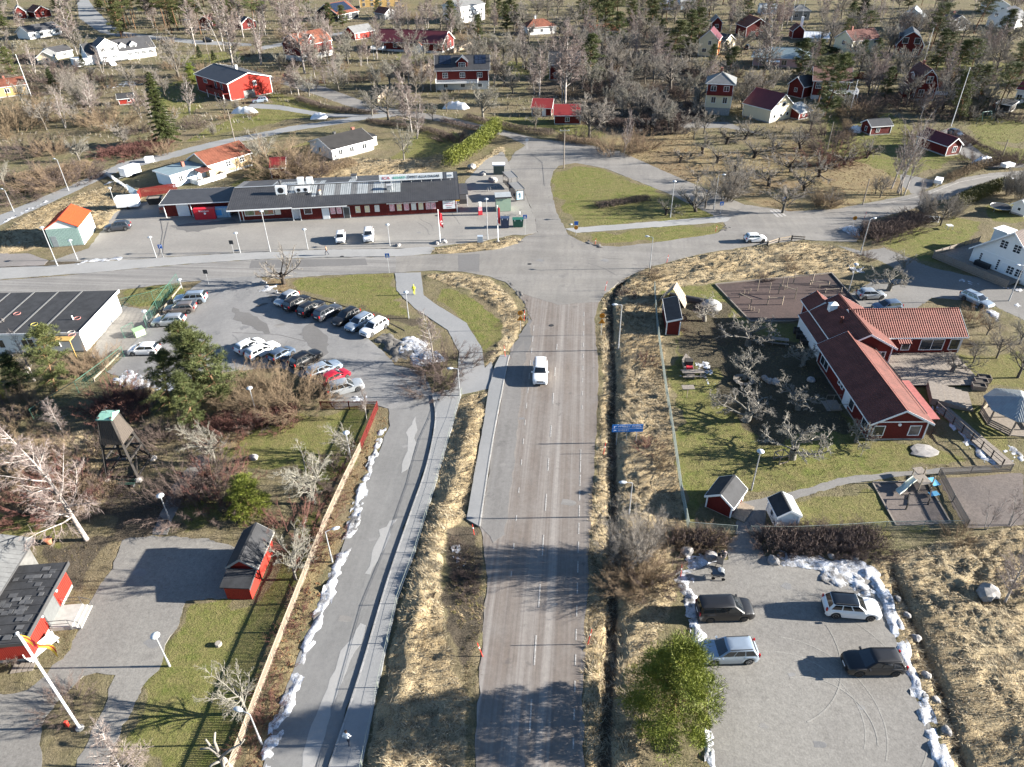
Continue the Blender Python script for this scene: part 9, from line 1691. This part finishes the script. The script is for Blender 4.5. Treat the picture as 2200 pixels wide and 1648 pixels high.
# ---------------------------------------------------------------- snow
m, nt, b = nodes('old snow'); MATS['snow'] = m; pos = N(nt, 'ShaderNodeNewGeometry').outputs['Position']
f = ramp(nt, noise(nt, pos, 1.3, 7, .85), .42, .58); f2 = ramp(nt, noise(nt, pos, 4, 5, .8), .48, .6)
cc = mixc(nt, mth(nt, 'MULTIPLY', mth(nt, 'MAXIMUM', f, mth(nt, 'MULTIPLY', f2, .7)), .85), (.58,.61,.66), (.17,.16,.15)); L(nt, cc, b.inputs['Base Color']); b.inputs['Roughness'].default_value = .7; b.inputs['Subsurface Weight'].default_value = 0; bump(nt, b, noise(nt, pos, 5, 5, .7), .5, .1); SNW = m
m, nt, b = nodes('dirty snow'); pos = N(nt, 'ShaderNodeNewGeometry').outputs['Position']; f = ramp(nt, noise(nt, pos, .9, 6, .75), .40, .62); cc = mixc(nt, f, (.55,.57,.60), (.13,.125,.12)); L(nt, cc, b.inputs['Base Color']); b.inputs['Roughness'].default_value = .9; bump(nt, b, noise(nt, pos, 4, 5, .75), .6, .12); SND = m
GRT = mat('dark grit', (.125,.116,.105), .95, .4, 2, world=True, bumpy=.6)
def ridge(pl_px, wd, h, m=None, seed=0, nm='snow_ridge', thr=.16):
    h *= .38; wd *= .9
    pl_ = catmull(gp(pl_px), 8); a = np.array(dens(pl_, .28, False)); n = len(a); tg = np.gradient(a, axis=0); tg /= np.linalg.norm(tg, axis=1)[:, None]+1e-9; k = max(9, int(wd/.22)|1)
    wv = wd*(.55+.75*fbm(a[:,0]*.5, a[:,1]*.5, 3, seed)); V_ = []
    for j in range(k):
        v = j/(k-1)*2-1; off = v*wv/2; x = a[:,0]-tg[:,1]*off+(fbm(a[:,0]*2+j*.3, a[:,1]*2, 2, seed)-.5)*.25; y = a[:,1]+tg[:,0]*off
        e = np.minimum(np.arange(n), np.arange(n)[::-1])/4.0; z = h*(1-abs(v)**2)*(.1+1.5*fbm(x*1.1, y*1.1, 4, seed+3)**1.3)*np.clip(e,0,1); lump = (fbm(x*2.6, y*2.6, 4, seed+5)-.5)*min(.6, .16+h*.42)*np.clip(e,.15,1); brk = (fbm(x, y, 4, seed+8)-.5)*.4+(fbm(x*2.8, y*2.8, 3, seed+9)-.52)*.42
        V_.append(np.stack([x, y, z+lump+brk*(.3+abs(v))-.10*(1-np.clip(e,0,1))+.005], -1))
    V_ = np.stack(V_, 1); idx = np.arange(n*k).reshape(n, k); Fq = np.stack([idx[:-1,:-1], idx[1:,:-1], idx[1:,1:], idx[:-1,1:]], -1).reshape(-1, 4)[:, ::-1]
    me_ = npmesh(bpy.data.meshes.new(nm), V_.reshape(-1, 3), Fq); me_.polygons.foreach_set('use_smooth', np.ones(len(Fq), bool)); me_.materials.append(m or SNW); o = obj(nm, me_); o['kind'] = 'stuff'; return o
ridge([(1475,1225),(1500,1205),(1540,1195),(1560,1200)], 2.2, .6, SNW, 1); ridge([(1470,1215),(1470,1260),(1490,1300),(1500,1340)], 2.2, .6, SND, 2); ridge([(1485,1300),(1495,1340),(1502,1380),(1508,1400)], 1.6, .5, SNW, 3); ridge([(1665,1200),(1720,1205),(1790,1215),(1850,1225),(1875,1250)], 2.6, .7, SNW, 4); ridge([(1750,1225),(1800,1240),(1850,1260),(1880,1300)], 3.0, .6, SND, 5); ridge([(1855,1215),(1893,1270),(1918,1330),(1940,1400),(1965,1470),(1990,1540),(2015,1610),(2040,1690)], 1.5, .5, SNW, 6)
ridge([(1525,1560),(1523,1610),(1525,1690)], .8, .3, SNW, 7); ridge([(826,905),(815,950),(798,995),(780,1050),(765,1100),(757,1140),(748,1165)], 1.3, .35, SND, 8); ridge([(745,1165),(725,1225),(700,1290),(668,1370),(635,1460),(612,1530),(580,1610),(550,1690)], 1.6, .38, SNW, 9)
ridge([(850,735),(880,745),(915,770),(925,785)], 5.0, 1.3, SNW, 10); ridge([(805,722),(840,735),(865,755),(880,775)], 4.2, 1.2, GRT, 11, 'grit_heap'); ridge([(240,805),(270,812),(310,822),(400,826)], 4.2, .3, SNW, 12); ridge([(735,868),(765,860),(800,855)], 2.2, .35, SNW, 13); ridge([(972,1155),(982,1190),(995,1225)], 1.0, .14, SND, 15)
for i, (pl_, w_, h_, mm) in enumerate((([(1815,500),(1835,497),(1850,500)],5.0,1.6,SNW),([(2055,600),(2075,606),(2105,615)],1.4,.25,SNW),([(2000,865),(2035,890),(2080,935),(2130,985),(2160,1000)],2.6,.25,SNW),([(2140,955),(2170,975),(2190,1010)],3.2,.2,SND),([(2080,650),(2120,665),(2160,690)],2.5,.3,SNW),([(1500,770),(1512,790),(1520,815),(1530,835)],2.0,.06,SND),([(1450,805),(1470,812)],1.4,.06,SND),([(150,573),(185,563),(230,558),(275,555)],1.6,.45,SND),([(30,530),(60,520)],3.0,.15,SND),([(0,484),(60,452),(115,428)],.7,.15,SNW),([(125,424),(145,415)],.6,.12,SNW),([(1218,478),(1240,486)],1.4,.3,SNW),([(1000,555-3),(1010,553)],.3,.02,SND),([(2170,650),(2200,662)],2.4,.25,SNW),([(1690,610),(1692,612)],.3,.05,SND),([(2150,615),(2180,622),(2200,628)],1.2,.2,SNW),([(215,420-20),(240,392),(262,385)],.8,.12,SNW),([(545,628),(570,622),(600,612)],1.6,.35,SND),([(230,190),(270,180),(290,185)],7,.1,SND),([(1350,1335),(1345,1330)],.2,.02,SND),([(2110,400),(2140,392),(2200,380)],1.0,.15,SND),([(1760,640),(1765,645)],.3,.02,SND),([(1850,560),(1838,575),(1850,590)],2.4,.06,SND))): ridge(pl_, w_, h_, mm, 20+i)
ridge([(1255,515),(1275,528),(1300,530)], 1.5, .4, GRT, 60, 'grit_heap'); ridge([(1540,498),(1560,492),(1562,484)], 1.5, .4, GRT, 61, 'grit_heap'); ridge([(1085,606),(1112,628),(1132,660),(1140,690)], 1.3, .25, GRT, 62, 'grit_heap'); ridge([(1105,522),(1125,516)], 1.5, .3, GRT, 63, 'grit_heap'); ridge([(540,655),(580,640),(600,640)], 4, .12, GRT, 64, 'grit_heap'); ridge([(1320,610),(1345,598)], 1.2, .3, GRT, 65, 'grit_heap')
# ---------------------------------------------------------------- grass tufts, leaves, twigs on the ground
gG = np.random.default_rng(5)
def scatter(name, polys, per, blades, lmin, lmax, wd, mats, lean=.6, exclude=True, flat=False, maxn=60000, col_=None, patchy=.0):
    P_ = []; 
    for pp in polys:
        q = np.array(gp(pp)); x0, y0 = q.min(0); x1, y1 = q.max(0); x0, x1 = max(x0, -330), min(x1, 330); y1 = min(y1, 520); y0 = max(y0, 20)
        if x1 <= x0 or y1 <= y0: continue
        n = int((x1-x0)*(y1-y0)*per*min(1, (60/max(60, (y0+y1)/2))**1.5)); x = gG.uniform(x0, x1, n); y = gG.uniform(y0, y1, n); ok = inpoly(x+(fbm(x*.9,y*.9,3,77)-.5)*1.2, y, [tuple(v) for v in q])
        if patchy: ok &= fbm(x*.35, y*.35, 3, 91) > patchy
        P_.append(np.stack([x[ok], y[ok]], -1))
    P_ = np.concatenate(P_)
    if exclude:
        bad = np.zeros(len(P_), bool)
        for q in PAVW: bad |= inpoly(P_[:,0], P_[:,1], q)
        P_ = P_[~bad]
    if len(P_) > maxn: P_ = P_[gG.choice(len(P_), maxn, False)]
    n = len(P_)*blades; b0 = np.repeat(P_, blades, 0)+gG.normal(size=(n,2))*.09
    ri = np.clip(np.searchsorted(rows, b0[:,1])-1, 0, nr-2); hw = X[ri, -4]; ci = np.clip(((b0[:,0]/hw+1)/2*(NC-1)).astype(int)+3, 0, ncx-1); z0 = H[ri, ci]
    wind = 6.28*fbm(b0[:,0]*.12, b0[:,1]*.12, 3, 55)*1.6; th = wind+gG.normal(size=n)*.8; l = gG.uniform(lmin, lmax, n); el = np.clip(gG.normal(1-lean, .25, n), .05, 1.2)*1.3
    d = np.stack([np.cos(th)*np.cos(el), np.sin(th)*np.cos(el), np.sin(el)], -1); s_ = np.stack([-np.sin(th), np.cos(th), np.zeros(n)], -1)*wd/2
    if flat: s_ = gG.normal(size=(n,3)); s_[:,2] *= .4; s_ *= wd/1.6
    base = np.stack([b0[:,0], b0[:,1], z0-.02], -1); far = np.clip(b0[:,1]/70, 1, 2.5)[:,None]; s_ = s_*far
    if flat: base[:,2] += .035; V_ = np.stack([base-s_, base+s_, base+d*l[:,None]], 1)
    else: V_ = np.stack([base-s_, base+s_, base+d*l[:,None]*np.array((1,1,1.0))], 1)
    me_ = npmesh(bpy.data.meshes.new(name), V_.reshape(-1,3), np.arange(n*3).reshape(-1,3)); k = len(mats)
    for mm in mats: me_.materials.append(mm)
    me_.polygons.foreach_set('material_index', gG.integers(0, k, n).astype(np.int32)); o = obj(name, me_); o['kind'] = 'stuff'; return o
st1, st2, st3 = mat('straw', (.30,.235,.145), .9, .25, .8, world=True, spec=.1), mat('dark straw', (.16,.115,.07), .9, .3, .8, world=True, spec=.1), mat('bleached straw', (.40,.34,.235), .9, .2, .8, world=True, spec=.1)
gr1, gr2 = mat('grass green', (.075,.095,.022), .8, .3, .8, world=True, spec=.1), mat('grass olive', (.14,.125,.045), .8, .3, .8, world=True, spec=.1); lf1, lf2 = mat('fallen leaf brown', (.19,.10,.05), .9, .3, 1, world=True, spec=.1), mat('fallen leaf tan', (.26,.18,.09), .9, .3, 1, world=True, spec=.1)
scatter('dry_grass', DRY, 14, 8, .25, .65, .05, [st1, st2, st3, st3], .75, maxn=62000); scatter('lawn_grass', LAWN, 5, 5, .06, .16, .035, [gr1, gr2, gr2], .5, maxn=26000); scatter('fallen_leaves', LEAF, 7, 2, .1, .2, .12, [lf1, lf2, lf1], 1.0, flat=True, maxn=26000); scatter('verge_stubble', [[(1258,1720),(1262,1250),(1290,880),(1300,880),(1300,1720)],[(1020,1150),(1048,1240),(1030,1480),(1000,1480),(960,1250)],[(1280,720),(1290,790),(1300,790),(1300,640)]], 8, 6, .15, .4, .05, [st1,st2,gr2], .6)
scatter('rough_grass', [[(-60,1000),(240,830),(560,880),(520,1100),(240,1240),(-60,1180)],[(0,180),(560,200),(480,380),(0,470)],[(560,180),(1290,200),(1290,290),(560,330)],[(1290,160),(2200,180),(2200,440),(1400,380)],[(1440,640),(1820,700),(2100,1000),(1500,1140)],[(190,1170),(130,1500),(60,1480)],[(1400,1340),(1500,1350),(1530,1700),(1340,1700)]], 3.5, 5, .12, .32, .045, [st2, gr2, st2, st1], .6, maxn=30000)
scatter('undergrowth', [[(-60,20),(560,20),(560,290),(-60,330)],[(560,20),(1300,20),(1290,270),(560,235)],[(1300,20),(2260,20),(2260,260),(1700,300),(1300,290)]], 5, 5, .35, 1.3, .055, [TG, TL, TT, TG], .25, maxn=40000, patchy=.5)
